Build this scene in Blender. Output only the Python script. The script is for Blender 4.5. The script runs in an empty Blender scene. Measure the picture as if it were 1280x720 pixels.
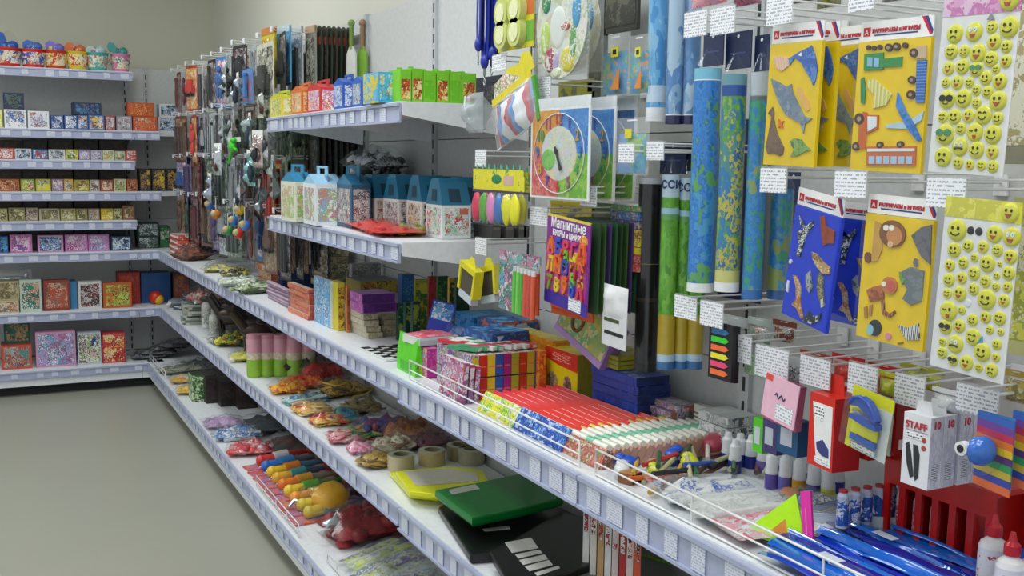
import bpy, math, random
from mathutils import Vector, Matrix, Euler, noise
R = random.Random(7)
SC = bpy.context.scene
COL = SC.collection
# ---------------------------------------------------------------- camera
F = 1304.4
EYE = 1.43
YAW, PIT, ROL = math.radians(27.13), math.radians(6.905), math.radians(.847)
cw = Vector((math.sin(YAW)*math.cos(PIT), math.cos(YAW)*math.cos(PIT), -math.sin(PIT)))
_r = Vector((math.cos(YAW), -math.sin(YAW), 0)); _u = _r.cross(cw)
cr = math.cos(ROL)*_r + math.sin(ROL)*_u
cu = cr.cross(cw)
cam = bpy.data.objects.new('camera', bpy.data.cameras.new('camera'))
COL.objects.link(cam); SC.camera = cam
m3 = Matrix((cr, cu, -cw)).transposed()
cam.matrix_world = Matrix.Translation((0, 0, EYE)) @ m3.to_4x4()
cam.data.sensor_width = 36; cam.data.lens = F/1280*36; cam.data.clip_start = .02
# ---------------------------------------------------------------- world, light, exposure
W = bpy.data.worlds.new('world'); SC.world = W; W.use_nodes = True
bg = W.node_tree.nodes['Background']; bg.inputs[0].default_value = (.93, .97, 1, 1); bg.inputs[1].default_value = .72
SC.view_settings.view_transform = 'Standard'; SC.view_settings.look = 'None'
SC.view_settings.exposure = 0.0; SC.view_settings.gamma = 1
CEIL = 3.0
LAMPS = [(-1.2, 5.6), (-1.2, 3.4), (-1.2, 1.2), (.35, 5.0), (.35, 2.6), (.35, .4)]
for i, (lx, ly) in enumerate(LAMPS):
    L = bpy.data.lights.new('ceiling_tube_light', 'AREA'); L.shape = 'RECTANGLE'; L.size = .5; L.size_y = 1.2
    L.energy = 18 if lx > 0 else 12; L.color = (.96, .99, 1)
    o = bpy.data.objects.new('ceiling_tube_light', L); o.location = (lx, ly, CEIL-.09); COL.objects.link(o)
# ---------------------------------------------------------------- points seen by the lens, at known planes
def ray(x, y): return cr*((x-640)/F) - cu*((y-360)/F) + cw
def RX(x, y, X): d = ray(x, y)*1.0; d *= X/d.x; return Vector((d.x, d.y, d.z+EYE))
def RY(x, y, Y): d = ray(x, y)*1.0; d *= Y/d.y; return Vector((d.x, d.y, d.z+EYE))
def RZ(x, y, Z): d = ray(x, y)*1.0; d *= (Z-EYE)/d.z; return Vector((d.x, d.y, Z))
def solve(axis, P, x=None, y=None):
    """coordinate along axis of the point of the axis line through P that shows at image x (or y)"""
    n = cr - cw*((x-640)/F) if x is not None else cu + cw*((y-360)/F)
    Q = Vector(P); Q.z -= EYE; Q[axis] = 0
    v = -(n.dot(Q))/n[axis]
    return v + (EYE if axis == 2 else 0)
# ---------------------------------------------------------------- materials
def lin(h):
    h = h.lstrip('#'); c = [int(h[i:i+2], 16)/255 for i in (0, 2, 4)]
    return tuple(((v/12.92) if v <= .04045 else ((v+.055)/1.055)**2.4) for v in c)+(1,)
MC = {}
def mat(h, rough=.5, metal=0, spec=.5, emit=0, alpha=1, coat=0):
    k = ('m', h, rough, metal, spec, emit, alpha, coat)
    if k in MC: return MC[k]
    m = bpy.data.materials.new('plain_'+h.strip('#')); m.use_nodes = True; b = m.node_tree.nodes['Principled BSDF']
    b.inputs['Base Color'].default_value = lin(h); b.inputs['Roughness'].default_value = rough
    b.inputs['Metallic'].default_value = metal; b.inputs['Specular IOR Level'].default_value = spec
    b.inputs['Alpha'].default_value = alpha; b.inputs['Coat Weight'].default_value = coat
    nt = m.node_tree
    if emit: b.inputs['Emission Color'].default_value = lin(h); b.inputs['Emission Strength'].default_value = emit
    elif alpha == 1:
        n = nt.nodes.new('ShaderNodeTexNoise'); n.inputs['Scale'].default_value = 60
        tc = nt.nodes.new('ShaderNodeTexCoord'); nt.links.new(tc.outputs['Object'], n.inputs['Vector'])
        h_ = nt.nodes.new('ShaderNodeHueSaturation'); h_.inputs['Color'].default_value = lin(h)
        mr = nt.nodes.new('ShaderNodeMapRange'); mr.inputs[3].default_value = .88; mr.inputs[4].default_value = 1.12
        nt.links.new(n.outputs['Fac'], mr.inputs[0]); nt.links.new(mr.outputs[0], h_.inputs['Value'])
        nt.links.new(h_.outputs[0], b.inputs['Base Color'])
    MC[k] = m; return m
def art(pal, sc=45, kind='v', rough=.4, z=1.0):
    """flat print: patches (v), bars along x / z (x, z), lines of small type (t)"""
    pal = tuple(pal.split()) if isinstance(pal, str) else tuple(pal)
    k = ('a', pal, sc, kind, rough, z)
    if k in MC: return MC[k]
    m = bpy.data.materials.new('print_'+kind); m.use_nodes = True; nt = m.node_tree; N = nt.nodes.new; Lk = nt.links.new
    b = nt.nodes['Principled BSDF']; b.inputs['Roughness'].default_value = rough
    tc = N('ShaderNodeTexCoord'); oi = N('ShaderNodeObjectInfo')
    mul = N('ShaderNodeVectorMath'); mul.operation = 'SCALE'; mul.inputs['Scale'].default_value = sc
    Lk(tc.outputs['Object'], mul.inputs[0])
    ramp = N('ShaderNodeValToRGB'); ramp.color_ramp.interpolation = 'CONSTANT'
    el = ramp.color_ramp.elements
    while len(el) < len(pal): el.new(.5)
    for i, h in enumerate(pal): el[i].position = i/len(pal); el[i].color = lin(h)
    if kind == 'v':
        ad = N('ShaderNodeVectorMath'); Lk(mul.outputs[0], ad.inputs[0])
        sx = N('ShaderNodeMath'); sx.operation = 'MULTIPLY'; sx.inputs[1].default_value = 37; Lk(oi.outputs['Random'], sx.inputs[0])
        Lk(sx.outputs[0], ad.inputs[1])
        st = N('ShaderNodeVectorMath'); st.operation = 'MULTIPLY'; st.inputs[1].default_value = (1, 1, z); Lk(ad.outputs[0], st.inputs[0])
        no = N('ShaderNodeTexNoise'); no.inputs['Scale'].default_value = 1.3; Lk(st.outputs[0], no.inputs['Vector'])
        mx = N('ShaderNodeMix'); mx.data_type = 'VECTOR'; mx.inputs[0].default_value = .45
        Lk(st.outputs[0], mx.inputs[4]); 
        s2 = N('ShaderNodeVectorMath'); s2.operation = 'SCALE'; s2.inputs['Scale'].default_value = 3; Lk(no.outputs['Color'], s2.inputs[0])
        a2 = N('ShaderNodeVectorMath'); Lk(st.outputs[0], a2.inputs[0]); Lk(s2.outputs[0], a2.inputs[1])
        vo = N('ShaderNodeTexVoronoi'); vo.inputs['Scale'].default_value = 1; Lk(a2.outputs[0], vo.inputs['Vector'])
        sp = N('ShaderNodeSeparateColor'); Lk(vo.outputs['Color'], sp.inputs[0])
        n2 = N('ShaderNodeTexNoise'); n2.inputs['Scale'].default_value = 4.5; n2.inputs['Detail'].default_value = 3; Lk(st.outputs[0], n2.inputs['Vector'])
        f2 = N('ShaderNodeMath'); f2.operation = 'MULTIPLY_ADD'; f2.inputs[1].default_value = 1.3; f2.inputs[2].default_value = -.65; Lk(n2.outputs['Fac'], f2.inputs[0])
        f3 = N('ShaderNodeMath'); f3.operation = 'ADD'; Lk(sp.outputs[0], f3.inputs[0]); Lk(f2.outputs[0], f3.inputs[1]); Lk(f3.outputs[0], ramp.inputs[0])
    elif kind in 'xz':
        sp = N('ShaderNodeSeparateXYZ'); Lk(mul.outputs[0], sp.inputs[0])
        fr = N('ShaderNodeMath'); fr.operation = 'FRACT'; Lk(sp.outputs[0 if kind == 'x' else 2], fr.inputs[0]); Lk(fr.outputs[0], ramp.inputs[0])
    elif kind == 't':
        sp = N('ShaderNodeSeparateXYZ'); Lk(mul.outputs[0], sp.inputs[0])
        fr = N('ShaderNodeMath'); fr.operation = 'FRACT'; Lk(sp.outputs[2], fr.inputs[0])
        gt = N('ShaderNodeMath'); gt.operation = 'GREATER_THAN'; gt.inputs[1].default_value = .55; Lk(fr.outputs[0], gt.inputs[0])
        no = N('ShaderNodeTexNoise'); no.inputs['Scale'].default_value = 1.6; no.inputs['Detail'].default_value = 0
        mp = N('ShaderNodeVectorMath'); mp.operation = 'MULTIPLY'; mp.inputs[1].default_value = (1, 0, .4); Lk(mul.outputs[0], mp.inputs[0]); Lk(mp.outputs[0], no.inputs['Vector'])
        g2 = N('ShaderNodeMath'); g2.operation = 'GREATER_THAN'; g2.inputs[1].default_value = .47; Lk(no.outputs['Fac'], g2.inputs[0])
        mm = N('ShaderNodeMath'); mm.operation = 'MULTIPLY'; Lk(gt.outputs[0], mm.inputs[0]); Lk(g2.outputs[0], mm.inputs[1]); Lk(mm.outputs[0], ramp.inputs[0])
    Lk(ramp.outputs[0], b.inputs['Base Color'])
    MC[k] = m; return m
def film(h='#f4f8fa', a=.16, rough=.12, bump=.45):
    """thin clear plastic: mostly transparent with a gloss"""
    k = ('f', h, a, rough, bump)
    if k in MC: return MC[k]
    m = bpy.data.materials.new('clear_film'); m.use_nodes = True; nt = m.node_tree; nt.nodes.clear(); N = nt.nodes.new; Lk = nt.links.new
    out = N('ShaderNodeOutputMaterial'); tr = N('ShaderNodeBsdfTransparent'); tr.inputs[0].default_value = (.985, .99, .99, 1)
    gl = N('ShaderNodeBsdfGlossy'); gl.inputs['Color'].default_value = (.85, .87, .88, 1); gl.inputs['Roughness'].default_value = rough
    di = N('ShaderNodeBsdfDiffuse'); di.inputs['Color'].default_value = lin(h)
    no = N('ShaderNodeTexNoise'); no.inputs['Scale'].default_value = 40; no.inputs['Detail'].default_value = 3; tc = N('ShaderNodeTexCoord'); Lk(tc.outputs['Object'], no.inputs['Vector'])
    bp = N('ShaderNodeBump'); bp.inputs['Strength'].default_value = bump; bp.inputs['Distance'].default_value = .004; Lk(no.outputs['Fac'], bp.inputs['Height'])
    Lk(bp.outputs[0], gl.inputs['Normal'])
    m0 = N('ShaderNodeMixShader'); m0.inputs[0].default_value = max(0, a-.04); Lk(tr.outputs[0], m0.inputs[1]); Lk(di.outputs[0], m0.inputs[2])
    mx = N('ShaderNodeMixShader'); lw = N('ShaderNodeLayerWeight'); lw.inputs[0].default_value = .3
    mr = N('ShaderNodeMath'); mr.operation = 'MULTIPLY_ADD'; mr.inputs[1].default_value = .45; mr.inputs[2].default_value = .025
    pw = N('ShaderNodeMath'); pw.operation = 'POWER'; pw.inputs[1].default_value = 3; Lk(lw.outputs['Facing'], pw.inputs[0]); Lk(pw.outputs[0], mr.inputs[0])
    Lk(mr.outputs[0], mx.inputs[0]); Lk(m0.outputs[0], mx.inputs[1]); Lk(gl.outputs[0], mx.inputs[2]); Lk(mx.outputs[0], out.inputs[0])
    MC[k] = m; return m
WHITE = mat('#e9ebea', .5); WIRE = mat('#e4e6e6', .35); TAGM = art('#eef0f4 #a4aaba', 190, 't'); TAGF = art('#d6dbea #a8b0c8', 210, 't')
DARK = mat('#15151a', .5)
# ---------------------------------------------------------------- mesh builder
class M:
    def __init__(s): s.v = []; s.f = []; s.m = []; s.s = []
    def add(s, vs, fs, mi=0, sm=False, T=None):
        n = len(s.v)
        s.v += [tuple(T @ Vector(v)) if T else tuple(v) for v in vs]
        for f in fs: s.f.append([i+n for i in f]); s.m.append(mi); s.s.append(sm)
        return s
    def box(s, x0, x1, y0, y1, z0, z1, mi=0, T=None, mis=None):
        v = [(x0, y0, z0), (x1, y0, z0), (x1, y1, z0), (x0, y1, z0), (x0, y0, z1), (x1, y0, z1), (x1, y1, z1), (x0, y1, z1)]
        fs = [(0, 1, 5, 4), (1, 2, 6, 5), (2, 3, 7, 6), (3, 0, 4, 7), (4, 5, 6, 7), (3, 2, 1, 0)]   # -y +x +y -x top bottom
        for i, f in enumerate(fs): s.add([v[j] for j in f], [(0, 1, 2, 3)], mis[i] if mis else mi, False, T)
        return s
    def cyl(s, p, q, r, n=12, r2=None, mi=0, caps=True, sm=True):
        p = Vector(p); q = Vector(q); r2 = r if r2 is None else r2; d = (q-p).normalized()
        a = d.orthogonal().normalized(); b = d.cross(a); vs = []
        for c, rr in ((p, r), (q, r2)):
            for i in range(n):
                t = 2*math.pi*i/n; vs.append(c+(a*math.cos(t)+b*math.sin(t))*rr)
        s.add(vs, [(i, (i+1) % n, n+(i+1) % n, n+i) for i in range(n)], mi, sm)
        if caps: s.add(vs[:n], [tuple(range(n))[::-1]], mi); s.add(vs[n:], [tuple(range(n))], mi)
        return s
    def tube(s, pts, r, n=6, mi=0, closed=False):
        pts = [Vector(p) for p in pts]; vs = []; k = len(pts); a = None
        for i, p in enumerate(pts):
            d = (pts[(i+1) % k]-pts[i-1]) if (closed or 0 < i < k-1) else ((pts[1]-p) if i == 0 else (p-pts[i-1]))
            d.normalize()
            a = d.orthogonal() if a is None else (a-d*a.dot(d))
            if a.length < 1e-6: a = d.orthogonal()
            a.normalize(); b = d.cross(a)
            vs += [p+(a*math.cos(2*math.pi*j/n)+b*math.sin(2*math.pi*j/n))*r for j in range(n)]
        fs = []
        for i in range(k if closed else k-1):
            i2 = (i+1) % k
            fs += [(i*n+j, i*n+(j+1) % n, i2*n+(j+1) % n, i2*n+j) for j in range(n)]
        s.add(vs, fs, mi, True)
        if not closed: s.add(vs[:n], [tuple(range(n))], mi); s.add(vs[-n:], [tuple(range(n))], mi)
        return s
    def prism(s, poly, y0, y1, mi=0, mside=None, T=None):
        """polygon in xz, from the front face y0 back to y1"""
        n = len(poly); vs = [(x, y0, z) for x, z in poly]+[(x, y1, z) for x, z in poly]
        s.add(vs, [tuple(range(n)), tuple(range(n, 2*n))[::-1]], mi, False, T)
        s.add(vs, [(i, i+n, (i+1) % n+n, (i+1) % n) for i in range(n)], mi if mside is None else mside, False, T)
        return s
    def dome(s, cx, cz, r, h, y=0, n=14, mi=0, rz=None):
        """puffy disc facing -y"""
        rz = rz or r; vs = []; rings = [(1, 0), (.93, .6), (.7, .9)]
        for k, hh in rings: vs += [(cx+r*k*math.cos(2*math.pi*i/n), y-h*hh, cz+rz*k*math.sin(2*math.pi*i/n)) for i in range(n)]
        vs.append((cx, y-h, cz)); fs = []
        for a in range(2): fs += [(a*n+i, a*n+(i+1) % n, (a+1)*n+(i+1) % n, (a+1)*n+i) for i in range(n)]
        fs += [(2*n+i, 2*n+(i+1) % n, 3*n) for i in range(n)]
        return s.add(vs, fs, mi, True)
    def lathe(s, prof, n=16, mi=0, c=(0, 0, 0), mis=None):
        vs = []
        for r, z in prof: vs += [(c[0]+r*math.cos(2*math.pi*i/n), c[1]+r*math.sin(2*math.pi*i/n), c[2]+z) for i in range(n)]
        for a in range(len(prof)-1):
            s.add(vs[a*n:(a+2)*n], [(i, (i+1) % n, n+(i+1) % n, n+i) for i in range(n)], mis[a] if mis else mi, True)
        return s
    def blob(s, c, r, mi=0, nu=10, nv=7, amp=0, seed=0, T=None):
        if not hasattr(r, '__len__'): r = (r, r, r)
        vs = []
        for j in range(nv+1):
            ph = math.pi*j/nv
            for i in range(nu):
                t = 2*math.pi*i/nu; d = Vector((math.sin(ph)*math.cos(t), math.sin(ph)*math.sin(t), math.cos(ph)))
                k = 1+amp*noise.noise(d*2.2+Vector((seed, seed*.7, 0)))
                vs.append((c[0]+d.x*r[0]*k, c[1]+d.y*r[1]*k, c[2]+d.z*r[2]*k))
        fs = []
        for j in range(nv): fs += [(j*nu+i, (j+1)*nu+i, (j+1)*nu+(i+1) % nu, j*nu+(i+1) % nu) for i in range(nu)]
        return s.add(vs, fs, mi, True, T)
    def pillow(s, w, h, d, mi=0, nx=12, nz=12, amp=.25, seed=0, flat=0, cx=0, cz=0, cy=0):
        """bag lying against y: from z=cz up to cz+h, width w, belly d on each side; flat seals at top and bottom"""
        for sg in (-1, 1):
            vs = []
            for j in range(nz+1):
                v = j/nz
                for i in range(nx+1):
                    u = i/nx; e = (1-abs(2*u-1)**3)*(1-abs(2*v-1)**4)
                    q = noise.noise(Vector((u*w*34+seed, v*h*34, sg*3+seed)))
                    y = sg*d*e*(1+amp*q*2)
                    pin = 1-.12*e
                    vs.append((cx+(u-.5)*w*pin, cy+(y if sg < 0 else y*(1-flat)), cz+h*(.5+(v-.5)*(1-.05*e))))
            fs = []
            for j in range(nz):
                for i in range(nx):
                    a = j*(nx+1)+i; f = (a, a+1, a+nx+2, a+nx+1)
                    fs.append(f if sg < 0 else f[::-1])
            s.add(vs, fs, mi, True)
        return s
    def mesh(s, name, mats):
        me = bpy.data.meshes.new(name); me.from_pydata(s.v, [], s.f)
        mats = mats if isinstance(mats, (list, tuple)) else [mats]
        for m in mats: me.materials.append(m)
        me.polygons.foreach_set('material_index', s.m); me.polygons.foreach_set('use_smooth', s.s); me.update()
        return me
def P(name, m, mats, kids=(), label=None, loc=(0, 0, 0), rot=(0, 0, 0), stuff=False):
    """a part: mesh plus its sub-parts"""
    me = m if isinstance(m, bpy.types.Mesh) else m.mesh(name, mats)
    return dict(n=name, me=me, k=list(kids), l=label, loc=loc, rot=rot, st=stuff)
NP = [0]
def _inst(p, parent):
    o = bpy.data.objects.new(p['n'], p['me']); COL.objects.link(o); o.parent = parent; o.location = p['loc']; o.rotation_euler = p['rot']
    if p['l']: o['label'] = p['l']
    if p['st']: o['kind'] = 'stuff'
    for k in p['k']: _inst(k, o)
    NP[0] += 1
    return o
def put(parts, name, label, cat, group=None, loc=(0, 0, 0), rot=0):
    """one thing: an Empty with its parts, or one mesh with its parts"""
    if isinstance(parts, dict):
        o = _inst(parts, None); o.name = name
    else:
        o = bpy.data.objects.new(name, None); COL.objects.link(o); o.empty_display_size = .02
        for p in parts: _inst(p, o)
    e = Euler(rot if hasattr(rot, '__len__') else (0, 0, rot)); loc = Vector(loc)
    if cat not in ('shelving', 'hook', 'rail', 'light', 'fence'):      # keep goods in front of the panels
        mx = my = -9
        def walk(p, T):
            nonlocal mx, my
            T = T @ Matrix.Translation(p['loc']) @ Euler(p['rot']).to_matrix().to_4x4()
            for v in p['me'].vertices:
                w = T @ v.co; mx = max(mx, w.x); my = max(my, w.y)
            for k in p['k']: walk(k, T)
        for p in ([parts] if isinstance(parts, dict) else parts): walk(p, e.to_matrix().to_4x4())
        loc.x -= max(0, loc.x+mx-1.391); loc.y -= max(0, loc.y+my-7.19)
    o.location = loc; o.rotation_euler = e
    o['label'] = label; o['category'] = cat
    if group: o['group'] = group
    return o
def struct(name, m, mats, parent=None):
    o = bpy.data.objects.new(name, m.mesh(name, mats)); COL.objects.link(o); o.parent = parent
    o['kind'] = 'structure'
    return o
FW = -math.pi/2          # turn that makes a front face the aisle from the right wall
ORD = 'first second third fourth fifth sixth seventh eighth ninth tenth eleventh twelfth thirteenth fourteenth fifteenth sixteenth seventeenth eighteenth nineteenth twentieth'.split()
def od(i): return ORD[i] if i < 20 else f'{i+1}th'
TC = {}
def text(s, size, m, x=0, y=0, z=0, bold=0, align='CENTER', name='lettering', rot=0, ext=.0003):
    k = (s, size, m.name, bold, align)
    if k not in TC:
        c = bpy.data.curves.new('t', 'FONT'); c.body = s; c.size = size; c.align_x = align; c.extrude = ext; c.offset = bold
        o = bpy.data.objects.new('t', c); COL.objects.link(o)
        dg = bpy.context.evaluated_depsgraph_get(); me = bpy.data.meshes.new_from_object(o.evaluated_get(dg)); me.name = 'lettering'
        bpy.data.objects.remove(o); me.transform(Matrix.Rotation(math.pi/2, 4, 'X')); me.materials.clear(); me.materials.append(m); TC[k] = me
    return P(name, TC[k], None, loc=(x, y, z), rot=(0, rot, 0))
# ================================================================ the room
def walltex(h, sc=3, var=.03):
    m = bpy.data.materials.new('wall_paint'); m.use_nodes = True; nt = m.node_tree; b = nt.nodes['Principled BSDF']; b.inputs['Roughness'].default_value = .75
    tc = nt.nodes.new('ShaderNodeTexCoord'); n = nt.nodes.new('ShaderNodeTexNoise'); n.inputs['Scale'].default_value = sc; n.inputs['Detail'].default_value = 5
    nt.links.new(tc.outputs['Object'], n.inputs['Vector'])
    hs = nt.nodes.new('ShaderNodeHueSaturation'); hs.inputs['Color'].default_value = lin(h)
    mr = nt.nodes.new('ShaderNodeMapRange'); mr.inputs[3].default_value = 1-var; mr.inputs[4].default_value = 1+var
    nt.links.new(n.outputs['Fac'], mr.inputs[0]); nt.links.new(mr.outputs[0], hs.inputs['Value']); nt.links.new(hs.outputs[0], b.inputs['Base Color'])
    return m, b, nt
wallm = walltex('#c3c3b1')[0]; wallr = walltex('#cdcdc1')[0]
floorm, fb, fnt = walltex('#a2a396', 2.2, .05); fb.inputs['Roughness'].default_value = .32; fb.inputs['Specular IOR Level'].default_value = .35
ceilm = walltex('#d4d5d0')[0]
struct('floor', M().box(-4, 1.6, -2.5, 7.4, -.05, 0), floorm)
struct('wall_back', M().box(-4, 1.6, 7.25, 7.4, 0, CEIL), wallm)
struct('wall_right', M().box(1.45, 1.6, -2.5, 7.25, 0, CEIL), wallr)
struct('ceiling', M().box(-4, 1.6, -2.5, 7.4, CEIL, CEIL+.1), ceilm)
bbm = M(); bbm.box(-4, 1.45, 7.232, 7.25, 0, .07); struct('baseboard_back', bbm, mat('#8b8a80'))
struct('baseboard_right', M().box(1.432, 1.45, -2.5, 7.23, 0, .07), mat('#8b8a80'))
for i, (lx, ly) in enumerate(LAMPS):
    fr = M(); fr.box(-.28, .28, -.64, -.61, -.07, 0).box(-.28, .28, .61, .64, -.07, 0).box(-.28, -.25, -.61, .61, -.07, 0).box(.25, .28, -.61, .61, -.07, 0).box(-.25, .25, -.61, .61, -.01, 0)
    put([P('frame', fr, WHITE), P('diffuser', M().box(-.25, .25, -.61, .61, -.06, -.05), mat('#ffffff', emit=3))], 'ceiling_light',
        f'white rectangular ceiling light, {od(i)} counted from the back left of the ceiling', 'light', 'ceiling lights', (lx, ly, CEIL))
# ================================================================ metal shelving
PANM = mat('#c3c6c5', .45); SHM = mat('#e2e6ea', .4); RAILM = mat('#a9b1cc', .3, spec=.6); POSTM = mat('#b4b8ba', .4); CLEAR = mat('#b9c0d6', .25)
SLOT = mat('#23262a', .7)
ZB, ZS, ZM, Z4, Z2, Z1 = .155, .488, .846, 1.212, 1.583, 1.937
Z5, Z3 = 1.036, 1.401
XF, XR, XBASE = 1.0, 1.394, .908
YF, YR = 6.8, 7.2
def shelf_part(L, D, th=.028, rail=.05, seedy=0, tags=9, full=1, chamf=None, tagseed=0):
    """shelf: x from 0 to L, front edge at y=0, back at y=D, top at z=0"""
    m = M()
    if chamf: m.prism([(0, 0), (chamf[0], 0), (L, -chamf[1]), (L, -D), (0, -D)], 0, .002); m = M(); \
        m.add([(0, 0, 0), (chamf[0], 0, 0), (L, chamf[1], 0), (L, D, 0), (0, D, 0), (0, 0, -th), (chamf[0], 0, -th), (L, chamf[1], -th), (L, D, -th), (0, D, -th)],
              [(0, 1, 2, 3, 4), (9, 8, 7, 6, 5), (0, 5, 6, 1), (1, 6, 7, 2), (2, 7, 8, 3), (3, 8, 9, 4), (4, 9, 5, 0)])
    else:
        m.box(0, L, 0, D, -.004, 0).box(0, L, 0, .012, -th, -.004).box(0, L, D-.012, D, -th, -.004).box(0, .01, .012, D-.012, -th, -.004).box(L-.01, L, .012, D-.012, -th, -.004)
        m.box(.01, L-.01, .03, D*.5, -th, -th+.003)
    rl = chamf[0] if chamf else L
    r = M(); r.box(.002, rl-.002, -.006, -.001, -rail-.004, -.004).box(.002, rl-.002, -.012, -.006, -rail-.004, -rail+.002).box(.002, rl-.002, -.012, -.006, -.012, -.004)
    kids = [P('price_rail', r, RAILM)]
    q = random.Random(tagseed); x = .02
    for i in range(tags):
        x = (i+.25+q.random()*.4)*rl/tags
        w = q.choice((.035, .045, .05))
        if x+w > rl: break
        t = M().box(0, w, -.009, -.0075, -rail+.004-(.008 if q.random() < .2 else 0), -.014)
        kids.append(P('price_tag', t, TAGF, loc=(x, 0, 0)))
    return P('shelf', m, SHM, kids)
def bracket(D, h0=.035, h1=.095):
    m = M(); m.add([(0, 0, 0), (0, D, 0), (0, D, -h1), (0, 0, -h0), (.003, 0, 0), (.003, D, 0), (.003, D, -h1), (.003, 0, -h0)],
                   [(0, 1, 2, 3), (7, 6, 5, 4), (0, 4, 5, 1), (1, 5, 6, 2), (2, 6, 7, 3), (3, 7, 4, 0)])
    return m
def bay(L, D, shelves, zt, base, label, name='shelving_bay', loc=(0, 0, 0), rot=0, seed=0, post_left=True, chamfer={}, tagn=9, rail=.05, brk=(), zlow=.16):
    """local: x along the bay, y into the wall, front edge y=0, panel at y=D; shelves = list of heights"""
    parts = []
    zs = [zlow, .55, 1.02, 1.5, zt]
    for a, b in zip(zs, zs[1:]): parts.append(P('back_panel', M().box(.004, L-.004, 0, .012, a+.0012, b-.0012), PANM, loc=(0, D, 0)))
    sl = M()
    for i in range(int((zt-.1)/.05)): sl.box(-.004, .004, -.0128, -.012, .12+i*.05, .15+i*.05)
    for x in ([0, L] if post_left else [L]):
        parts.append(P('post', M().box(-.014, .014, -.012, .03, .0, zt+.005), POSTM, [P('slots', sl, SLOT, stuff=True)], loc=(x, D, 0)))
    for i, z in enumerate(shelves):
        s = shelf_part(L, D-.015, chamf=chamfer.get(i), tags=tagn, tagseed=seed*10+i, rail=rail); s['loc'] = (0, 0, z); parts.append(s)
        if z > .5 and not chamfer.get(i):
            for x in (-.0035, L+.0005): parts.append(P('bracket', bracket(D-.02), SHM, loc=(x, .001, z-.001)))
    bd = base
    s = shelf_part(L, D-bd-.015, tags=tagn, tagseed=seed*10+9, rail=.045); s['loc'] = (0, bd, ZB); s['n'] = 'base_shelf'; parts.append(s)
    parts.append(P('base_front', M().box(.001, L-.001, bd+.001, bd+.012, .062, ZB-.028), SHM))
    parts.append(P('kick_plate', M().box(0, L, bd+.07, bd+.08, 0, .062), SLOT))
    return put(parts, name, label, 'shelving', 'metal shelving bays', loc, rot)
# back wall bays (front faces -y)
bay(1.22, .4, [ZS, ZM, Z5, Z4, Z3, Z2, Z1], 1.99, -.085, 'white metal shelving bay on the back wall filled with toy boxes', loc=(-.35, YF, 0), seed=1, tagn=11)
bay(XF-.0-.87, .4, [ZS, ZM], 1.99, -.085, 'narrow corner bay of white shelving where the two walls of shelves meet', loc=(.87, YF, 0), seed=2, post_left=False, tagn=2)
cp = [P('back_panel', M().box(1.004-.87, XR-.87, .4, .412, a+.0012, b-.0012), PANM) for a, b in ((.16, .55), (.55, 1.02), (1.02, 1.5), (1.5, 1.99))]
for z, sd in ((Z4, 71), (Z2, 72)):
    s = shelf_part(.49, .385, chamf=(.15, .17), tags=2, tagseed=sd); s['loc'] = (0, 0, z); cp.append(s)
for z in (ZB, ZS, ZM):
    cp.append(P('corner_shelf', M().box(.132, .50, -.002, .385, -.004, 0), SHM, loc=(0, 0, z)))
put(cp, 'corner_shelving', 'upper corner shelves with slanted ends beside the hanging toys', 'shelving', 'metal shelving bays', (.87, YF, 0))
# right wall bays: local x -> -Y
edges = [6.8, 6.1, 5.4, 4.7, 4.0, 3.3, 2.6, 1.65, .7]
for i, (a, b) in enumerate(zip(edges, edges[1:])):
    up = [Z4, Z2] if i in (4, 5) else []
    bay(a-b, XR-XF, [ZS, ZM]+up, 1.99, XBASE-XF, f'white metal shelving bay on the right wall, {od(i)} from the corner', loc=(XF, a, 0), rot=FW, seed=20+i, post_left=(i == 0),
        tagn=8 if i < 6 else 12, rail=.052 if i < 6 else .062)
# wire fences along the shelf fronts
def fence(Y0, Y1, X, Z, h, label, n, mids=1):
    L = Y0-Y1; parts = []
    fr = M(); fr.tube([(0, 0, 0), (0, 0, h), (L, 0, h), (L, 0, 0)], .0022).tube([(0, 0, .004), (L, 0, .004)], .0022); parts.append(P('outer_wire', fr, WIRE))
    for k in range(mids):
        z = h*(k+1)/(mids+1); parts.append(P('rail_wire', M().tube([(0, 0, z), (L, 0, z)], .0018), WIRE))
    for k in range(1, n): parts.append(P('upright', M().tube([(L*k/n, 0, 0), (L*k/n, 0, h)], .0018), WIRE))
    put(parts, 'wire_fence', label, 'fence', 'low wire fences on the shelf edges', (X, Y0, Z), FW)
fence(2.57, 1.68, XF+.012, ZM, .052, 'white wire fence on the long shelf in front of the pencil packs', 3)
fence(1.62, .73, XF+.012, ZM, .052, 'white wire fence on the long shelf in front of the glue and blue covers', 3)
fence(6.75, 6.15, XBASE+.012, ZB, .05, 'white wire fence on the bottom shelf in the far corner', 4)
fence(3.95, 3.35, XBASE+.012, ZB, .05, 'white wire fence on the bottom shelf at the near end of the toy bags', 4)
# grid of hook rails
for z in (1.93, 1.62, 1.35):
    put(P('crossbar', M().box(0, 2.78, -.03, -.018, -.012, .012).box(.01, .03, -.018, -.012, -.01, .01).box(2.75, 2.77, -.018, -.012, -.01, .01), WIRE), 'hook_rail',
        'long white hook rail on the wall behind the hanging toys, ' + {1.93: 'topmost', 1.62: 'middle', 1.35: 'lowest'}[z] + ' of three', 'rail', 'hook rails', (XR, 6.79, z), FW)
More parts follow.
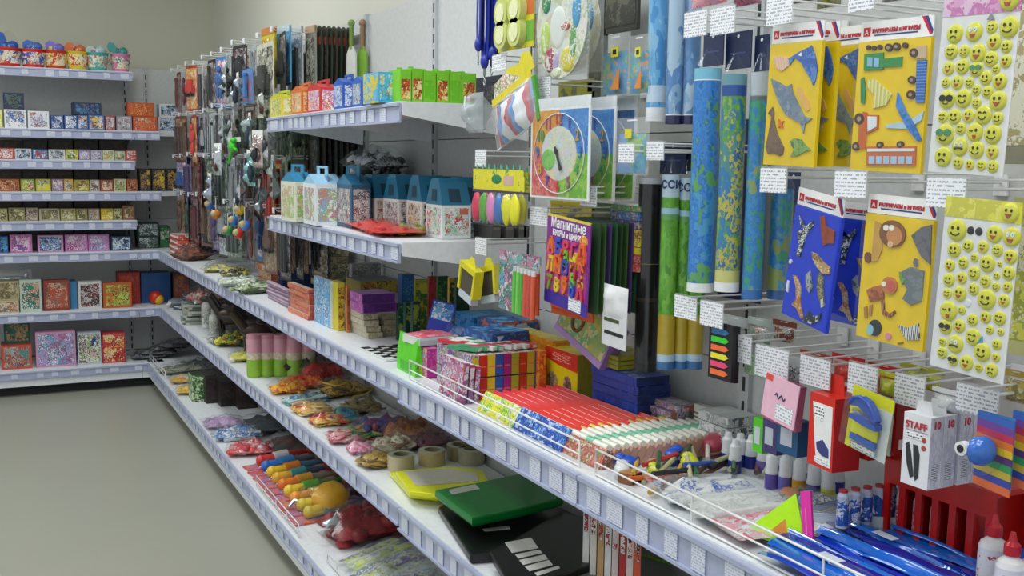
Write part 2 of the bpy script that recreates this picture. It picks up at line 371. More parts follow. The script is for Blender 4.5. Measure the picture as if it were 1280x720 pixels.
# ================================================================ products
FILM = film(a=.05); FILM2 = film(a=.16, rough=.2); FILM0 = film(a=.04, rough=.06, bump=.03)
def faces(w, d, h, front, side, top, frame=None, fw=.08, title=None, both=True):
    """printed box, base centre at the origin: board body with flap seams, a print on the front (-y) and the aisle side (-x)"""
    x, y = w/2, d/2; t = .0006
    b = M(); b.box(-x, x, -y, y, 0, h, mis=[3, 1, 1, 1, 2, 1]); g = min(w, d, h)
    # closing flap edge on top and thumb notch
    b.box(-x*.98, x*.98, -y*.06, y*.0, h, h+.0004, 2)
    parts = [P('box_body', b, [front, side, top, frame or side])]
    m = w*fw
    f = M(); f.box(-x+m, x-m, -y-t, -y, h*fw, h*(1-fw) if not title else h*(1-fw)*.78); kids = []
    if title: kids.append(P('title_band', M().box(-x+m, x-m, -y-t, -y, h*(1-fw)*.8, h*(1-fw)), title))
    parts.append(P('front_print', f, front)); parts += kids
    if both:
        parts.append(P('side_print', M().box(-x-t, -x, -y*.86, y*.86, h*.1, h*.88), side if both is True else both))
    return parts
def bbx(x0, y0, x1, y1, z, front, side, top, label, cat='toy box', group=None, d=.13, Y=6.86, frame=None, title=None, fw=.08, name='toy_box', jit=.03, zb=None):
    """box on a back wall shelf, its front seen at image x0..x1, top at y0"""
    a = solve(0, (0, Y, z+.03), x=x0); b = solve(0, (0, Y, z+.03), x=x1); c = (a+b)/2
    zt = solve(2, (c, Y, 0), y=y0)
    zz = z if zb is None else solve(2, (c, Y, 0), y=zb)
    h = max(.03, zt-zz); w = abs(b-a)*.97
    put(faces(w, d, h, front, side, top, frame, fw, title), name, label, cat, group, (c, Y+d/2, zz+.0006), R.uniform(-jit, jit))
    return zz+h
def kdims(cx, cy, xl, xr, yt, Z):
    p = RZ(cx, cy, Z); Y2 = solve(1, (p.x, 0, Z), x=xl); X2 = solve(0, (0, p.y, Z), x=xr); zt = solve(2, (p.x, p.y, 0), y=yt)
    if X2 > 1.39: print('DEEP', cx, cy, round(p.x, 2), round(X2, 2), round(p.y, 2))
    return p, X2-p.x, Y2-p.y, zt-Z
def kbx(cx, cy, xl, xr, yt, Z, front, side, top, label, cat='box', group=None, name='carton', frame=None, fw=.06, title=None, rot=0, both=True, parts=None):
    """box on a right wall shelf given by its near left bottom corner"""
    p, w, d, h = kdims(cx, cy, xl, xr, yt, Z)
    q = parts(w, d, h) if parts else faces(w, d, h, front, side, top, frame, fw, title, both)
    c = Vector((w/2, d/2, 0)); c.rotate(Euler((0, 0, rot)))
    return put(q, name, label, cat, group, (p.x+c.x, p.y+c.y, Z+.0008), rot)
def stack(cx, cy, xl, xr, yt, Z, n, mats, desc, cat, group, name='game_box', jit=.05, where='', sh=.006, rot=0):
    p, w, d, h = kdims(cx, cy, xl, xr, yt, Z); t = h/n
    for i in range(n):
        f, s, tp = mats[i % len(mats)]
        q = faces(w-.004, d-.004, t-.0014, f, s, tp, None, .03)
        put(q, name, f'{desc}, {od(i) if i else "lowest"}{" from bottom" if i else ""}, {where}'.strip(), cat, group,
            (p.x+w/2+R.uniform(-sh, sh), p.y+d/2+R.uniform(-sh, sh), Z+.0008+i*t), rot+R.uniform(-jit, jit)*.5)
def tab_hole(w, h, z0=0): return M().cyl((0, .0009, z0-.012), (0, -.0009, z0-.012), .005, 10, mi=0)
def cardpos(x0, y0, x1, y1, X):
    a = RX(x0, y0, X); xm = (y0+y1)/2
    Yl = solve(1, (X, 0, a.z-.02), x=x0); Yr = solve(1, (X, 0, a.z-.02), x=x1); Ym = (Yl+Yr)/2
    zt = solve(2, (X, Yl, 0), y=y0); zb = solve(2, (X, Yl, 0), y=y1)
    return Ym, Yl-Yr, zt, zt-zb
def A_(cols, sc): return art(tuple(cols), sc, 'v')
def bill(px, t, r, seal='#e8eaea'):
    pass
# ---- hooks
HK = {}
def hook(X, Y, z, L, label, tag=True, tw=.04, th=.03, group='display hooks', tilt=0.0, face=FW):
    """hook from the wall out to the aisle, tip with an upturned end and a price tag; local: out along -y"""
    k = (round(L, 3), tag, tw, th)
    if k not in HK:
        w = M().tube([(0, 0, 0), (0, -L+.012, 0), (0, -L, .01)], .0022)
        plate = M().box(-.012, .012, -.004, 0, -.02, .012)
        ps = [P('wire_arm', w, WIRE), P('back_plate', plate, WIRE)]
        if tag:
            u = M().tube([(0, -.02, .012), (0, -L-.004, .012)], .0016)
            ps.append(P('tag_arm', u, WIRE))
            ps.append(P('price_tag', M().box(-tw/2, tw/2, -L-.007, -L-.0055, -th+.014, .014, mis=[0, 1, 1, 0, 1, 1]), [TAGM, WHITE], [P('tag_holder', M().box(-tw/2-.001, tw/2+.001, -L-.0055, -L-.004, -th+.013, .017), FILM2)]))
        HK[k] = ps
    return put(HK[k], 'display_hook', label, 'hook', group, (X+L*0, Y, z), face)
# ---- hanging bag with header card; top centre at origin
def hangbag(w, h, d, header, body, hh=.2, seed=0, contents=None, filmm=None):
    m = M(); m.box(-w/2, w/2, -.0012, .0012, -h*hh, 0, 0); m.box(-w*.15, w*.15, -.0016, -.0012, -h*hh*.3, -h*hh*.18, 1)
    ps = [P('header_card', m, [header, WHITE])]
    ps.append(P('plastic_bag', M().pillow(w, h*(1-hh), d, seed=seed, cz=-h, amp=.35, nx=8, nz=8), filmm or FILM2))
    c = M(); c.pillow(w*.84, h*(1-hh)*.86, d*.7, seed=seed+3, cz=-h*.97, amp=.6, nx=7, nz=7)
    ps.append(P('contents', contents or c, body))
    return ps
def blister(w, h, d, card, toy, shape=0, seed=0):
    """card with a clear bubble and a toy in it; top centre at the origin"""
    m = M(); m.prism([(-w/2, -h), (w/2, -h), (w/2, -.012), (w/2-.01, 0), (-w/2+.01, 0), (-w/2, -.012)], 0, .0012)
    q = random.Random(seed); t = M()
    H = h*.72
    if shape == 0:      # toy gun or tool: long body with a grip
        t.box(-w*.08, w*.08, -d*.6, -d*.25, -H*1.15, -H*.3).box(-w*.32, w*.02, -d*.5, -d*.3, -H*.75, -H*.58).cyl((0, -d*.42, -H*.3), (0, -d*.42, -H*.18), w*.06, 8)
        t.box(-w*.3, -w*.12, -d*.5, -d*.3, -H*.95, -H*.6)
    elif shape == 1:    # figure
        t.blob((0, -d*.45, -H*.35), (w*.13, d*.3, H*.1)).blob((0, -d*.42, -H*.62), (w*.2, d*.33, H*.2)).blob((-w*.12, -d*.4, -H*.95), (w*.08, d*.25, H*.2)).blob((w*.12, -d*.4, -H*.95), (w*.08, d*.25, H*.2))
        t.blob((-w*.27, -d*.4, -H*.6), (w*.07, d*.2, H*.16)).blob((w*.27, -d*.4, -H*.6), (w*.07, d*.2, H*.16))
    elif shape == 2:    # vehicle
        t.box(-w*.3, w*.3, -d*.6, -d*.15, -H*.85, -H*.6).box(-w*.18, w*.15, -d*.55, -d*.2, -H*.6, -H*.42)
        for sx in (-.2, .2): t.cyl((w*sx, -d*.64, -H*.87), (w*sx, -d*.1, -H*.87), w*.09, 10, mi=1)
    else:               # sticks
        for i in range(5): t.cyl(((i-2)*w*.15, -d*.4, -H*1.2), ((i-2)*w*.13, -d*.4, -H*(.25+.1*q.random())), w*.05, 7, mi=i % 2)
    b = M(); b.pillow(w*.86, h*.8, d*.8, seed=seed, cz=-h*.97, amp=.12, flat=1, cy=-.001, nx=7, nz=7)
    return [P('backing_card', m, card[0]), P('card_print', M().box(-w*.44, w*.44, -.0006, 0, -h*.95, -h*.06), card[1]), P('toy', t, [toy, DARK]), P('clear_bubble', b, FILM)]
# ---- bag lying on a shelf; centre at the origin bottom, long side along y (towards the wall = +x)
def lybag(w, l, hgt, cols, seed=0, kind='lump', filmm=None, header=None, n=26):
    """w along Y (shelf run), l along X (depth)"""
    q = random.Random(seed); c = M(); ms = [mat(x, .4) for x in cols]; k = len(ms)
    for i in range(n):
        px, py = q.uniform(-.4, .4)*l, q.uniform(-.38, .38)*w; z = hgt*q.uniform(.2, .62)*(1-.5*abs(px/l*2)**2)
        if kind == 'lump': c.blob((px, py, z), (q.uniform(.05, .12)*w+.004, q.uniform(.05, .12)*w+.004, hgt*.22), q.randrange(k), 7, 5, .3, i)
        elif kind == 'stick':
            a = q.uniform(-.4, .4); e = l*q.uniform(.25, .42); px *= .3
            c.cyl((px-e*math.cos(a), py-e*math.sin(a)*.5, z*.8), (px+e*math.cos(a), py+e*math.sin(a)*.5, z*1.1), min(.009, w*.05), 6, mi=q.randrange(k))
        elif kind == 'ring':
            r = q.uniform(.12, .24)*w; cc = Vector((px*.8, py*.8, z))
            c.tube([cc+Vector((r*math.cos(t*.7), r*math.sin(t*.7), .3*r*math.sin(t*.7+i))) for t in range(9)], .0035, 5, q.randrange(k), closed=True)
        elif kind == 'brick':
            T = Matrix.Translation((px, py, z)) @ Euler((q.uniform(-.5, .5), q.uniform(-.5, .5), q.uniform(0, 3))).to_matrix().to_4x4(); s = min(.011, .07*w+.004)
            c.box(-s, s, -s*.6, s*.6, -s*.4, s*.4, q.randrange(k), T)
    T = Matrix.Rotation(math.pi/2, 4, 'Z') @ Matrix.Rotation(-math.pi/2, 4, 'X')
    b = M(); b.pillow(w, l, hgt*.5, seed=seed, cz=-l/2, amp=.45, nx=12, nz=12)
    b.v = [tuple(Vector((v[2], v[0], max(.001, hgt*.5-v[1]*1.0)))) for v in b.v]
    fl = M(); fl.pillow(w*.86, l*.88, hgt*.36, seed=seed+5, cz=-l*.44, amp=.9, nx=9, nz=9)
    fl.v = [tuple(Vector((v[2], v[0], max(.001, hgt*.36-v[1]*1.0)))) for v in fl.v]
    ps = [P('contents', c, ms, stuff=True), P('filling', fl, A_(cols, 60 if kind != 'stick' else 40)), P('plastic_bag', b, filmm or FILM)]
    if header: ps.append(P('header_card', M().box(-l/2-.012, -l/2+.03, -w*.46, w*.46, hgt*.38, hgt*.38+.0015).box(-l/2-.008, -l/2+.02, -w*.3, w*.3, hgt*.38+.0015, hgt*.38+.002, 1), [mat(header, .4), WHITE]))
    return ps
# ---- handled craft kit
def kit(w, d, h, body, front, roof, hh=.3):
    b = M(); zb = h*(1-hh)
    b.box(-w/2, w/2, -d/2, d/2, 0, zb, mis=[0, 0, 0, 0, 1, 0])
    r = M(); r.add([(-w/2, -d/2, zb), (-w/2, d/2, zb), (-w/2, 0, zb+h*hh*.55), (w/2, -d/2, zb), (w/2, d/2, zb), (w/2, 0, zb+h*hh*.55)], [(0, 2, 1), (3, 4, 5), (0, 3, 5, 2), (1, 2, 5, 4)])
    z0 = zb+h*hh*.5; z1 = h; k = .25*d
    hm = M(); hw = d*.42
    for s in (-1, 1): hm.box(-.0012, .0012, s*hw if s < 0 else hw*.5, -hw*.5 if s < 0 else hw, z0-h*hh*.3, z1-.006)
    hm.box(-.0012, .0012, -hw, hw, z1-.008, z1).box(-.0012, .0012, -hw, hw, z0-h*hh*.35, z0)
    return [P('kit_box', b, [body, roof]), P('gable_roof', r, roof), P('carry_handle', hm, roof),
            P('front_print', M().box(-w*.42, w*.42, -d/2-.0006, -d/2, zb*.1, zb*.9), front), P('side_print', M().box(-w/2-.0006, -w/2, -d*.4, d*.4, zb*.1, zb*.9), front)]
def tub(r, h, m1, m2, m3):
    return [P('tub', M().lathe([(0, 0), (r*.9, 0), (r*.97, .004), (r, h*.5), (r, h*.92)], 14, mis=[0, 0, 0, 1]), [m1, m2]), P('lid', M().lathe([(r*1.03, h*.9), (r*1.03, h*.99), (r*.9, h), (0, h)], 14), m3)]
def bottle(r, h, body, lab, cap, n=12, noz=True):
    b = M(); b.lathe([(0, 0), (r*.92, 0), (r, .003), (r, h*.62), (r*.85, h*.68), (r*.45, h*.73), (r*.45, h*.76)], n)
    l = M().lathe([(r*1.012, h*.12), (r*1.012, h*.55)], n)
    c = M().lathe([(r*.55, h*.75), (r*.55, h*.86), (r*.3, h*.9), (r*.16 if noz else r*.3, h), (0, h)], n)
    return [P('bottle_body', b, body), P('label_wrap', l, lab), P('cap', c, cap)]

def kbX(X, cx, xl, xr, yt, Z, *a, **k):
    """as kbx, but with the distance from the aisle given instead of the base pixel row"""
    Y = solve(1, (X, 0, Z), x=cx); cy = 360-F*((Vector((X, Y, Z-EYE))).dot(cu))/Vector((X, Y, Z-EYE)).dot(cw)
    return kbx(cx, cy, xl, xr, yt, Z, *a, **k)
def skX(X, cx, xl, xr, yt, Z, *a, **k):
    Y = solve(1, (X, 0, Z), x=cx); cy = 360-F*((Vector((X, Y, Z-EYE))).dot(cu))/Vector((X, Y, Z-EYE)).dot(cw)
    return stack(cx, cy, xl, xr, yt, Z, *a, **k)

def glue_bottle(r, h, body, lab, cap):
    """bottle with its label low and a long white cap above"""
    return [P('bottle_body', M().lathe([(0, 0), (r*.95, 0), (r, .002), (r, h*.42), (r*.9, h*.47)], 14), body), P('label_wrap', M().lathe([(r*1.015, h*.04), (r*1.015, h*.4)], 14), lab),
            P('cap', M().lathe([(r*.92, h*.45), (r*.9, h*.8), (r*.6, h*.86), (r*.5, h*.98), (0, h)], 14), cap), P('cap_ring', M().lathe([(r*1.0, h*.44), (r*1.0, h*.49)], 14), cap)]
def kit2(w, d, h, front, roof):
    """white kit box with a tall tapering teal lid block that has a dark window"""
    zb = h*.56; x, y = w/2, d/2
    b = M().box(-x, x, -y, y, 0, zb); r = M(); t = .7
    vs = [(-x, -y, zb), (x, -y, zb), (x, y, zb), (-x, y, zb), (-x*.96, -y*.55, zb+(h-zb)*.85), (x*.96, -y*.55, zb+(h-zb)*.85), (x*.96, y*.55, zb+(h-zb)*.85), (-x*.96, y*.55, zb+(h-zb)*.85), (-x*.9, -y*.4, h), (x*.9, -y*.4, h), (x*.9, y*.4, h), (-x*.9, y*.4, h)]
    r.add(vs, [(0, 1, 5, 4), (1, 2, 6, 5), (2, 3, 7, 6), (3, 0, 4, 7), (4, 5, 9, 8), (5, 6, 10, 9), (6, 7, 11, 10), (7, 4, 8, 11), (8, 9, 10, 11)])
    win = M(); k = .5; win.add([(-x*.45, -y*.93, zb+(h-zb)*.12-.0), (x*.35, -y*.93, zb+(h-zb)*.12), (x*.35, -y*.68, zb+(h-zb)*.62), (-x*.45, -y*.68, zb+(h-zb)*.62)], [(0, 1, 2, 3)])
    win.v = [(a, b_-.0015, c) for a, b_, c in win.v]
    w2 = M().add([(-x*1.0-.001, -y*.3, zb+(h-zb)*.15), (-x*1.0-.001, y*.3, zb+(h-zb)*.15), (-x*.97-.001, y*.25, zb+(h-zb)*.6), (-x*.97-.001, -y*.25, zb+(h-zb)*.6)], [(0, 1, 2, 3)])
    return [P('kit_box', b, mat('#dfe4e2')), P('lid_block', r, roof), P('handle_window', win, mat('#123c50')), P('side_window', w2, mat('#123c50')), P('front_print', M().box(-w*.42, w*.42, -y-.0006, -y, zb*.1, zb*.92), front),
            P('side_print', M().box(-x-.0006, -x, -d*.4, d*.4, zb*.1, zb*.92), front), P('red_badge', M().box(w*.1, w*.4, -y-.0012, -y-.0006, zb*.72, zb*.9), mat('#c86a5a'))]
# ================================================================ back wall goods
CR = mat('#cfc9b8'); BR = mat('#5a4632'); NAV = mat('#22304f'); BLK = mat('#1c1c20'); WH = mat('#e6e8ea')
def A(*h, sc=45, k='v', z=1.0): return art(h, sc, k, z=z)
# sand buckets on the top shelf
bk = [(12, 27, '#c8281c', '#2a62b8', '#1d55b0', 38, 'red sand bucket with a tall blue toy spade, leftmost on the top shelf'),
      (42, 27, '#cc2c1e', '#2a58b4', '#3b6fc0', 50, 'red sand bucket with low blue moulds, second on the top shelf'),
      (70, 25, '#c23a1c', '#e5c12c', '#7a68c8', 51, 'orange-red sand bucket with yellow and purple moulds on the top shelf'),
      (97, 25, '#d8c020', '#c8321e', '#d86a28', 52, 'yellow sand bucket with red moulds on the top shelf'),
      (122, 25, '#3fa9a4', '#c0606a', '#b8d2d0', 57, 'teal sand bucket on the top shelf'),
      (151, 22, '#d07aa6', '#1f7a78', '#2b9088', 51, 'pink sand bucket with teal moulds at the right end of the top shelf')]
for i, (cx, wpx, c1, c2, c3, yt, lab) in enumerate(bk):
    Y = 6.92; x = solve(0, (0, Y, Z1), x=cx); r = wpx/2/(F/(Y*.97)); hb = .105
    bm = M(); bm.lathe([(0, 0), (r*.8, 0), (r, hb), (r*1.06, hb), (r*1.06, hb+.006), (r*.97, hb+.006), (r*.94, hb-.01)], 18)
    lb = M(); lb.lathe([(r*.84, hb*.2), (r*.985, hb*.88)], 18)
    hd = M().tube([(math.cos(t*.35)*r*1.06, -r*.3, hb*.75-math.sin(t*.35)*hb*.5) for t in range(10)], .0025)
    tz = solve(2, (x, Y, 0), y=yt)-Z1
    ms = M(); ms.blob((r*.3, 0, hb+.02), (r*.5, r*.5, .03), 1).blob((-r*.4, .01, hb+.018), (r*.42, r*.42, .03), 0)
    sp = M(); T = Matrix.Translation((-r*.25, -.01, hb-.02)) @ Euler((0, R.uniform(-.5, .1), 0)).to_matrix().to_4x4()
    L = max(.05, tz-hb+.02); sp.prism([(-.008, 0), (.008, 0), (.008, L*.4), (r*.45, L*.5), (r*.4, L*.85), (0, L), (-r*.4, L*.85), (-r*.45, L*.5), (-.008, L*.4)], -.004, .004, 0, T=T)
    net = M().lathe([(r*.95, hb), (r*.9, hb+.03), (r*.45, max(hb+.04, tz-.02)), (r*.1, tz)], 12)
    put([P('bucket', bm, mat(c1, .3)), P('sticker_band', lb, A(c1, '#e8d9a0', '#e9e4da', c2, sc=38)), P('handle', hd, mat(c2, .3)), P('sand_moulds', ms, [mat(c2, .3), mat(c3, .3)]), P('spade', sp, mat(c3, .3)), P('net_bag', net, FILM)],
        'sand_bucket', lab, 'bucket', 'sand buckets on the top shelf', (x, Y, Z1), R.uniform(-.4, .4))
# second shelf
def rowb(bounds, y0s, z, pals, desc, group, where, d=.1, Y=6.86, sc=50, title=None, fw=.07):
    for i, (a, b) in enumerate(zip(bounds, bounds[1:])):
        p = pals[i % len(pals)]; y0 = y0s[i % len(y0s)] if isinstance(y0s, (list, tuple)) else y0s
        fr = mat(p[0]); bbx(a+.5, y0, b-.3, 0, z, A(*p[1], sc=sc), fr, mat(p[2]) if len(p) > 2 else fr, f'{p[3] if len(p) > 3 else desc}, {od(i)} from left {where}', 'toy box', group, d, Y, frame=fr, title=title, fw=fw)
W1 = ('#dfe2e6', ('#e8eaec', '#3a5fa8', '#c8402c', '#e5e7ea', '#4c8a4a', '#8fa8c8'), '#c6ccd4')
B1 = ('#4a6ea8', ('#dfe4ea', '#3a62b0', '#1c2f5a', '#b8c8dc', '#c05030'), '#8fa0bc')
rowb([-6, 3.5], 137, Z2, [('#d8d22c', ('#d8d22c', '#e8e8c0'), '#c8c030')], 'yellow edged toy box', 'boxes on the second shelf', 'of the second shelf')
top1 = bbx(5, 137, 33, 0, Z2, A('#e8eaec', '#dfe2e6', '#4c8a5a', '#8a5fa8', '#e8eaec', '#3a5fa8', sc=40), WH, WH, 'white building block box with a dark box standing on it', 'toy box', 'boxes on the second shelf', frame=WH)
bbx(4, 116, 31, 0, top1, A('#22304f', '#3f6a8a', '#54624a', '#1c2430', sc=36), NAV, NAV, 'dark blue toy box standing on a white box at the left of the second shelf', 'toy box', 'boxes on the second shelf', frame=NAV)
bbx(35, 139, 62, 0, Z2, A('#e6e8ea', '#c9ced6', '#8a6fa0', '#e6e8ea', '#5a7a9a', '#b0603c', sc=40), WH, WH, 'white building block box second from the left on the second shelf', 'toy box', 'boxes on the second shelf', frame=WH)
for i, (a, b) in enumerate(((63.5, 79.5), (80, 96.5))): bbx(a, 144, b, 0, Z2, A('#dce2ec', '#1d2c58', '#3560a8', '#e6e8ec', sc=55), mat('#3a5c9c'), WH, f'small blue and white toy box, {("left", "right")[i]} one of a pair', 'toy box', 'boxes on the second shelf')
tp = 0
for i, (a, b) in enumerate(((97, 110), (110.5, 131))): tp = bbx(a, 144, b, 0, Z2, A('#3c8ac0', '#dfe4ea', '#c8402c', '#1d2c58', '#e8d040', sc=50), mat('#3c6ea8'), mat('#30507c'), f'blue picture toy box, {("left", "right")[i]} one under the long dark blue box', 'toy box', 'boxes on the second shelf')
bbx(91, 128.5, 127, 0, tp, A('#1e3a6c', '#24304c', '#4a86b8', '#5a3a38', sc=40), NAV, NAV, 'long dark blue toy box lying on top of two blue boxes', 'toy box', 'boxes on the second shelf')
for i, (a, b, c) in enumerate(((132, 144.5, '#b8402c'), (145, 165, '#8a8a90'))): bbx(a, 145, b, 0, Z2, A(c, '#dfe2e6', '#7a3a30', '#b0b6c0', sc=55), mat(c), mat('#6a6a70'), f'small {("red", "grey")[i]} picture toy box left of the orange boxes', 'toy box', 'boxes on the second shelf')
OR = mat('#b8502a')
tp = bbx(166, 146, 197, 0, Z2, A('#c85a2a', '#b8401e', '#e08a50', '#a03a1c', '#d8c8b0', sc=42), OR, OR, 'orange toy car box, lower of two stacked beside the white boxes', 'toy box', 'boxes on the second shelf', Y=6.87, frame=OR)
bbx(159.5, 128.5, 193.5, 0, tp+.0015, A('#cf6a2c', '#b8401e', '#e6a050', '#a8501c', sc=42), OR, OR, 'orange toy car box, upper of two stacked beside the white boxes', 'toy box', 'boxes on the second shelf', Y=6.87, frame=OR)
tp = bbx(198, 146.5, 224, 0, Z2, A('#c8d6e2', '#4a6e94', '#dfe6ec', '#8aa6c0', '#22344c', sc=45), mat('#b4c6d6'), mat('#c0ccd6'), 'pale blue picture box, lower of two at the right end of the second shelf', 'toy box', 'boxes on the second shelf', Y=6.97, frame=WH)
bbx(199, 130.5, 225, 0, tp+.0015, A('#c8d6e2', '#4a6e94', '#dfe6ec', '#8aa6c0', '#22344c', sc=45), mat('#b4c6d6'), mat('#c0ccd6'), 'pale blue picture box, upper of two at the right end of the second shelf', 'toy box', 'boxes on the second shelf', Y=6.97, frame=WH)
# third shelf (short): little boxes, added boxes behind in the dark tone of the shade
mixp = [('#c04a3c', ('#c04a3c', '#e6e6e6', '#8a2c28', '#e8e0d0')), ('#c9d0d8', ('#e6e8ea', '#44607c', '#22344c', '#b9c4ce')), ('#5a84b0', ('#4a78a8', '#dfe4ea', '#2c4466', '#b84a3a')), ('#d6d8d2', ('#1f2a3a', '#e6e8e6', '#6a7a8a')),
        ('#c8c050', ('#b8b040', '#2a3c22', '#7a9a4a', '#e6e2c0')), ('#9a84a8', ('#8a6fa0', '#dcd4e0', '#4a5a80', '#c8c0d0')), ('#a8a8b4', ('#b9b4c4', '#4a4a60', '#e0dce4', '#7c6a8a')), ('#c8c8a0', ('#8a9a5a', '#e2e0c8', '#5a6a4a', '#c8a850')), ('#b8b49c', ('#5a6a50', '#dcd8c0', '#98a070'))]
rowb([-3, 18, 40, 60, 82, 98, 113, 128, 143, 157, 171], [185, 186, 187, 187, 187, 187, 188, 188, 189, 188], Z3, mixp, 'tiny boxed toy car', 'little boxes on the third shelf', 'on the third shelf', d=.06, fw=.1)
bp = [('#3a2c20', ('#3a2c20', '#2a221c', '#4a3a22')), ('#2c2622', ('#2c2622', '#3c3224', '#1c1a18'))]  # browns standing in for shade under the shelf above, on added rear boxes
rowb([-4, 28, 60, 92, 124, 158], 175, Z3, bp, 'added dark brown shade box', 'added shade boxes at the back of the third shelf', 'at the back of the third shelf', d=.1, Y=7.0)
rowb([-4, 28, 60, 92, 124, 158], 213, Z4, bp, 'added dark brown shade box', 'added shade boxes at the back of the fourth shelf', 'at the back of the fourth shelf', d=.1, Y=7.0)
rowb([-4, 28, 60, 92, 124, 158], 250, Z5, bp, 'added very dark brown shade box', 'added shade boxes at the back of the fifth shelf', 'at the back of the fifth shelf', d=.1, Y=7.0)
rowb([-4, 28, 60, 92, 124, 158], 286, ZM, [('#1c1c1e', ('#1c1c1e', '#26262a', '#141416'))], 'added black shade box', 'added shade boxes at the back of the sixth shelf', 'at the back of the sixth shelf', d=.1, Y=7.0)  # added rear row, its black stands in for shade between the shelves
mix4 = [('#a85a30', ('#c8703c', '#7a3a22', '#e0b080', '#4a2a1c')), ('#8a9a38', ('#c0c848', '#4a7a3a', '#e6e6c8', '#b04a30')), ('#b8b02c', ('#d8cc38', '#6a8a3a', '#e8e4c0', '#5a6ab0')), ('#9a7a8a', ('#b090a0', '#5a6aa0', '#e0d0c0')), ('#c8a02c', ('#d8b038', '#7a4a22', '#e8e0b0', '#3c6ab0')), ('#a8963c', ('#8a7a2c', '#e0d890', '#6a3a2a')), ('#b0a8a0', ('#6a4a4a', '#dcd8d0', '#8a8a50')), ('#9a4a38', ('#b85a3c', '#e0c8a8', '#5a2a22')), ('#c8c090', ('#e0dcc0', '#5a5a3a', '#98a060'))]
rowb([-4, 25, 44, 64, 79.5, 92, 112, 125, 142, 158, 172], [224, 224, 224, 224, 224, 225, 225, 225, 224, 224], Z4, mix4, 'small coloured toy box', 'coloured boxes on the fourth shelf', 'on the fourth shelf', d=.07, fw=.1)
for i, (a, b) in enumerate(((174, 189), (190, 207.5), (208, 228))):
    bbx(a, 211, b, 0, Z4, A('#16161a', '#1a1a22', '#c89a20', '#2c3c6a', '#16161a', '#d8b838', sc=48), BLK, BLK, f'black toy box with yellow print, {od(i)} of three on the fourth shelf', 'toy box', 'black boxes on the fourth shelf', Y=6.93, d=.1)
mix5 = [('#a8a060', ('#b8b070', '#4a4a2c', '#d8d4a8', '#6a5a38')), ('#8a8458', ('#98905a', '#3a3a26', '#d8d0a0')), ('#9a8a78', ('#a89880', '#4a3a3a', '#d8ccb0', '#6a5a70')), ('#b0a88a', ('#c8c0a0', '#5a4a3a', '#8a8a58'))]
rowb([-4, 10, 32, 48, 75, 95, 110, 125], [261, 260, 260, 261, 261, 261, 261], Z5, mix5, 'small olive and cream picture box', 'olive boxes on the fifth shelf', 'on the fifth shelf', d=.07, fw=.1)
rowb([125.5, 142, 153], 261, Z5, [('#c8a820', ('#d8b828', '#8a7a1c', '#e8dc90')), ('#a8a468', ('#c0bc88', '#4a4a34'))], 'small yellowish picture box', 'olive boxes on the fifth shelf', 'beside the brown box, fifth shelf', d=.07)
bbx(153.5, 257, 168.5, 0, Z5, A('#7a5a3c', '#8a6a48', '#4a3424', '#c8b090', sc=60), mat('#8a5c40'), BR, 'brown picture box at the right end of the fifth shelf', 'toy box', 'olive boxes on the fifth shelf', fw=.12)
# sixth shelf
s6 = [(-4, 10.5, 296, ('#2c6ab0', ('#2c6ab0', '#1c1c20', '#5aa0d0')), 'dark blue picture box at the left end of the sixth shelf'), (12.5, 41, 293.5, ('#c070a8', ('#d890c0', '#e8d8e4', '#a04a88', '#7a5a9a')), 'pink doll box, first of three pink boxes on the sixth shelf'),
      (47, 80, 294.5, ('#c890b8', ('#3c7ab8', '#dfe4ea', '#2c4a78', '#98b8d8', '#3a3a5a')), 'blue picture box framed in pink between pink boxes on the sixth shelf'), (81, 110, 293.5, ('#b878b0', ('#d0a0c8', '#8a4a7a', '#e8d8e8', '#c86aa0', '#5a3a5a')), 'pink doll box, second of three pink boxes on the sixth shelf'),
      (110.5, 137, 293.5, ('#b878b0', ('#c890c0', '#7a8ab0', '#e8d8e8', '#a04a88')), 'pink doll box, third of three pink boxes on the sixth shelf'), (138.5, 165, 295.5, ('#203450', ('#20364e', '#8aa8c0', '#dfe6ea', '#2c4e70')), 'dark blue and white picture box at the right of the pink boxes')]
for a, b, y0, p, lab in s6: bbx(a, y0, b, 0, ZM, A(*p[1], sc=40), mat(p[0]), mat(p[0]), lab, 'toy box', 'boxes on the sixth shelf', frame=mat(p[0]), d=.09)
for i in range(2):
    tp = bbx(172, 296, 199, 0, ZM, A('#2c3c34', '#c8d4d4', '#22302c', '#5a7a70', sc=45), mat('#24332e'), BLK, 'dark green and white picture box, lower of two in the corner of the long shelf', 'toy box', 'boxes on the sixth shelf', Y=6.97) if i == 0 else \
        bbx(171, 279, 199, 0, tp+.0015, A('#2c3c34', '#c8d4d4', '#22302c', '#5a7a70', sc=45), mat('#24332e'), BLK, 'dark green and white picture box, upper of two in the corner of the long shelf', 'toy box', 'boxes on the sixth shelf', Y=6.97)
bbx(200, 283, 213, 0, ZM, A('#2c5a34', '#1f7040', '#b8c8b0', '#18351e', sc=45), mat('#245a38'), BLK, 'green upright picture box in the corner of the long shelf', 'toy box', 'boxes on the sixth shelf', Y=7.0)
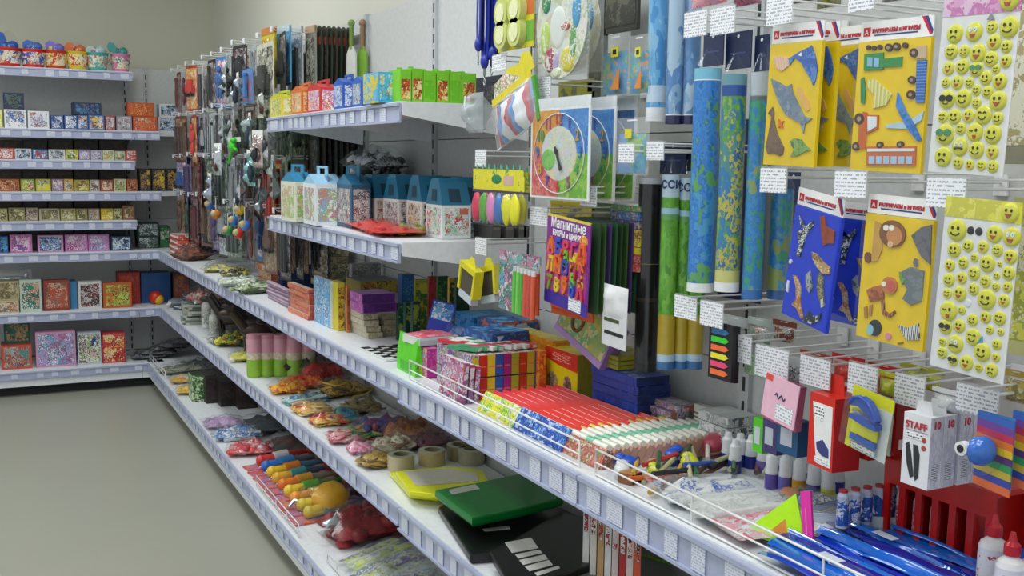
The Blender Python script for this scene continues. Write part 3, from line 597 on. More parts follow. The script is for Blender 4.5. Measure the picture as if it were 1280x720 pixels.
# seventh shelf
fr = lambda h: mat(h)
tp = bbx(-4, 376, 24, 0, ZS, A('#8a6a50', '#d8ccb0', '#a04a30', '#5a6a70', sc=40), mat('#c8b890'), mat('#a89870'), 'flat cream framed puzzle box, lower of two at the left of the seventh shelf', 'toy box', 'picture boxes on the seventh shelf', frame=mat('#c8b890'))
bbx(-4, 352, 24.5, 0, tp+.0015, A('#9a9470', '#c8b890', '#5a5a44', '#7a6a4a', sc=40), mat('#a89c74'), mat('#a89870'), 'cream and olive puzzle box, upper of two at the left of the seventh shelf', 'toy box', 'picture boxes on the seventh shelf', frame=mat('#b0a47c'))
s7 = [(25, 52.5, 350, ('#b8c8b8', ('#2a8a7a', '#1c5a50', '#e0e4d8', '#3a3a3a', '#c8a080')), 'teal picture box in a pale frame on the seventh shelf'), (54.5, 88, 350.5, ('#8a3a30', ('#a83a2c', '#c8b098', '#5a4034', '#8a6a5a', '#b8503c')), 'red and brown picture box in the middle of the seventh shelf'),
      (98, 127.5, 352, ('#c8ccc8', ('#b8bcb8', '#5a2c2c', '#2c2c30', '#d8dad6', '#7a2c2c')), 'grey box with a dark red car picture on the seventh shelf'), (129, 165.5, 353.5, ('#b85a28', ('#c8502c', '#7a9a3a', '#d8b848', '#6a2c20', '#a8c860')), 'orange framed car picture box on the seventh shelf')]
for a, b, y0, p, lab in s7: bbx(a, y0, b, 0, ZS, A(*p[1], sc=30), mat(p[0]), mat(p[0]), lab, 'toy box', 'picture boxes on the seventh shelf', frame=mat(p[0]), d=.07, fw=.09)
bbx(88.5, 352, 96.5, 0, ZS, mat('#3c86b8'), mat('#3c86b8'), mat('#2c6a98'), 'narrow blue box standing edge on between picture boxes', 'toy box', 'picture boxes on the seventh shelf', Y=6.9)
bbx(148, 341, 176, 0, ZS, A('#b03024', '#8a2018', '#c04a34', sc=30), mat('#a02c20'), mat('#a02c20'), 'red box standing behind the orange framed car box', 'toy box', 'picture boxes on the seventh shelf', Y=7.0)
q = bbx(176, 341, 214, 0, ZS, mat('#24508c'), mat('#24508c'), mat('#20406c'), 'plain dark blue box behind the toy ball in the corner of the seventh shelf', 'toy box', 'picture boxes on the seventh shelf', Y=7.02)
bb = bpy.data.objects[-1] if False else None
xx = solve(0, (0, 7.0, ZS+.1), x=193); zz = solve(2, (xx, 7.0, 0), y=354)
put([P('ball', M().blob((0, 0, 0), .042, 0, 16, 10), mat('#c8321e', .3)), P('ball_patch', M().blob((.016, -.016, -.012), (.032, .032, .032), 0, 14, 9), mat('#d8a824', .3))], 'toy_ball', 'red and yellow toy ball in front of the dark blue box in the corner', 'ball', None, (xx, 6.955, ZS+.043))
bbx(216, 342, 238, 0, ZS, A('#a8503c', '#3c6a9a', '#8a6a60', '#c87a50', sc=36), mat('#7a4a40'), mat('#5a4a50'), 'reddish picture box deep in the corner of the seventh shelf', 'toy box', 'picture boxes on the seventh shelf', Y=7.05)
# silver toy on top of the seventh shelf boxes
x = solve(0, (0, 6.9, ZS+.2), x=16)
put([P('tray', M().box(-.11, .11, -.05, .05, 0, .02), mat('#3a4450')), P('clear_lid', M().pillow(.21, .09, .035, cz=0), FILM2), P('silver_plane', M().blob((0, 0, .035), (.09, .018, .016)).blob((0, 0, .035), (.02, .045, .006)).blob((.075, 0, .05), (.012, .004, .018)), mat('#b9c0c6', .2, 1))],
    'toy_plane_box', 'silver toy plane in a clear topped tray lying on the boxes at the left', 'toy', None, (x, 6.93, tp+.09), 0)
# bottom shelf
bbx(5, 401, 38.5, 0, ZB+.145, A('#1f5a48', '#184438', '#2c6a54', '#b07a50', sc=26), mat('#1c4c3e'), mat('#1c4c3e'), 'dark green box standing on the red framed box at the bottom left', 'toy box', 'boxes on the bottom shelf', Y=6.87)
bbx(2, 431.5, 41, 0, ZB, A('#2c8a8a', '#c8705a', '#6a3a40', '#98c0b8', '#b04a38', sc=28), mat('#b8402c'), mat('#8a3a2c'), 'red framed picture box under the dark green box', 'toy box', 'boxes on the bottom shelf', Y=6.80, frame=mat('#c04a34'), d=.17)
s8 = [(45, 96, 415.5, ('#c890b0', ('#4a9ab8', '#c8a0c8', '#7a6ab0', '#d8e0e4', '#3a6a80', '#b86a98')), 'large pink and turquoise picture box on the bottom shelf'), (97.5, 127.5, 416.5, ('#b8c0cc', ('#2c3c8a', '#8ab04a', '#e0e0d8', '#5a4a40', '#c8b8a8')), 'white and blue picture box with green corner on the bottom shelf'),
      (128, 157.5, 416.5, ('#b02c3c', ('#c02c3c', '#d89a3c', '#e8d0a0', '#8a2030', '#c84a30')), 'red picture box at the right end of the bottom shelf boxes')]
for a, b, y0, p, lab in s8: bbx(a, y0, b, 0, ZB, A(*p[1], sc=26), mat(p[0]), mat(p[0]), lab, 'toy box', 'boxes on the bottom shelf', Y=6.79, frame=mat(p[0]), d=.1, fw=.05)
# flat bags in the corner, bottom shelf
cc = ['#3a3c58', '#4a4a52', '#2c3a4a', '#5a5a60', '#3a2c3c', '#4a5a4a', '#5c5c68', '#2a2c30']
k = 0
for j in range(9):
    px = 166+j*11; p = RZ(px, 452-(j % 3)*3, ZB)
    put(lybag(.15, .24, .035, [cc[j % 8], cc[(j+3) % 8], '#8a8c90'], seed=j, n=8, kind='brick'), 'toy_bag', f'flat dark toy bag lying in the corner of the bottom shelf, {od(j)} from the left', 'bag', 'flat bags in the corner of the bottom shelf',
        (min(1.18, .93+j*.03), 6.86+(j % 2)*.1+.0*j, ZB+.004+(j//2)*.02), R.uniform(-.3, .3))
# flat blue books and papers on the corner of the seventh shelf
for i in range(6):
    c = ('#2c62a8', '#3a74b0', '#c8ccc4', '#284e84', '#5a6a78', '#8a9aa8')[i]
    put(faces(.26, .19, .008, mat(c), mat('#d8d8d0'), A(c, '#c8c8c0', '#3a5a88', sc=18)), 'activity_book', f'thin {"blue" if i in (0,1,3) else "grey"} book lying in the corner of the seventh shelf, {od(i) if i else "lowest"}{" from the bottom" if i else ""}', 'book', 'books in the corner of the seventh shelf',
        (1.18+R.uniform(-.02, .02), 6.72+R.uniform(-.02, .02), ZS+.001+i*.0085), R.uniform(-.3, .3))
# ================================================================ hanging toys between the corner and the first pair of upper shelves
ROWZ = [1.925, 1.66, 1.42, 1.21]
ROWN = ['top', 'second', 'third', 'lowest']
pk = [ # colour words, card, print, toy
 ('dark red', '#5a2228', ('#7a2c30', '#c8b8b0', '#2c1a1c'), '#6a2a2e'), ('black', '#26262a', ('#1c1c20', '#c8c8c8', '#5a2a2a'), '#2a2a2e'), ('silver grey', '#a8b0b4', ('#dfe4e6', '#4a5056', '#8a9298'), '#9aa0a4'),
 ('white', '#c8ccca', ('#e4e6e6', '#5a5e60', '#a0a8a8'), '#3a3c3e'), ('blue', '#3a78b8', ('#4a90c8', '#c84a3a', '#dfe6ea'), '#2a5a9a'), ('brown', '#6a4a38', ('#8a6a4c', '#3a2a20', '#b8a080'), '#5a3c2c'),
 ('dark green', '#2c4a34', ('#3a5a3c', '#1c2a20', '#a8b090'), '#26402c'), ('red and yellow', '#a83a2c', ('#d8b034', '#c8402c', '#e8d8b0'), '#c8382a'), ('purple', '#5a4a7a', ('#6a5a90', '#c8c0d8', '#2c2440'), '#4a3a6a'), ('grey green', '#5a6a62', ('#78887c', '#2c3430', '#b8c0b4'), '#4a5850')]
plan = [[0, 0, 7, 3, 1, 4, 2, 1, 2, 3, 1], [5, 5, 7, 2, 2, 3, 2, 6, 5, 9, 6], [4, 8, 5, 0, 6, 9, 2, 8, 1, 7, 9], [5, 6, 0, 5, 8, 2, 9, 1, 0, 5, 1]]
NC = 11; q5 = random.Random(11)
BL = {}
for r in range(4):
    for c in range(NC):
        Y = 6.55-c*.238; z = ROWZ[r]+q5.uniform(-.01, .01)
        hook(XR-.032, Y, z+.012, .30, f'white wire hook holding toy packs, {ROWN[r]} row, {od(c)} from the corner', tag=True, tw=.035, th=.022, group='wire hooks between the corner and the upper shelves')
        k = plan[r][c]; lay = (1.1, 1.17, 1.25) if c > 7 else (1.1, 1.2)
        for li, X in enumerate(lay):
            kk = k if li == 0 or c > 7 else (k+3) % 10
            nm, cd, pr, ty = pk[kk]; sh = (r*3+c+li) % 4; key = (kk, sh, r == 0)
            w, h = (.155, .275)
            if key not in BL: BL[key] = blister(w, h if r else .25, .035, (mat(cd), A(*pr, sc=70)), mat(ty, .35, 0), sh, kk)
            kind = ('toy gun', 'figure', 'toy vehicle', 'stick set')[sh]
            put(BL[key], 'toy_pack', f'{nm} {kind} pack, {ROWN[r]} hook row, {od(c)} from the corner' + (', in front' if li == 0 else ', in the middle' if li == 1 and c > 7 else ', by the wall'), 'toy pack',
                'toy packs hanging in the far corner', (X+q5.uniform(-.01, .01), Y+.05*(li % 2)+q5.uniform(-.012, .012), z+.005), FW+q5.uniform(-.25, .25))
# packs that catch the eye
def cardpack(x0, y0, x1, y1, X, parts_fn, name, label, cat, group=None, rot=0, rz=None, dY=0):
    Y, w, z, h = cardpos(x0, y0, x1, y1, X)
    e = (0, rot, FW+(rz or 0))
    e = Euler((0, 0, FW+(rz or 0))).to_matrix() @ Euler((0, rot, 0)).to_matrix()
    return put(parts_fn(w, h), name, label, cat, group, (X, Y+dY, z), tuple(e.to_euler()))
cardpack(321, 58, 342, 148, 1.04, lambda w, h: blister(w, h, .04, (mat('#c8c8b4'), A('#1c1c1c', '#dcdccc', '#98987c', sc=60)), mat('#2a2a28'), 2, 5), 'bike_toy_pack', 'tall cream pack with a black wheel toy, topmost beside the upper shelf', 'toy pack')
cardpack(303, 88, 316, 130, 1.04, lambda w, h: blister(w, h, .03, (mat('#3a88c8'), A('#3a88c8', '#c84a3a', sc=60)), mat('#3a7ac0'), 0, 6), 'blue_toy_pack', 'bright blue toy pack in front of the silver ones in the top row', 'toy pack')
cardpack(288, 172, 304, 204, 1.03, lambda w, h: [P('lizard', M().blob((0, -.02, -h*.35), (w*.18, .015, h*.22)).blob((w*.12, -.02, -h*.12), (w*.1, .014, h*.1)).tube([(0, -.02, -h*.5), (-w*.15, -.02, -h*.75), (-w*.3, -.02, -h)], .006).tube([(-w*.3, -.02, -h*.2), (0, -.02, -h*.35), (w*.35, -.02, -h*.5)], .006), mat('#3cc828', .3)), P('header_card', M().box(-w*.3, w*.3, -.001, .001, -.02, 0), mat('#e0e4e0'))], 'green_toy_lizard', 'bright green rubber lizard hanging among the silver packs', 'toy')
# long packs beside the upper shelf, seen edge on behind it
def flatpack(w, h, c1, c2, hdr=None):
    m = M(); m.box(-w/2, w/2, -.004, .004, -h, 0)
    return [P('pack_board', m, mat(c1)), P('front_print', M().box(-w*.44, w*.44, -.0048, -.004, -h*.9, -h*.16), c2), P('header_card', M().box(-w/2, w/2, -.0055, .0055, -h*.1, .004), mat(hdr or c1))]
lst = [(1.08, 4.30, .15, .24, '#c8b82c', A('#d8cc3c', '#a85a2c', '#e8e4b0'), '#c07a34', 'yellow toy pack with an orange header'), (1.12, 4.24, .17, .22, '#5aa8d8', A('#6ab4e0', '#a8d4ec', '#4a90c8', sc=25), '#b8d4e4', 'sky blue toy pack'),
       (1.17, 4.22, .13, .24, '#c8cccc', A('#dfe4e4', '#8a9aa8'), None, 'pale grey toy pack'), (1.21, 4.15, .10, .25, '#8a8a80', A('#c8c8bc', '#5a5a50'), '#b89a80', 'grey pack with a beige header')]
for i, (X, Y, w, h, c, a, hd, lab) in enumerate(lst): put(flatpack(w, h, c, a, hd), 'toy_pack', f'{lab} hanging left above the upper shelf boxes', 'toy pack', 'packs hanging above the left end of the top shelf', (X, Y, 1.95), FW+.1)
for i in range(7):
    X = 1.235+i*.02
    m = M(); m.prism([(-.02, -.26), (.02, -.26), (.03, -.1), (.018, -.01), (0, .0), (-.018, -.01), (-.03, -.1)], -.004, .004)
    put([P('blade', m, mat(('#28362a', '#3a3428')[i % 2])), P('handle_band', M().box(-.02, .02, -.005, .005, -.075, -.045), mat('#a04a34'))], 'wooden_toy_sword', f'dark toy sword hanging above the upper shelf boxes, {od(i)} from the left', 'toy', 'dark toy swords in a row', (X, 4.12, 1.955-.0*i), FW+.15)
for i, (X, c, l, a) in enumerate(((1.335, '#d8dcd4', 'white bladed toy shovel with a green handle', '#6a8a3a'), (1.37, '#7aa83a', 'green handled toy axe at the end of the hook row', '#8a6a50'))):
    m = M(); m.prism([(-.03, -.25), (.03, -.25), (.028, -.13), (.01, -.1), (-.01, -.1), (-.028, -.13)], -.004, .004, 0); h_ = M().cyl((0, 0, -.11), (0, 0, 0), .009, 8).blob((0, 0, -.01), (.02, .01, .014))
    put([P('blade', m, mat(c)), P('handle', h_, mat(a))], 'toy_tool', l, 'toy', None, (X, 4.02-.03*i, 1.97), FW+.3)
# dark packs under the top shelf (behind the second one)
for i in range(8):
    X = 1.2+i*.024
    put(flatpack(.13, .2, ('#2c3a34', '#4a3c34', '#23262a', '#3a4a44')[i % 4], A('#3a4a44', '#1c2420', '#8a9088', '#5a3a34')), 'toy_pack', f'dark flat toy pack hanging under the top shelf, {od(i)} from the aisle', 'toy pack', 'dark packs hanging under the top shelf', (X, 4.09, 1.535), FW)
# ================================================================ heaps on the long shelf, far part
def at(px, py, Z): p = RZ(px, py, Z); return (p.x, p.y, Z)
def copter(c1, c2, s=1):
    b = M(); b.blob((0, 0, .045*s), (.075*s, .028*s, .03*s)).cyl((.05*s, 0, .05*s), (.17*s, 0, .062*s), .012*s, 8, .005*s).prism([(.15*s, .06*s), (.18*s, .06*s), (.185*s, .1*s), (.165*s, .1*s)], -.002, .002)
    r = M().box(-.13*s, .13*s, -.008*s, .008*s, .086*s, .089*s).box(-.008*s, .008*s, -.11*s, .11*s, .086*s, .089*s).cyl((0, 0, .07*s), (0, 0, .09*s), .006*s, 8)
    k = M().tube([(-.06*s, -.03*s, .004), (.06*s, -.03*s, .004)], .003).tube([(-.06*s, .03*s, .004), (.06*s, .03*s, .004)], .003).tube([(0, -.03*s, .004), (0, -.012*s, .03*s)], .003).tube([(0, .03*s, .004), (0, .012*s, .03*s)], .003)
    g = M().blob((-.045*s, 0, .05*s), (.035*s, .022*s, .02*s))
    return [P('fuselage', b, mat(c1, .3)), P('rotor', r, mat(c2, .4)), P('skids', k, mat(c2)), P('canopy', g, mat('#10161c', .1))]
stack(221, 321, 213, 250, 294, ZM, 4, [(A('#c8503c', '#e0e0dc', '#a83a2c', sc=50), A('#c8503c', '#e6e4de', sc=40, k='z'), mat('#b8a8a0'))], 'red and white striped game box', 'box', 'striped game boxes at the far end of the long shelf', where='far end of long shelf')
put(copter('#23242a', '#1a1a1e', 1.15), 'toy_helicopter', 'black toy helicopter lying on the far part of the long shelf', 'toy', 'toy helicopters', at(292, 322, ZM+.06), 2.2)
put(copter('#3a3c44', '#1a1a1e', 1.0), 'toy_helicopter', 'dark grey toy helicopter left of the black one on the long shelf', 'toy', 'toy helicopters', at(268, 312, ZM+.07), .6)
for i, (px, py, cl, kd, lab, w, l, hh) in enumerate([
    (240, 325, ['#3a3c44', '#8a5a40', '#c8703c', '#2c2e34'], 'brick', 'dark bag with bits of orange', .22, .2, .09), (265, 312, ['#2a2c30', '#4a3a34', '#5a6a70'], 'lump', 'black toy bag against the hanging packs', .25, .2, .12),
    (300, 305, ['#3a68b0', '#d8b034', '#c8402c', '#2c6a3a'], 'lump', 'bag of blue, yellow and red balls', .24, .2, .16), (330, 312, ['#2a2622', '#4a4038', '#1c1a1a'], 'lump', 'dark brown toy bag', .3, .24, .16),
    (272, 340, ['#c8c04a', '#dcd8a0', '#8a8a7a'], 'lump', 'bag of yellow and cream pieces', .14, .16, .05), (295, 345, ['#d8c838', '#e0dc90', '#3a3a3a'], 'lump', 'bag of lemon yellow pieces', .14, .16, .05),
    (300, 357, ['#dfe4dc', '#b8c8b0', '#4a5a4a'], 'stick', 'bag of white and pale green rods', .16, .2, .05), (318, 366, ['#dfe4d8', '#a8b890', '#5a6a4a'], 'stick', 'bag of white rods beside the orange boxes', .14, .18, .06)]):
    p = at(px, py, ZM); put(lybag(w, l, hh, cl, i+30, kd), 'toy_bag', f'{lab} on the far part of the long shelf', 'bag', 'toy bags on the far part of the long shelf', p, R.uniform(-.4, .4))
# sets of boxes
def st(*a, **k): stack(*a, **k)
NV = (A('#26386c', '#22305c', sc=20), mat('#2a3f7c'), mat('#8a90a0'))
ORR = (A('#c8502c', '#e0b0a0', '#a83a24', '#c87a50', sc=60), A('#c86a3c', '#c05a60', '#d88a50', sc=60), mat('#b8a898'))
st(338, 361, 322, 352, 333, ZM, 3, [(A('#a8402c', '#c8c0b0', '#b8502c', sc=60, k='v'), A('#b85a34', '#d8c8b0', '#9a6a3c', sc=50), mat('#b0703c'))], 'orange and red book', 'box', 'orange boxes on the long shelf', where='middle of the long shelf')
st(352, 362, 349, 401, 332, ZM, 5, [NV], 'dark blue game box', 'box', 'dark blue boxes on the long shelf', where='middle of the long shelf')
st(360, 386, 333, 366, 362, ZM, 6, [(A('#7a5a78', '#b8a0b0', sc=60), A('#8a6a88', '#c8b0c0', '#6a4a6a', sc=50, k='z'), mat('#b8a8b4'))], 'mauve puzzle box', 'box', 'mauve boxes on the long shelf', where='at the shelf edge')
st(385, 401, 361, 394, 362, ZM, 6, [(A('#c05030', '#8a3a5a', '#c86a3c', sc=60), A('#d07a48', '#b85a68', '#e09a60', '#a84a3c', sc=34, z=3), mat('#d0b8a8'))], 'orange and plum puzzle box', 'box', 'orange puzzle boxes on the long shelf', where='at the shelf edge')
skX(1.24, 402, 390, 436, 312, ZM, 7, [(A('#8a8a60', '#c8c0a0', '#5a5a40', sc=50), A('#b8b098', '#d8ccb8', sc=50, k='z'), mat('#a8a088')), (A('#a89878', '#6a6a4a', sc=50), A('#c8b8a8', '#b09a88', sc=50, k='z'), mat('#a8a088'))], 'cream and olive puzzle box', 'box', 'olive puzzle boxes at the back of the long shelf', where='back of the long shelf')
skX(1.26, 441, 437, 478, 330, ZM, 3, [(A('#8a8c8c', '#b8b8b0', '#6a6e70', sc=50), mat('#9a9a98'), mat('#a8a8a4'))], 'grey puzzle box', 'box', 'grey boxes at the back of the long shelf', where='back of the long shelf')
# standing blue and yellow boxes
kbx(413, 411, 393, 418, 352, ZM, mat('#d8dce0'), A('#5aa8d0', '#a8d0e4', '#3a7ab8', '#d8e4ea', '#4a8ac0', sc=30), mat('#c8d4dc'), 'pale blue picture box standing on edge at the middle of the long shelf', frame=WH)
kbx(423, 414, 414, 431, 354, ZM, A('#d8b838', '#c8a02c', '#2a2420', '#d86a34', '#e0c850', sc=60), mat('#d0c030'), mat('#c8b84a'), 'yellow box with black dots standing beside the pale blue box')
kbx(434, 416, 432, 438, 358, ZM, A('#b0643c', '#8a4a34', sc=50), mat('#c87a3c'), mat('#b87a4a'), 'thin brown book standing right of the yellow box', 'book', name='thin_book')
st(452, 392, 437, 496, 368, ZM+.095, 2, [(A('#5a2a78', '#4a2468', sc=20), A('#a850a0', '#8a3a98', '#c070b0', sc=34), mat('#8a6a98'))], 'purple game box', 'box', 'purple boxes on the long shelf', where='lying on the cream boxes')
st(457, 424, 437, 477, 393, ZM, 4, [(A('#b0a888', '#98906c', '#c8c0a0', sc=60), A('#c8c0a8', '#b8b098', sc=40), mat('#c8c0a4'))], 'cream domino box', 'box', 'cream boxes on the long shelf, left column', where='left column under the purple boxes')
st(478, 421, 462, 497, 393, ZM, 4, [(A('#b0a888', '#98906c', '#c8c0a0', sc=60), A('#c8c0a8', '#b8b098', sc=40), mat('#c8c0a4'))], 'cream domino box', 'box', 'cream boxes on the long shelf, right column', where='right column under the purple boxes')
st(450, 368, 432, 500, 352, ZM+.1, 1, [(A('#a89a30', '#c8a83c', '#3a2c20', '#b06a3c', sc=50), mat('#98883c'), mat('#6a7278'))], 'flat olive yellow board game box', 'box', 'yellow board game', where='behind the purple boxes')
# green and blue boxes at the back
for i, (cx, xl, xr, yt, yb, f, s, lab) in enumerate([(503, 497, 518, 344, 400, ('#2c6aa8', '#1c4a80', '#4a8ac0'), '#245890', 'blue box'), (519, 517, 535, 350, 402, ('#b8b034', '#8a8a2c', '#3a6a34'), '#98982c', 'olive yellow box'), (536, 534, 546, 346, 398, ('#a83a34', '#8a2c2c'), '#8a2c2c', 'dark red box'),
      (547, 545, 560, 346, 396, ('#2c6a34', '#1a3a20', '#4a8a3c'), '#1f4a2a', 'green striped box'), (561, 559, 568, 348, 396, ('#d8a82c', '#2c5a34'), '#c8982c', 'narrow yellow box'), (570, 567, 586, 348, 396, ('#1c4a2c', '#163a24'), '#1c4028', 'dark green box')]):
    kbX(1.26, cx, xl, xr, yt, ZM, A(*f, sc=36), mat(s), mat('#3a5a4a'), f'{lab} standing at the back of the long shelf, {od(i)} from left', group='standing boxes at the back of the long shelf')
for i in range(3): kbX(1.2, 498+i*9, 495+i*9, 507+i*9, 380-i, ZM, A('#1c4a3a', '#163a2e', '#8a9a4a', sc=40), mat('#1c4438'), mat('#2c5a48'), f'dark green small box in front of the row of standing boxes, {od(i)} from the left', group='small dark green boxes')
# ================================================================ upper shelves
PX = [(352, 141, 344, 369, 112, '#d8c838', ('#e4e0b0', '#c8a83c', '#8aa83c', '#d8d48a'), '#c0c82c', 'yellow and green'), (379, 138, 370, 396, 102, '#d8742c', ('#e0a050', '#d8c890', '#c85a2c', '#e8d8b0'), '#d0682a', 'orange'),
      (397, 136, 386, 424, 98, '#c83030', ('#e0c870', '#c84a70', '#dfd4e0', '#a86ab8', '#e8e0c8'), '#c02c34', 'red roofed'), (431, 134, 424, 449, 92, '#2c5ab8', ('#b8cce0', '#4a78b8', '#7a5aa0', '#e0e4e8'), '#2456b0', 'blue roofed'), (455, 130, 448, 472, 90, '#2a60b8', ('#d8d8c8', '#4a5a8a', '#c8d0d8', '#7a8aa8'), '#2a60b8', 'blue and white')]
for i, (cx, cy, xl, xr, yt, c, fp, rf, lab) in enumerate(PX):
    kbx(cx+3, 0, xl, xr, yt, Z2, None, None, None, f'{lab} craft box with carry handle, {od(i)} from left, top shelf', 'craft box', 'craft boxes on the top shelf', 'craft_box', parts=None) if False else None
    Xb = 1.03; Yb = solve(1, (Xb, 0, Z2+.02), x=xl); Yn = solve(1, (Xb, 0, Z2+.02), x=cx+5); wn = solve(0, (0, Yn, Z2+.02), x=xr)-Xb
    zt = solve(2, (Xb, Yn, 0), y=yt); 
    put(kit(max(wn, .07), max(Yb-Yn, .06), zt-Z2, mat(c), A(*fp, sc=45), mat(rf, .4), .26), 'craft_box', f'{lab} craft box with carry handle, {od(i)} from left, top shelf', 'craft box', 'craft boxes on the top shelf', (Xb+wn/2, (Yb+Yn)/2, Z2+.001), R.uniform(-.05, .05))
def rowX(Y, xs, z, yt, D, fn, name, lab, cat, group, ybase=None):
    for i, (a, b) in enumerate(zip(xs, xs[1:])):
        X0 = solve(0, (0, Y, z+.02), x=a); X1 = solve(0, (0, Y, z+.02), x=b); zt = solve(2, (X0, Y, 0), y=yt[i % len(yt)])
        put(fn(i, X1-X0-.002, D, zt-z), name, lab(i), cat, group, ((X0+X1)/2, Y+D/2, z+.001), R.uniform(-.03, .03))
rowX(2.72, [472, 499], Z2, [90], .12, lambda i, w, d, h: faces(w, d, h, A('#5ab4e0', '#b8d8e8', '#d8b838', '#3a90c8', sc=30), A('#d8c030', '#5ab0d8', sc=30), mat('#2a80c0'), mat('#4ab0e0')), 'picture_box', lambda i: 'light blue picture box left of the green boxes on the top shelf', 'box', None)
GR = mat('#7ac62a')
rowX(2.66, [500, 514.5, 529, 545, 561, 577, 595], Z2, [84, 83, 86, 86, 87, 89], .1, lambda i, w, d, h: faces(w, d, h*.94, A('#7ac62a', '#6ab824', sc=14) if i in (2, 4) else A('#c8502c', '#8a3a24', '#d8b048', '#e0d8a0', sc=55), GR, GR, GR, .1, title=GR)+[P('handle_tab', M().prism([(-w*.3, h*.9), (w*.3, h*.9), (w*.22, h*1.03), (-w*.22, h*1.03)], -.002, .002), GR)],
     'green_box', lambda i: f'lime green box, {od(i)} from the left in the row of six on the top shelf', 'box', 'lime green boxes on the top shelf')
# second upper shelf
PX2 = [(371, 239, 356, 395, 206, 3.5, '#d8dcc8', ('#b8c890', '#c88a70', '#e4e8e0', '#8ab85a'), '#2a86b0', 'pale green craft box with a blue roof'), (395, 241, 384, 431, 208, 3.3, '#dfe4ea', ('#e0e4e8', '#9ac06a', '#c87a8a', '#8ab0d0'), '#9ac8e4', 'white house shaped craft box'),
       (436, 239, 428, 466, 208, 3.15, '#2c5a78', ('#b8b8b8', '#4a4a58', '#e0e0dc', '#7a5a60'), '#1c6a90', 'dark blue craft box')]
for i, (cx, cy, xl, xr, yt, Yn, c, fp, rf, lab) in enumerate(PX2):
    Xb = solve(0, (0, Yn, Z4+.02), x=xl+14); w = solve(0, (0, Yn, Z4+.02), x=xr)-Xb; zt = solve(2, (Xb, Yn, 0), y=yt)
    put(kit(w, .16, zt-Z4, mat(c), A(*fp, sc=55), mat(rf, .4), .3), 'craft_box', f'{lab}, {od(i)} from left, lower upper shelf', 'craft box', 'craft boxes on the lower upper shelf', (Xb+w/2, Yn+.1, Z4+.001), R.uniform(-.06, .06))
TEAL = mat('#1f6f92', .35)
for i, (xl, xr, yt, Yn) in enumerate(((467, 501, 219, 3.18), (497, 533, 219, 3.02), (527, 560, 220, 2.86), (553, 588, 224, 2.67))):
    Xb = solve(0, (0, Yn, Z4+.02), x=xl); w = solve(0, (0, Yn, Z4+.02), x=xr)-Xb; zt = solve(2, (Xb, Yn, 0), y=yt)
    put(kit2(w, .13, zt-Z4, A(*[('#b8605a', '#c8c89a', '#e4e6e0', '#6a9a5a', '#e4e6e0'), ('#5a5a60', '#e4e6e4', '#8a8a8a', '#e4e6e4'), ('#3a3a40', '#e4e6e0', '#c8a030', '#dfe4e2'), ('#c83a48', '#e8ecec', '#7ab05a', '#b8d0dc', '#e8ecec')][i], sc=90), TEAL), 'craft_kit',
        f'white kit box with a teal handled lid, {od(i)} from the left of four', 'craft box', 'teal lidded kit boxes', (Xb+w/2, Yn+.06, Z4+.001), R.uniform(-.04, .04))
for i in range(2): put(kit2(.09, .1, .17, A('#6a7480', '#3a3c48', '#b8b8bc', sc=60), TEAL), 'craft_kit', f'dark kit box with a teal lid {("behind the nearest white kit box", "deepest on the shelf, against the wall")[i]}', 'craft box', 'dark kit boxes', (1.27, 2.78+i*.14, Z4+.001), .05)
p = RZ(470, 279, Z4+.012)
put(lybag(.62, .17, .034, ['#d82c28', '#e03a30', '#c8241f', '#e8503c'], 5, 'brick', n=70), 'red_bag', 'flat clear bag of red pieces lying at the front of the lower upper shelf', 'bag', None, (1.095, 3.02, Z4+.002), -.12)
put(lybag(.1, .14, .03, ['#d8c838', '#e4d850', '#3a7a3a'], 8, 'lump', n=14), 'yellow_bag', 'small bag of yellow pieces between the kit boxes and the red bag', 'bag', None, (1.13, 2.86, Z4+.002), .3)
put(lybag(.22, .2, .1, ['#e4e8ea', '#2c3430', '#3a4a3c', '#c8d0d4'], 9, 'lump', n=24), 'white_bag', 'white and dark green bag lying behind the craft boxes', 'bag', None, (1.27, 3.55, Z4+.16), .2)
put(faces(.26, .24, .155, mat('#3a3e40'), mat('#2c2e30'), mat('#3a3c3e')), 'dark_carton', 'dark carton behind the craft boxes carrying the white bag', 'box', None, (1.25, 3.55, Z4+.001), 0)
# grey slatted thing under the erasers bag on the shelf
for i in range(4):
    X = solve(0, (0, 2.66, Z4+.02), x=609+i*16)
    put(faces(.026, .12, .038, mat('#5a5858'), mat('#4a4848'), mat('#6a6868'), title=mat('#76736e')), 'grey_box', f'narrow dark grey box at the end of the upper shelf, {od(i)} from aisle', 'box', 'narrow grey boxes', (X, 2.66, Z4+.001), 0)

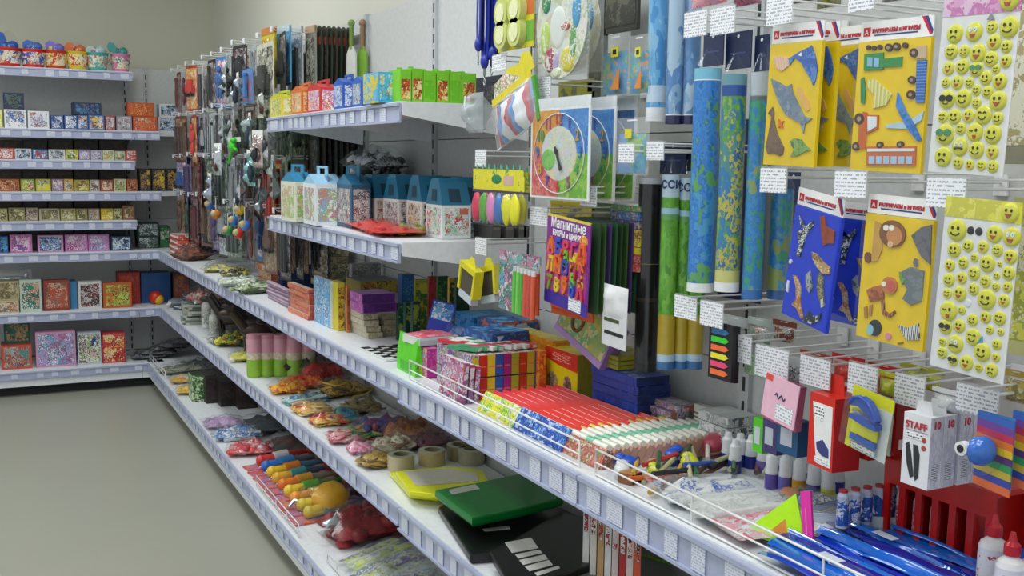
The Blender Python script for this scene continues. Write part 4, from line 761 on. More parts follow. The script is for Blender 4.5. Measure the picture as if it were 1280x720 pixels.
# crumpled silver bags and coloured balls among the hanging packs
FOIL = mat('#c4ccd0', .18, .85); q6 = random.Random(4)
for i, (px, py, c) in enumerate([(283, 88, '#c4ccd0'), (331, 112, '#d0d4cc'), (297, 100, '#b8c4cc'), (280, 150, '#c8d4dc'), (292, 165, '#dfe6ea'), (312, 152, '#b8ccd0'), (322, 175, '#c8b8b4'), (272, 190, '#c4ccd0'), (314, 200, '#9ad0d0'), (335, 168, '#c8ccd0'), (262, 228, '#b0b8c8'), (300, 232, '#c0c4c8'), (325, 238, '#a8b0b8'), (342, 215, '#b8c4c0')]):
    p = RX(px, py, 1.0); m = M().pillow(.065, .14, .013, seed=i*2.7, cz=-.14, amp=1.6, nx=9, nz=12)
    put([P('foil_bag', m, mat(c, .18, .8)), P('header_card', M().box(-.035, .035, -.001, .001, -.02, .012), WHITE), P('dark_contents', M().blob((.01*(i % 3-1), -.012, -.085), (.018, .012, .035), amp=.5, seed=i), mat(('#2a2c30', '#5a3a34', '#2c3a4a')[i % 3]))],
        'silver_bag', f'crumpled shiny silver toy bag hanging in front, {od(i)} of those in the far corner', 'toy bag', 'crumpled silver bags in the far corner', (1.03, solve(1, (1.03, 0, p.z), x=px), p.z+.03), FW+q6.uniform(-.5, .5))
for i, (px, py, c, n) in enumerate([(262, 256, '#3a68b8', 'blue'), (270, 268, '#c8742c', 'orange'), (300, 262, '#d8b828', 'yellow'), (292, 276, '#3a7ac8', 'bright blue'), (306, 282, '#4a80d0', 'pale blue'), (298, 292, '#c83a2c', 'red'), (285, 288, '#3a9a50', 'green')]):
    z = RX(px, py, 1.03).z; Yq = solve(1, (1.03, 0, z), x=px)
    put([P('ball', M().blob((0, 0, 0), .024, 0, 14, 9), mat(c, .25)), P('net_cord', M().tube([(0, 0, .02), (0, 0, .08)], .0015), WHITE), P('patch', M().blob((-.01, -.006, .005), .0175, 0, 10, 7), mat('#b8a878', .3))], 'toy_ball', f'{n} toy ball hanging low among the packs in the far corner', 'ball', 'hanging toy balls', (1.03, Yq, z))
# ================================================================ hanging goods on the near bays
def tagged(x0, y0, x1, y1, Xt, label, Xw=XR-.002, drop=0):
    """hook whose price tag shows at image x0..x1, top y0"""
    Y, w, z, h = cardpos(x0, y0, x1, y1, Xt)
    hook(Xw, Y, z-.014, Xw-Xt-.007, label, True, max(.02, w), max(.014, h), group='price tag hooks on the near bays')
TG = [(855, 17, 883, 48, 1.12, 'above the dark ended map tubes, left of a pair'), (888, 12, 918, 45, 1.12, 'above the dark ended map tubes, right of a pair'), (958, 0, 990, 33, 1.08, 'above the yellow sea animal packs'),
      (1060, -8, 1092, 16, 1.08, 'above the yellow vehicle pack at the top edge'), (950, 210, 982, 240, 1.08, 'under the yellow sea animal packs'), (1043, 214, 1082, 246, 1.08, 'above the blue dog packs'), (1158, 222, 1206, 258, 1.08, 'above the lower smiley sticker sheet'),
      (843, 368, 870, 395, 1.12, 'at the feet of the blue map tubes, leftmost'), (875, 375, 903, 405, 1.12, 'above the coloured index tabs'), (907, 415, 938, 448, 1.15, 'right of the coloured index tabs'), (944, 430, 985, 468, 1.16, 'above the pale pink card'),
      (1000, 443, 1037, 478, 1.16, 'above the red stapler box'), (1060, 452, 1096, 490, 1.16, 'right of the red carton tops'), (1118, 465, 1155, 503, 1.16, 'above the white stapler boxes'), (1195, 478, 1247, 512, 1.16, 'wide one right of the white stapler boxes'),
      (662, 258, 684, 280, 1.12, 'beside the purple number board, upper left'), (725, 232, 745, 257, 1.12, 'under the number clock card'), (719, 343, 743, 370, 1.12, 'in front of the purple number board'), (615, 70, 632, 90, 1.12, 'beside the blue lanyards'),
      (667, 98, 688, 125, 1.12, 'under the oval game card'), (773, 180, 792, 203, 1.1, 'on the small green and blue bag, left'), (808, 178, 829, 200, 1.12, 'beside the dark blue tube tops'), (594, 188, 607, 208, 1.12, 'above the yellow header of the balloon bag'), (594, 297, 608, 317, 1.14, 'above the yellow open boxes')]
for t in TG: tagged(*t[:5], 'wire hook with price tag ' + t[5])
RED = mat('#c8102c'); REDT = mat('#b83040'); NVT = mat('#2c3a80'); INK = mat('#202226')
def conv(pts, Q):
    """raw outline points inside a quad (tl, tr, bl, br) -> 0..1 card coordinates"""
    (ax, ay), (bx, by), (cx, cy), (dx, dy) = Q; out = []
    for x, y in pts:
        u, v = .5, .5
        for _ in range(8):
            X = (1-v)*((1-u)*ax+u*bx)+v*((1-u)*cx+u*dx); Yy = (1-v)*((1-u)*ay+u*by)+v*((1-u)*cy+u*dy)
            ux = (1-v)*(bx-ax)+v*(dx-cx); vx = (1-u)*(cx-ax)+u*(dx-bx); uy = (1-v)*(by-ay)+v*(dy-cy); vy = (1-u)*(cy-ay)+u*(dy-by)
            D = ux*vy-vx*uy; ex, ey = x-X, y-Yy; u += (ex*vy-vx*ey)/D; v += (ux*ey-uy*ex)/D
        out.append((u, v))
    return out
def animalpack(w, h, board, shapes, Q, hdr=.13, title=True, thick=.006):
    """clear pack: white printed header, coloured foam board with raised foam shapes; top centre at the origin"""
    H = h*hdr; bh = h-H
    ps = [P('header_card', M().box(-w/2, w/2, -.001, .001, -H, 0), WHITE)]
    ps.append(P('logo_mark', M().box(-w*.46, -w*.36, -.0014, -.001, -H*.75, -H*.3), RED, [text('A', H*.38, WHITE, -w*.41, -.0016, -H*.68)]))
    if title:
        ps.append(text('РАЗВИВАЕМ и ИГРАЕМ', w*.058, REDT, w*.0, -.0014, -H*.6, .0004)); ps.append(P('printed_rule', M().box(-w*.3, w*.3, -.0014, -.001, -H*.76, -H*.69), NVT))
    ps.append(P('flag_stripes', M().prism([(w*.36, 0), (w*.41, 0), (w*.5, -H*.75), (w*.5, -H*.5), (w*.42, 0), (w*.5, -H*.95), (w*.44, -H*.6)], -.0013, -.001), NVT) if False else
              P('flag_stripes', M().prism([(w*.34, 0), (w*.38, 0), (w*.49, -H*.9), (w*.46, -H*.9)], -.0014, -.001, 0).prism([(w*.38, 0), (w*.42, 0), (w*.5, -H*.7), (w*.49, -H*.9)], -.0014, -.001, 1), [RED, NVT]))
    ps.append(P('foam_board', M().box(-w/2, w/2, -thick/2, thick/2, -h, -H-.001), board))
    for nm, col, pts, hh in shapes:
        uv = conv(pts, Q); m = M(); poly = [(-w/2+u*w, -H-v*bh) for u, v in uv]
        ar = sum(poly[i][0]*poly[(i+1) % len(poly)][1]-poly[(i+1) % len(poly)][0]*poly[i][1] for i in range(len(poly)))
        if ar < 0: poly = poly[::-1]
        m.prism(poly, -thick/2-hh, -thick/2+.0002)
        ps.append(P(nm, m, col))
    f = M(); f.box(-w/2-.002, w/2+.002, -thick/2-.005, -thick/2-.0045, -h-.004, -H)
    ps.append(P('clear_sleeve', f, FILM0))
    return ps
YEL = mat('#e6c400', .45); BLU = mat('#1f3fd0', .4)
def circ(cx, cy, r, n=12, ry=None): return [(cx+r*math.cos(6.2832*i/n), cy+(ry or r)*math.sin(6.2832*i/n)) for i in range(n)]
sea = [('dolphin_shape', A('#3a6ab8', '#2f5aa8', '#5a88c8', sc=60), [(185, 130), (240, 95), (290, 70), (300, 60), (318, 110), (330, 180), (322, 235), (310, 265), (298, 235), (270, 190), (250, 150), (215, 125), (190, 165)], .002),
       ('shark_shape', A('#7a8a98', '#6a7a90', '#8a9aa8', sc=60), [(90, 235), (130, 250), (175, 275), (200, 260), (205, 300), (240, 370), (265, 425), (305, 435), (270, 465), (262, 515), (245, 460), (205, 440), (170, 420), (135, 360), (110, 300)], .002),
       ('whale_shape', A('#7a6450', '#6a5444', sc=60), [(75, 415), (100, 380), (108, 410), (105, 440), (125, 520), (160, 590), (155, 625), (135, 635), (110, 620), (75, 625), (62, 590), (78, 520), (95, 430)], .002),
       ('turtle_shape', A('#6a9a4a', '#8aa85a', '#4a7a3a', sc=110), [(190, 560), (215, 540), (250, 545), (270, 570), (300, 600), (265, 610), (235, 630), (195, 635), (215, 600)], .002),
       ('fish_shape', art('#d87a3c #e8e4d8', 400, 'x'), [(105, 125), (140, 120), (180, 125), (180, 170), (150, 195), (120, 180)], .002), ('starfish_shape', mat('#d8702c'), [(130, 440), (145, 455), (160, 450), (152, 470), (158, 490), (143, 480), (132, 490), (136, 465)], .002),
       ('eye_patch', mat('#f0f0f0'), [(236, 112), (252, 96), (252, 118)], .0024), ('seahorse_shape', mat('#e0b060'), [(230, 280), (250, 275), (262, 310), (285, 345), (295, 385), (280, 400), (262, 380), (245, 345), (232, 315)], .0014)]
QS = ((85, 60), (350, 30), (45, 680), (310, 690))
def place(x0, y0, x1, y1, X, parts_fn, name, label, cat, group=None, rot=0, rz=0, dX=0, dY=0):
    Y, w, z, h = cardpos(x0, y0, x1, y1, X)
    e = (Euler((0, 0, FW+rz)).to_matrix() @ Euler((0, rot, 0)).to_matrix()).to_euler()
    return put(parts_fn(w, h), name, label, cat, group, (X+dX, Y+dY, z), tuple(e))
g = 'foam shape packs'
seaf = lambda w, h: animalpack(w, h, YEL, sea, QS)
place(966, 34, 1031, 207, 1.1, seaf, 'foam_shape_pack', 'yellow pack of foam sea animals, frontmost of three', 'toy pack', g, rot=.03)
place(966, 34, 1031, 207, 1.1, seaf, 'foam_shape_pack', 'yellow pack of foam sea animals, middle of three, mostly hidden', 'toy pack', g, rot=.02, dX=.026, dY=-.004)
place(966, 34, 1031, 207, 1.1, seaf, 'foam_shape_pack', 'yellow pack of foam sea animals, rearmost of three, nearest the wall', 'toy pack', g, rot=.02, dX=.085, dY=-.006)
def windows(x0, x1, y0, y1, n): return [[(x0+(x1-x0)*(i+.12)/n, y0), (x0+(x1-x0)*(i+.88)/n, y0), (x0+(x1-x0)*(i+.88)/n, y1), (x0+(x1-x0)*(i+.12)/n, y1)] for i in range(n)]
TYR = mat('#4a3430'); GRN = mat('#2f8a44'); LB = mat('#8ab8d8'); WB = mat('#dfe6ea')
veh = [('train_shape', GRN, [(75, 150), (175, 135), (175, 165), (270, 150), (270, 195), (175, 205), (175, 215), (75, 225)], .002)]+[('window_shape', LB, p, .0026) for p in windows(90, 160, 162, 205, 2)]+\
      [('wheel_shape', TYR, circ(x, y, r), .0024) for x, y, r in ((95, 118, 12), (125, 118, 12), (155, 112, 12), (200, 112, 19), (240, 105, 19), (283, 97, 14), (62, 450, 27), (48, 580, 20), (175, 572, 17), (278, 568, 17), (322, 258, 19), (320, 328, 21), (328, 130, 22))]+\
      [('hub_shape', mat('#a89078'), circ(x, y, r, 8), .0028) for x, y, r in ((62, 450, 12), (48, 580, 9), (175, 572, 7), (278, 568, 7), (322, 258, 8), (320, 328, 9), (200, 112, 8), (240, 105, 8), (328, 130, 9))]+\
      [('lorry_shape', art('#2a5ab0 #2a5ab0 #6a98d0', 260, 'z'), [(342, 165), (390, 160), (385, 365), (345, 365)], .002), ('cab_shape', mat('#c8b090'), [(340, 100), (385, 92), (388, 150), (340, 155)], .002),
       ('boat_shape', mat('#3a8a4a'), [(60, 265), (75, 255), (88, 300), (85, 380), (65, 375)], .002), ('sail_shape', art('#e8cc40 #d8e0c0 #b8c070', 150, 'x'), [(95, 270), (130, 260), (170, 290), (225, 330), (200, 380), (130, 400), (140, 340), (100, 300)], .002),
       ('wing_shape', mat('#b0cce0'), [(200, 475), (280, 460), (320, 480), (310, 492), (205, 490)], .002), ('wing_shape', mat('#b0cce0'), [(330, 445), (385, 405), (375, 450), (345, 470)], .002),
       ('plane_shape', A('#2a6ab8', '#4a8ad0', sc=60), [(255, 320), (272, 350), (300, 410), (340, 465), (380, 545), (360, 550), (310, 490), (250, 385)], .0026),
       ('tractor_shape', mat('#c8642c'), [(80, 415), (100, 420), (100, 590), (60, 590), (60, 480)], .002), ('tractor_cab_shape', mat('#c8642c'), [(100, 430), (162, 430), (162, 492), (105, 520)], .002), ('cab_window_shape', WB, [(107, 437), (155, 437), (155, 485), (110, 508)], .0026),
       ('bus_shape', mat('#c86a3c'), [(105, 580), (355, 575), (355, 670), (110, 670)], .002)]+[('bus_window', mat('#a8c4dc'), p, .0026) for p in windows(118, 345, 625, 662, 6)]+[('bus_band', mat('#dfe2e0'), [(112, 590), (350, 586), (350, 600), (112, 604)], .0026)]
QV = ((40, 95), (405, 45), (15, 690), (375, 710))
place(1077, 30, 1168, 214, 1.1, lambda w, h: animalpack(w, h, YEL, veh, QV), 'foam_shape_pack', 'yellow pack of foam vehicles beside the smiley sheet', 'toy pack', g, rot=.03)
dogs = [('husky_shape', A('#20262a', '#e0e6ea', '#2c4a3a', sc=110), [(145, 235), (120, 180), (132, 220), (170, 215), (200, 190), (205, 210), (180, 235), (160, 270), (150, 300), (135, 345), (110, 340), (125, 300), (112, 240)], .002),
        ('brown_dog_shape', A('#9a4a34', '#8a4030', sc=60), [(240, 165), (265, 160), (275, 200), (325, 215), (325, 270), (290, 275), (270, 290), (255, 240)], .002), ('tan_dog_shape', A('#c09a60', '#e0d0b0', '#8a6a40', sc=90), [(205, 320), (235, 325), (280, 360), (320, 380), (320, 410), (280, 410), (240, 380), (215, 350)], .002),
        ('spotted_dog_shape', A('#6a6a44', '#a8a080', '#3a4a3a', sc=90), [(255, 405), (285, 420), (290, 480), (310, 555), (290, 560), (265, 510), (250, 450)], .002), ('long_dog_shape', A('#c08a50', '#d8c8a8', '#a87040', sc=90), [(95, 420), (120, 425), (150, 470), (155, 540), (180, 610), (165, 610), (130, 560), (95, 545), (125, 520), (120, 470)], .002),
        ('grey_dog_shape', A('#5a6470', '#a8b0b0', sc=90), [(180, 420), (205, 400), (215, 450), (230, 465), (210, 500), (185, 470)], .002), ('dark_dog_shape', A('#2c3440', '#c8d0d4', sc=90), [(180, 620), (215, 580), (240, 600), (270, 605), (295, 590), (290, 625), (240, 640)], .002),
        ('bone_shape', mat('#dfe4e8'), circ(75, 365, 9), .002), ('bone_shape', mat('#dfe4e8'), [(50, 480), (60, 440), (72, 445), (66, 490)], .002), ('bone_shape', mat('#dfe4e8'), [(285, 530), (300, 520), (305, 560), (292, 565)], .002)]
QD = ((95, 140), (350, 150), (20, 570), (330, 690))
df = lambda w, h: animalpack(w, h, BLU, dogs, QD)
place(994, 240, 1062, 402, 1.1, df, 'foam_shape_pack', 'blue pack of foam dogs, front one, hanging askew', 'toy pack', g, rot=.14, rz=-.12)
place(1000, 252, 1062, 402, 1.1, df, 'foam_shape_pack', 'blue pack of foam dogs, rear one, mostly hidden', 'toy pack', g, rot=.03, dX=.06, dY=-.015)
def stripes(a, b, n): return a
jung = [('lion_mane_shape', A('#7a4a28', '#8a5630', sc=90), circ(208, 218, 64, 16, 58), .0022), ('lion_face_shape', mat('#c88850'), circ(222, 225, 38, 14, 40), .003), ('eye_shape', mat('#f0ece0'), circ(180, 195, 13, 10), .0036), ('eye_shape', mat('#f0ece0'), circ(208, 193, 13, 10), .0036), ('muzzle_shape', mat('#e0b890'), circ(205, 262, 14, 10), .0036),
        ('lion_body_shape', mat('#c89a48'), [(120, 170), (150, 180), (160, 290), (140, 340), (110, 345), (110, 310)], .002), ('tail_tuft_shape', mat('#7a4a28'), circ(90, 330, 18, 10, 24), .002),
        ('tiger_body_shape', A('#b86a3c', '#8a4a28', sc=120), [(90, 470), (130, 450), (170, 440), (180, 500), (110, 520)], .002), ('tiger_head_shape', mat('#c07a40'), circ(205, 440, 38, 14), .0026), ('tiger_face_shape', mat('#c85a4a'), circ(215, 440, 20, 10, 24), .0032), ('eye_shape', mat('#f0ece0'), circ(180, 435, 11, 8), .0032),
        ('tiger_tail_shape', art('#c07a40 #5a3a24', 300, 'x'), [(165, 510), (180, 505), (185, 550), (210, 562), (235, 545), (240, 556), (212, 580), (175, 568)], .002),
        ('rhino_shape', A('#7a8488', '#6a7478', sc=60), [(250, 380), (300, 350), (365, 360), (360, 490), (310, 515), (270, 490), (290, 450)], .002), ('rhino_crest_shape', mat('#6aa04a'), [(250, 375), (270, 385), (262, 400), (282, 405), (268, 430), (255, 405)], .0026),
        ('elephant_shape', A('#6a6a70', '#585860', sc=60), [(300, 215), (345, 175), (390, 160), (392, 330), (350, 300), (325, 260)], .002), ('elephant_trunk_shape', mat('#6a6a70'), [(320, 310), (335, 315), (335, 345), (322, 348), (312, 330)], .002),
        ('zebra_shape', art('#1c2430 #e6e8e8', 330, 'x'), [(255, 605), (300, 615), (350, 590), (358, 660), (300, 668), (275, 640)], .002), ('penguin_shape', mat('#1c2430'), circ(140, 630, 32, 14, 36), .002), ('penguin_belly_shape', mat('#8ac0d0'), circ(118, 640, 18, 10, 24), .0026),
        ('flower_shape', mat('#d88aa0'), circ(208, 660, 16, 8), .002), ('monkey_paw_shape', mat('#b07a3c'), [(80, 545), (95, 540), (100, 590), (85, 590)], .002), ('monkey_paw_shape', mat('#b07a3c'), [(108, 535), (122, 530), (120, 580), (108, 575)], .002), ('banana_shape', mat('#8a6a2c'), [(255, 685), (280, 678), (282, 684), (258, 692)], .002)]
QJ = ((70, 140), (400, 140), (40, 670), (370, 715))
place(1086, 244, 1172, 422, 1.1, lambda w, h: animalpack(w, h, YEL, jung, QJ), 'foam_shape_pack', 'yellow pack of foam jungle animals above the red cartons', 'toy pack', g, rot=.04)
# ---- smiley sheets
SY = mat('#d6d43a', .35); SY2 = mat('#c4c034', .35); SO = mat('#e0b45a', .35); INKM = mat('#2c2410', .4); MTH = mat('#a8402c', .4); SG = mat('#4a8a5a', .3); SB = mat('#3a8ac0', .3); BLK2 = mat('#181818', .25)
EC = {}
def smiley(kind, r):
    k = (kind, round(r, 4))
    if k in EC: return EC[k]
    m = M(); m.dome(0, 0, r, r*.28, 0, 16, 0); y = -r*.2; Y1 = y-r*.16
    def eye(x, z, a=.12, b=.17, mi=1): m.prism([(x*r+a*r*math.cos(t*.785), z*r+b*r*math.sin(t*.785)) for t in range(8)], Y1, y, mi)
    def arc(x, z, w, up, th=.07, mi=1):
        n = 6; pt = [(x+w*math.cos(math.pi*i/n), z+up*math.sin(math.pi*i/n)) for i in range(n+1)]
        for a, b in zip(pt, pt[1:]): m.tube([(a[0]*r, Y1+.06*r, a[1]*r), (b[0]*r, Y1+.06*r, b[1]*r)], th*r, 4, mi)
    mats = [SY, INKM, MTH, BLK2, SG, WB]
    if kind == 0: eye(-.3, .2); eye(.3, .2); arc(0, -.2, .45, -.25)
    elif kind == 1: eye(-.28, .22); eye(.32, .22); m.prism([(-.4*r, -.15*r), (0, -.6*r), (.4*r, -.15*r)][::1], Y1, y, 2)
    elif kind == 2: arc(-.3, .15, .16, .16); arc(.3, .15, .16, .16); arc(0, -.15, .4, -.3)
    elif kind == 3: eye(-.3, .2); eye(.3, .2); arc(0, -.5, .35, .25)
    elif kind == 4: eye(-.42, .12, .42, .36, 3); eye(.42, .12, .42, .36, 3); m.box(-.1*r, .1*r, Y1, y, .12*r, .24*r, 3); arc(0, -.35, .3, -.12)
    elif kind == 5: eye(-.42, .15, .4, .34, 4); eye(.42, .15, .4, .34, 4); arc(0, -.35, .35, -.2)
    elif kind == 6: eye(-.3, .25, .2, .24, 5); eye(.3, .25, .2, .24, 5); eye(-.26, .22, .08, .1); eye(.28, .22, .08, .1); arc(0, -.25, .5, .14, .12)
    elif kind == 7: eye(-.28, .25, .22, .26, 5); eye(.3, .25, .22, .26, 5); eye(-.24, .22, .08, .1); eye(.3, .22, .08, .1); m.prism([(-.35*r, -.2*r), (-.2*r, -.55*r), (.2*r, -.55*r), (.35*r, -.2*r)], Y1, y, 2)
    elif kind == 8: arc(-.3, .2, .18, -.12); eye(.3, .2); m.prism([(-.1*r, -.3*r), (.05*r, -.7*r), (.3*r, -.6*r), (.3*r, -.3*r)], Y1, y, 2)
    me = m.mesh('smiley_sticker', mats); EC[k] = me; return me
E1 = [(138, 152, 32), (222, 148, 32), (295, 132, 22), (365, 135, 34), (308, 190, 26), (125, 222, 26), (182, 222, 20), (242, 232, 32), (300, 255, 26), (360, 208, 22), (115, 288, 25), (178, 282, 26), (240, 292, 26), (362, 265, 22), (323, 295, 17), (105, 345, 20), (158, 345, 25), (212, 345, 20), (283, 328, 25), (343, 342, 28), (245, 375, 18), (295, 383, 22), (115, 412, 33), (190, 408, 32), (248, 425, 18), (342, 416, 32), (97, 482, 22), (153, 480, 27), (217, 476, 26), (284, 472, 33), (346, 484, 23), (112, 552, 38), (185, 528, 22), (250, 540, 32), (330, 547, 33), (185, 600, 34), (262, 610, 32), (333, 616, 26), (108, 642, 38), (180, 665, 22), (235, 670, 20), (288, 670, 20), (340, 673, 22)]
E1K = {22: 4, 31: 5, 12: 5, 35: 6, 38: 3, 0: 3, 1: 7, 7: 1, 33: 8, 34: 0}
E2 = [(128, 187, 37), (287, 187, 28), (357, 190, 32), (178, 238, 22), (243, 236, 22), (303, 242, 20), (118, 258, 26), (358, 258, 24), (208, 277, 17), (265, 292, 30), (317, 288, 12), (160, 300, 22), (355, 315, 23), (100, 316, 22), (210, 332, 24), (307, 330, 13), (156, 355, 22), (261, 355, 23), (98, 368, 24), (355, 363, 18), (307, 368, 15), (212, 388, 23), (272, 417, 36), (93, 418, 18), (150, 412, 28), (345, 412, 23), (102, 480, 35), (163, 470, 16), (272, 480, 23), (333, 475, 25), (215, 498, 22), (155, 528, 26), (294, 522, 18), (342, 523, 15), (90, 540, 28), (222, 558, 30), (330, 568, 20), (140, 595, 34), (77, 596, 17), (268, 605, 33), (330, 614, 17), (78, 636, 22), (133, 655, 22), (198, 655, 28), (257, 663, 18), (315, 662, 26)]
E2K = {34: 4, 42: 4, 37: 6, 45: 3, 0: 0, 22: 0, 26: 8, 2: 7, 24: 1}
def sheet(w, h, E, EK, Q, hdr_mat, hdr, big, extra):
    H = h*hdr; bh = h-H; ps = [P('backing_sheet', M().box(-w/2, w/2, 0, .0012, -h, -H), mat('#dfe0e2', .4)), P('header_card', M().box(-w/2, w/2, -.0006, .0014, -H, 0), hdr_mat)]
    for i, (x, y, r) in enumerate(E):
        (u, v), = conv([(x, y)], Q); (u2, v2), = conv([(x+r, y)], Q)
        rr = abs(u2-u)*w*1.13
        ps.append(P('smiley_sticker', smiley(EK.get(i, (i*5+i//3) % 4), round(rr, 3)), None, loc=(-w/2+u*w, 0, -H-v*bh)))
    ps.append(P('large_printed_smiley', smiley(big, round(H*.48, 4)), None, loc=(w*.36, -.0008, -H*.5)))
    ps += extra(w, h, H, bh)
    ps.append(P('clear_sleeve', M().box(-w/2-.003, w/2+.003, -.009, -.0086, -h-.003, .002), FILM0))
    return ps
place(1180, -4, 1278, 217, 1.08, lambda w, h: sheet(w, h, E1, E1K, ((80, 85), (405, 75), (32, 705), (385, 712)), A('#d8a0c8', '#c878b0', '#e0c0d8', sc=40), .125, 7, lambda w, h, H, bh: [P('party_hat', M().prism([(w*.1, -H-bh*.04), (w*.2, -H-bh*.04), (w*.15, -H-bh*.0)], -.002, -.001), mat('#8a8a9a'))]),
      'smiley_sticker_sheet', 'upper sheet of round smiley stickers under a pink header', 'sticker sheet', 'smiley sticker sheets', rot=.045)
place(1182, 247, 1278, 460, 1.08, lambda w, h: sheet(w, h, E2, E2K, ((70, 140), (388, 145), (15, 690), (370, 705)), A('#dcd848', '#e0dc6a', '#c8c440', sc=30), .115, 1, lambda w, h, H, bh:
      [P('glasses_sticker', M().dome(-w*.055, 0, w*.05, .0012, 0, 10, 0).dome(w*.055, 0, w*.05, .0012, 0, 10, 0), BLK2, loc=(-w*.07, 0, -H-bh*.075)), P('candy_sticker', M().dome(0, 0, w*.05, .001, 0, 8), mat('#dfe2e6'), loc=(-w*.06, 0, -H-bh*.54)), P('party_hat', M().prism([(-w*.04, 0), (w*.04, 0), (w*.02, w*.1)], -.002, 0), SB, loc=(w*.16, 0, -H-bh*.785))]),
      'smiley_sticker_sheet', 'lower sheet of round smiley stickers under a yellow header', 'sticker sheet', 'smiley sticker sheets', rot=.045)
place(1270, 250, 1310, 440, 1.2, lambda w, h: flatpack(w, h, '#c8c88a', A('#d8d858', '#e0e0d0', '#a8b050', sc=50)), 'sticker_pack', 'greenish sticker pack cut by the right edge of the picture', 'sticker pack')
place(1262, -30, 1300, 205, 1.22, lambda w, h: flatpack(w, h, '#8a8a78', A('#a8a078', '#d8d8c8', sc=50)), 'sticker_pack', 'dull pack behind the upper smiley sheet at the right edge', 'sticker pack')
for i, (x0, y0, x1, y1, X, c, a, lab) in enumerate([(862, -40, 915, 14, 1.16, '#d87aa8', ('#e090b8', '#e8b0c8', '#d85a6a', '#e8a090'), 'pink bag above the map tubes'), (915, -40, 955, 12, 1.2, '#c83a78', ('#d8508a', '#e0a0c0', '#a02c5a'), 'deep pink bag above the map tubes'),
      (985, -40, 1030, 8, 1.26, '#5a2c28', ('#6a3a30', '#3a2422'), 'dark red pack at the top edge behind the hooks'), (1020, -40, 1056, 14, 1.27, '#8a8420', ('#98902c', '#6a6420'), 'olive pack at the top edge behind the hooks'), (1100, -40, 1160, 6, 1.28, '#6a625a', ('#7a7068', '#4a4440'), 'brown pack at the top edge of the picture')]):
    place(x0, y0, x1, y1, X, lambda w, h: hangbag(w, h, .012, mat(c), A(*a, sc=40), seed=i), 'goods_bag', lab, 'bag', None)
# ---- map tubes
def tube_(x0, x1, y0, y1, X, m, label, cap='#e8eaec', bands=(), name='map_tube', dark_top=False, group='rolled wall maps'):
    Y, w, z, h = cardpos(x0, y0, x1, y1, X); r = w*.36/1.0
    r = abs(solve(1, (X, 0, z-h/2), x=x0)-solve(1, (X, 0, z-h/2), x=x1))*.5*abs(Vector((X, Y)).normalized().x)
    ps = [P('rolled_sheet', M().lathe([(r*.97, -h), (r, -h+.002), (r, 0), (r*.92, .0)], 20), m)]
    ps.append(P('bottom_cap', M().lathe([(0, -h-.004), (r*1.03, -h-.004), (r*1.03, -h+.012)], 20), mat(cap, .3)))
    for a, b, c in bands: ps.append(P('printed_band', M().lathe([(r*1.012, -h*b), (r*1.012, -h*a)], 20), mat(c, .35)))
    ps.append(P('clear_wrap', M().lathe([(r*1.05, -h-.002), (r*1.05, .004), (r*.6, .02), (.003, .035)], 16), FILM0))
    return put(ps, name, label, 'map tube', group, (X, Y, z))
SKY = A('#5aa0d8', '#4a90cc', '#6ab0e0', '#8ac0e4', sc=12, z=.4); SKY2 = A('#6a98c8', '#5a88c0', '#8ab0d4', '#a8c4dc', sc=16, z=.5)
MAPB = A('#4a98c8', '#2a78c8', '#3a88d4', '#2a70c0', '#3580cc', '#2f7ac8', '#3a8ad0', '#2468b0', '#5aa060', sc=18, z=.7); MAPG = A('#2f7ab0', '#5a9a4a', '#8ab050', '#2c6a98', '#b8b048', '#4a8a8a', sc=24, z=.7); RUS = A('#5aa02c', '#6ab038', '#4a9028', '#7ab840', sc=20, z=.5); MAPC = A('#3a9a78', '#2a7ac0', '#3a8ac8', '#3084c4', '#2a78bc', '#3a80b8', '#4a98c0', '#8a9a50', sc=22, z=.7)
tube_(813, 838, -60, 150, 1.2, SKY, 'long light blue rolled map at the top, leftmost of three', bands=((.8, .9, '#c8dcec'), (.93, 1, '#eceeee')))
tube_(838, 860, -60, 153, 1.2, SKY2, 'long grey blue rolled map at the top, middle of three', cap='#2c2c58', bands=((.955, .985, '#dfe6ec'),))
tube_(860, 880, -60, 153, 1.22, SKY2, 'long grey blue rolled map at the top, rightmost of three', cap='#2c2c58', bands=((.955, .985, '#dfe6ec'),))
tube_(799, 828, 222, 456, 1.22, mat('#1c1a1c', .25), 'black rolled poster tube with a thin gold line', cap='#101012', bands=((.44, .445, '#6a5a3c'), (.0, .03, '#b8bcc0'), (.62, .64, '#38302a')))
ru = [(828, 850, 218, 455, 1.21, 'leftmost'), (849, 867, 222, 455, 1.24, 'middle'), (866, 886, 222, 455, 1.26, 'rightmost')]
for a, b, c, d, X, n in ru:
    o = tube_(a, b, c, d, X, RUS, f'green rolled map with a yellow foot and pale blue head, {n} of three', cap='#3a70a8', bands=((.0, .115, '#c4dcec'), (.17, .2, '#a8d0e4'), (.2, .23, '#6aa860'), (.72, .93, '#b8a02c'), (.93, .985, '#b8d4e8')))
base = text('РОССИЯ', .021, mat('#283c70'), 0, 0, 0, .0006)['me']
for o_ in [x for x in bpy.data.objects if x.get('label', '').startswith('green rolled map with a yellow foot')]:
    r_ = max(v.co.x for v in o_.children[0].data.vertices)*1.02; me = base.copy()
    for v in me.vertices:
        t = v.co.x/r_; rr = r_-v.co.y; v.co = (rr*math.sin(t), -rr*math.cos(t), v.co.z)
    l_ = _inst(P('lettering', me, None), o_); l_.location = (0, 0, -.026); l_.rotation_euler = (0, 0, -1.0)
tube_(868, 902, 88, 358, 1.13, MAPB, 'blue rolled map in front, leftmost of the front tubes', bands=((0, .05, '#7ac0dc'), (.05, .055, '#e8ecee')))
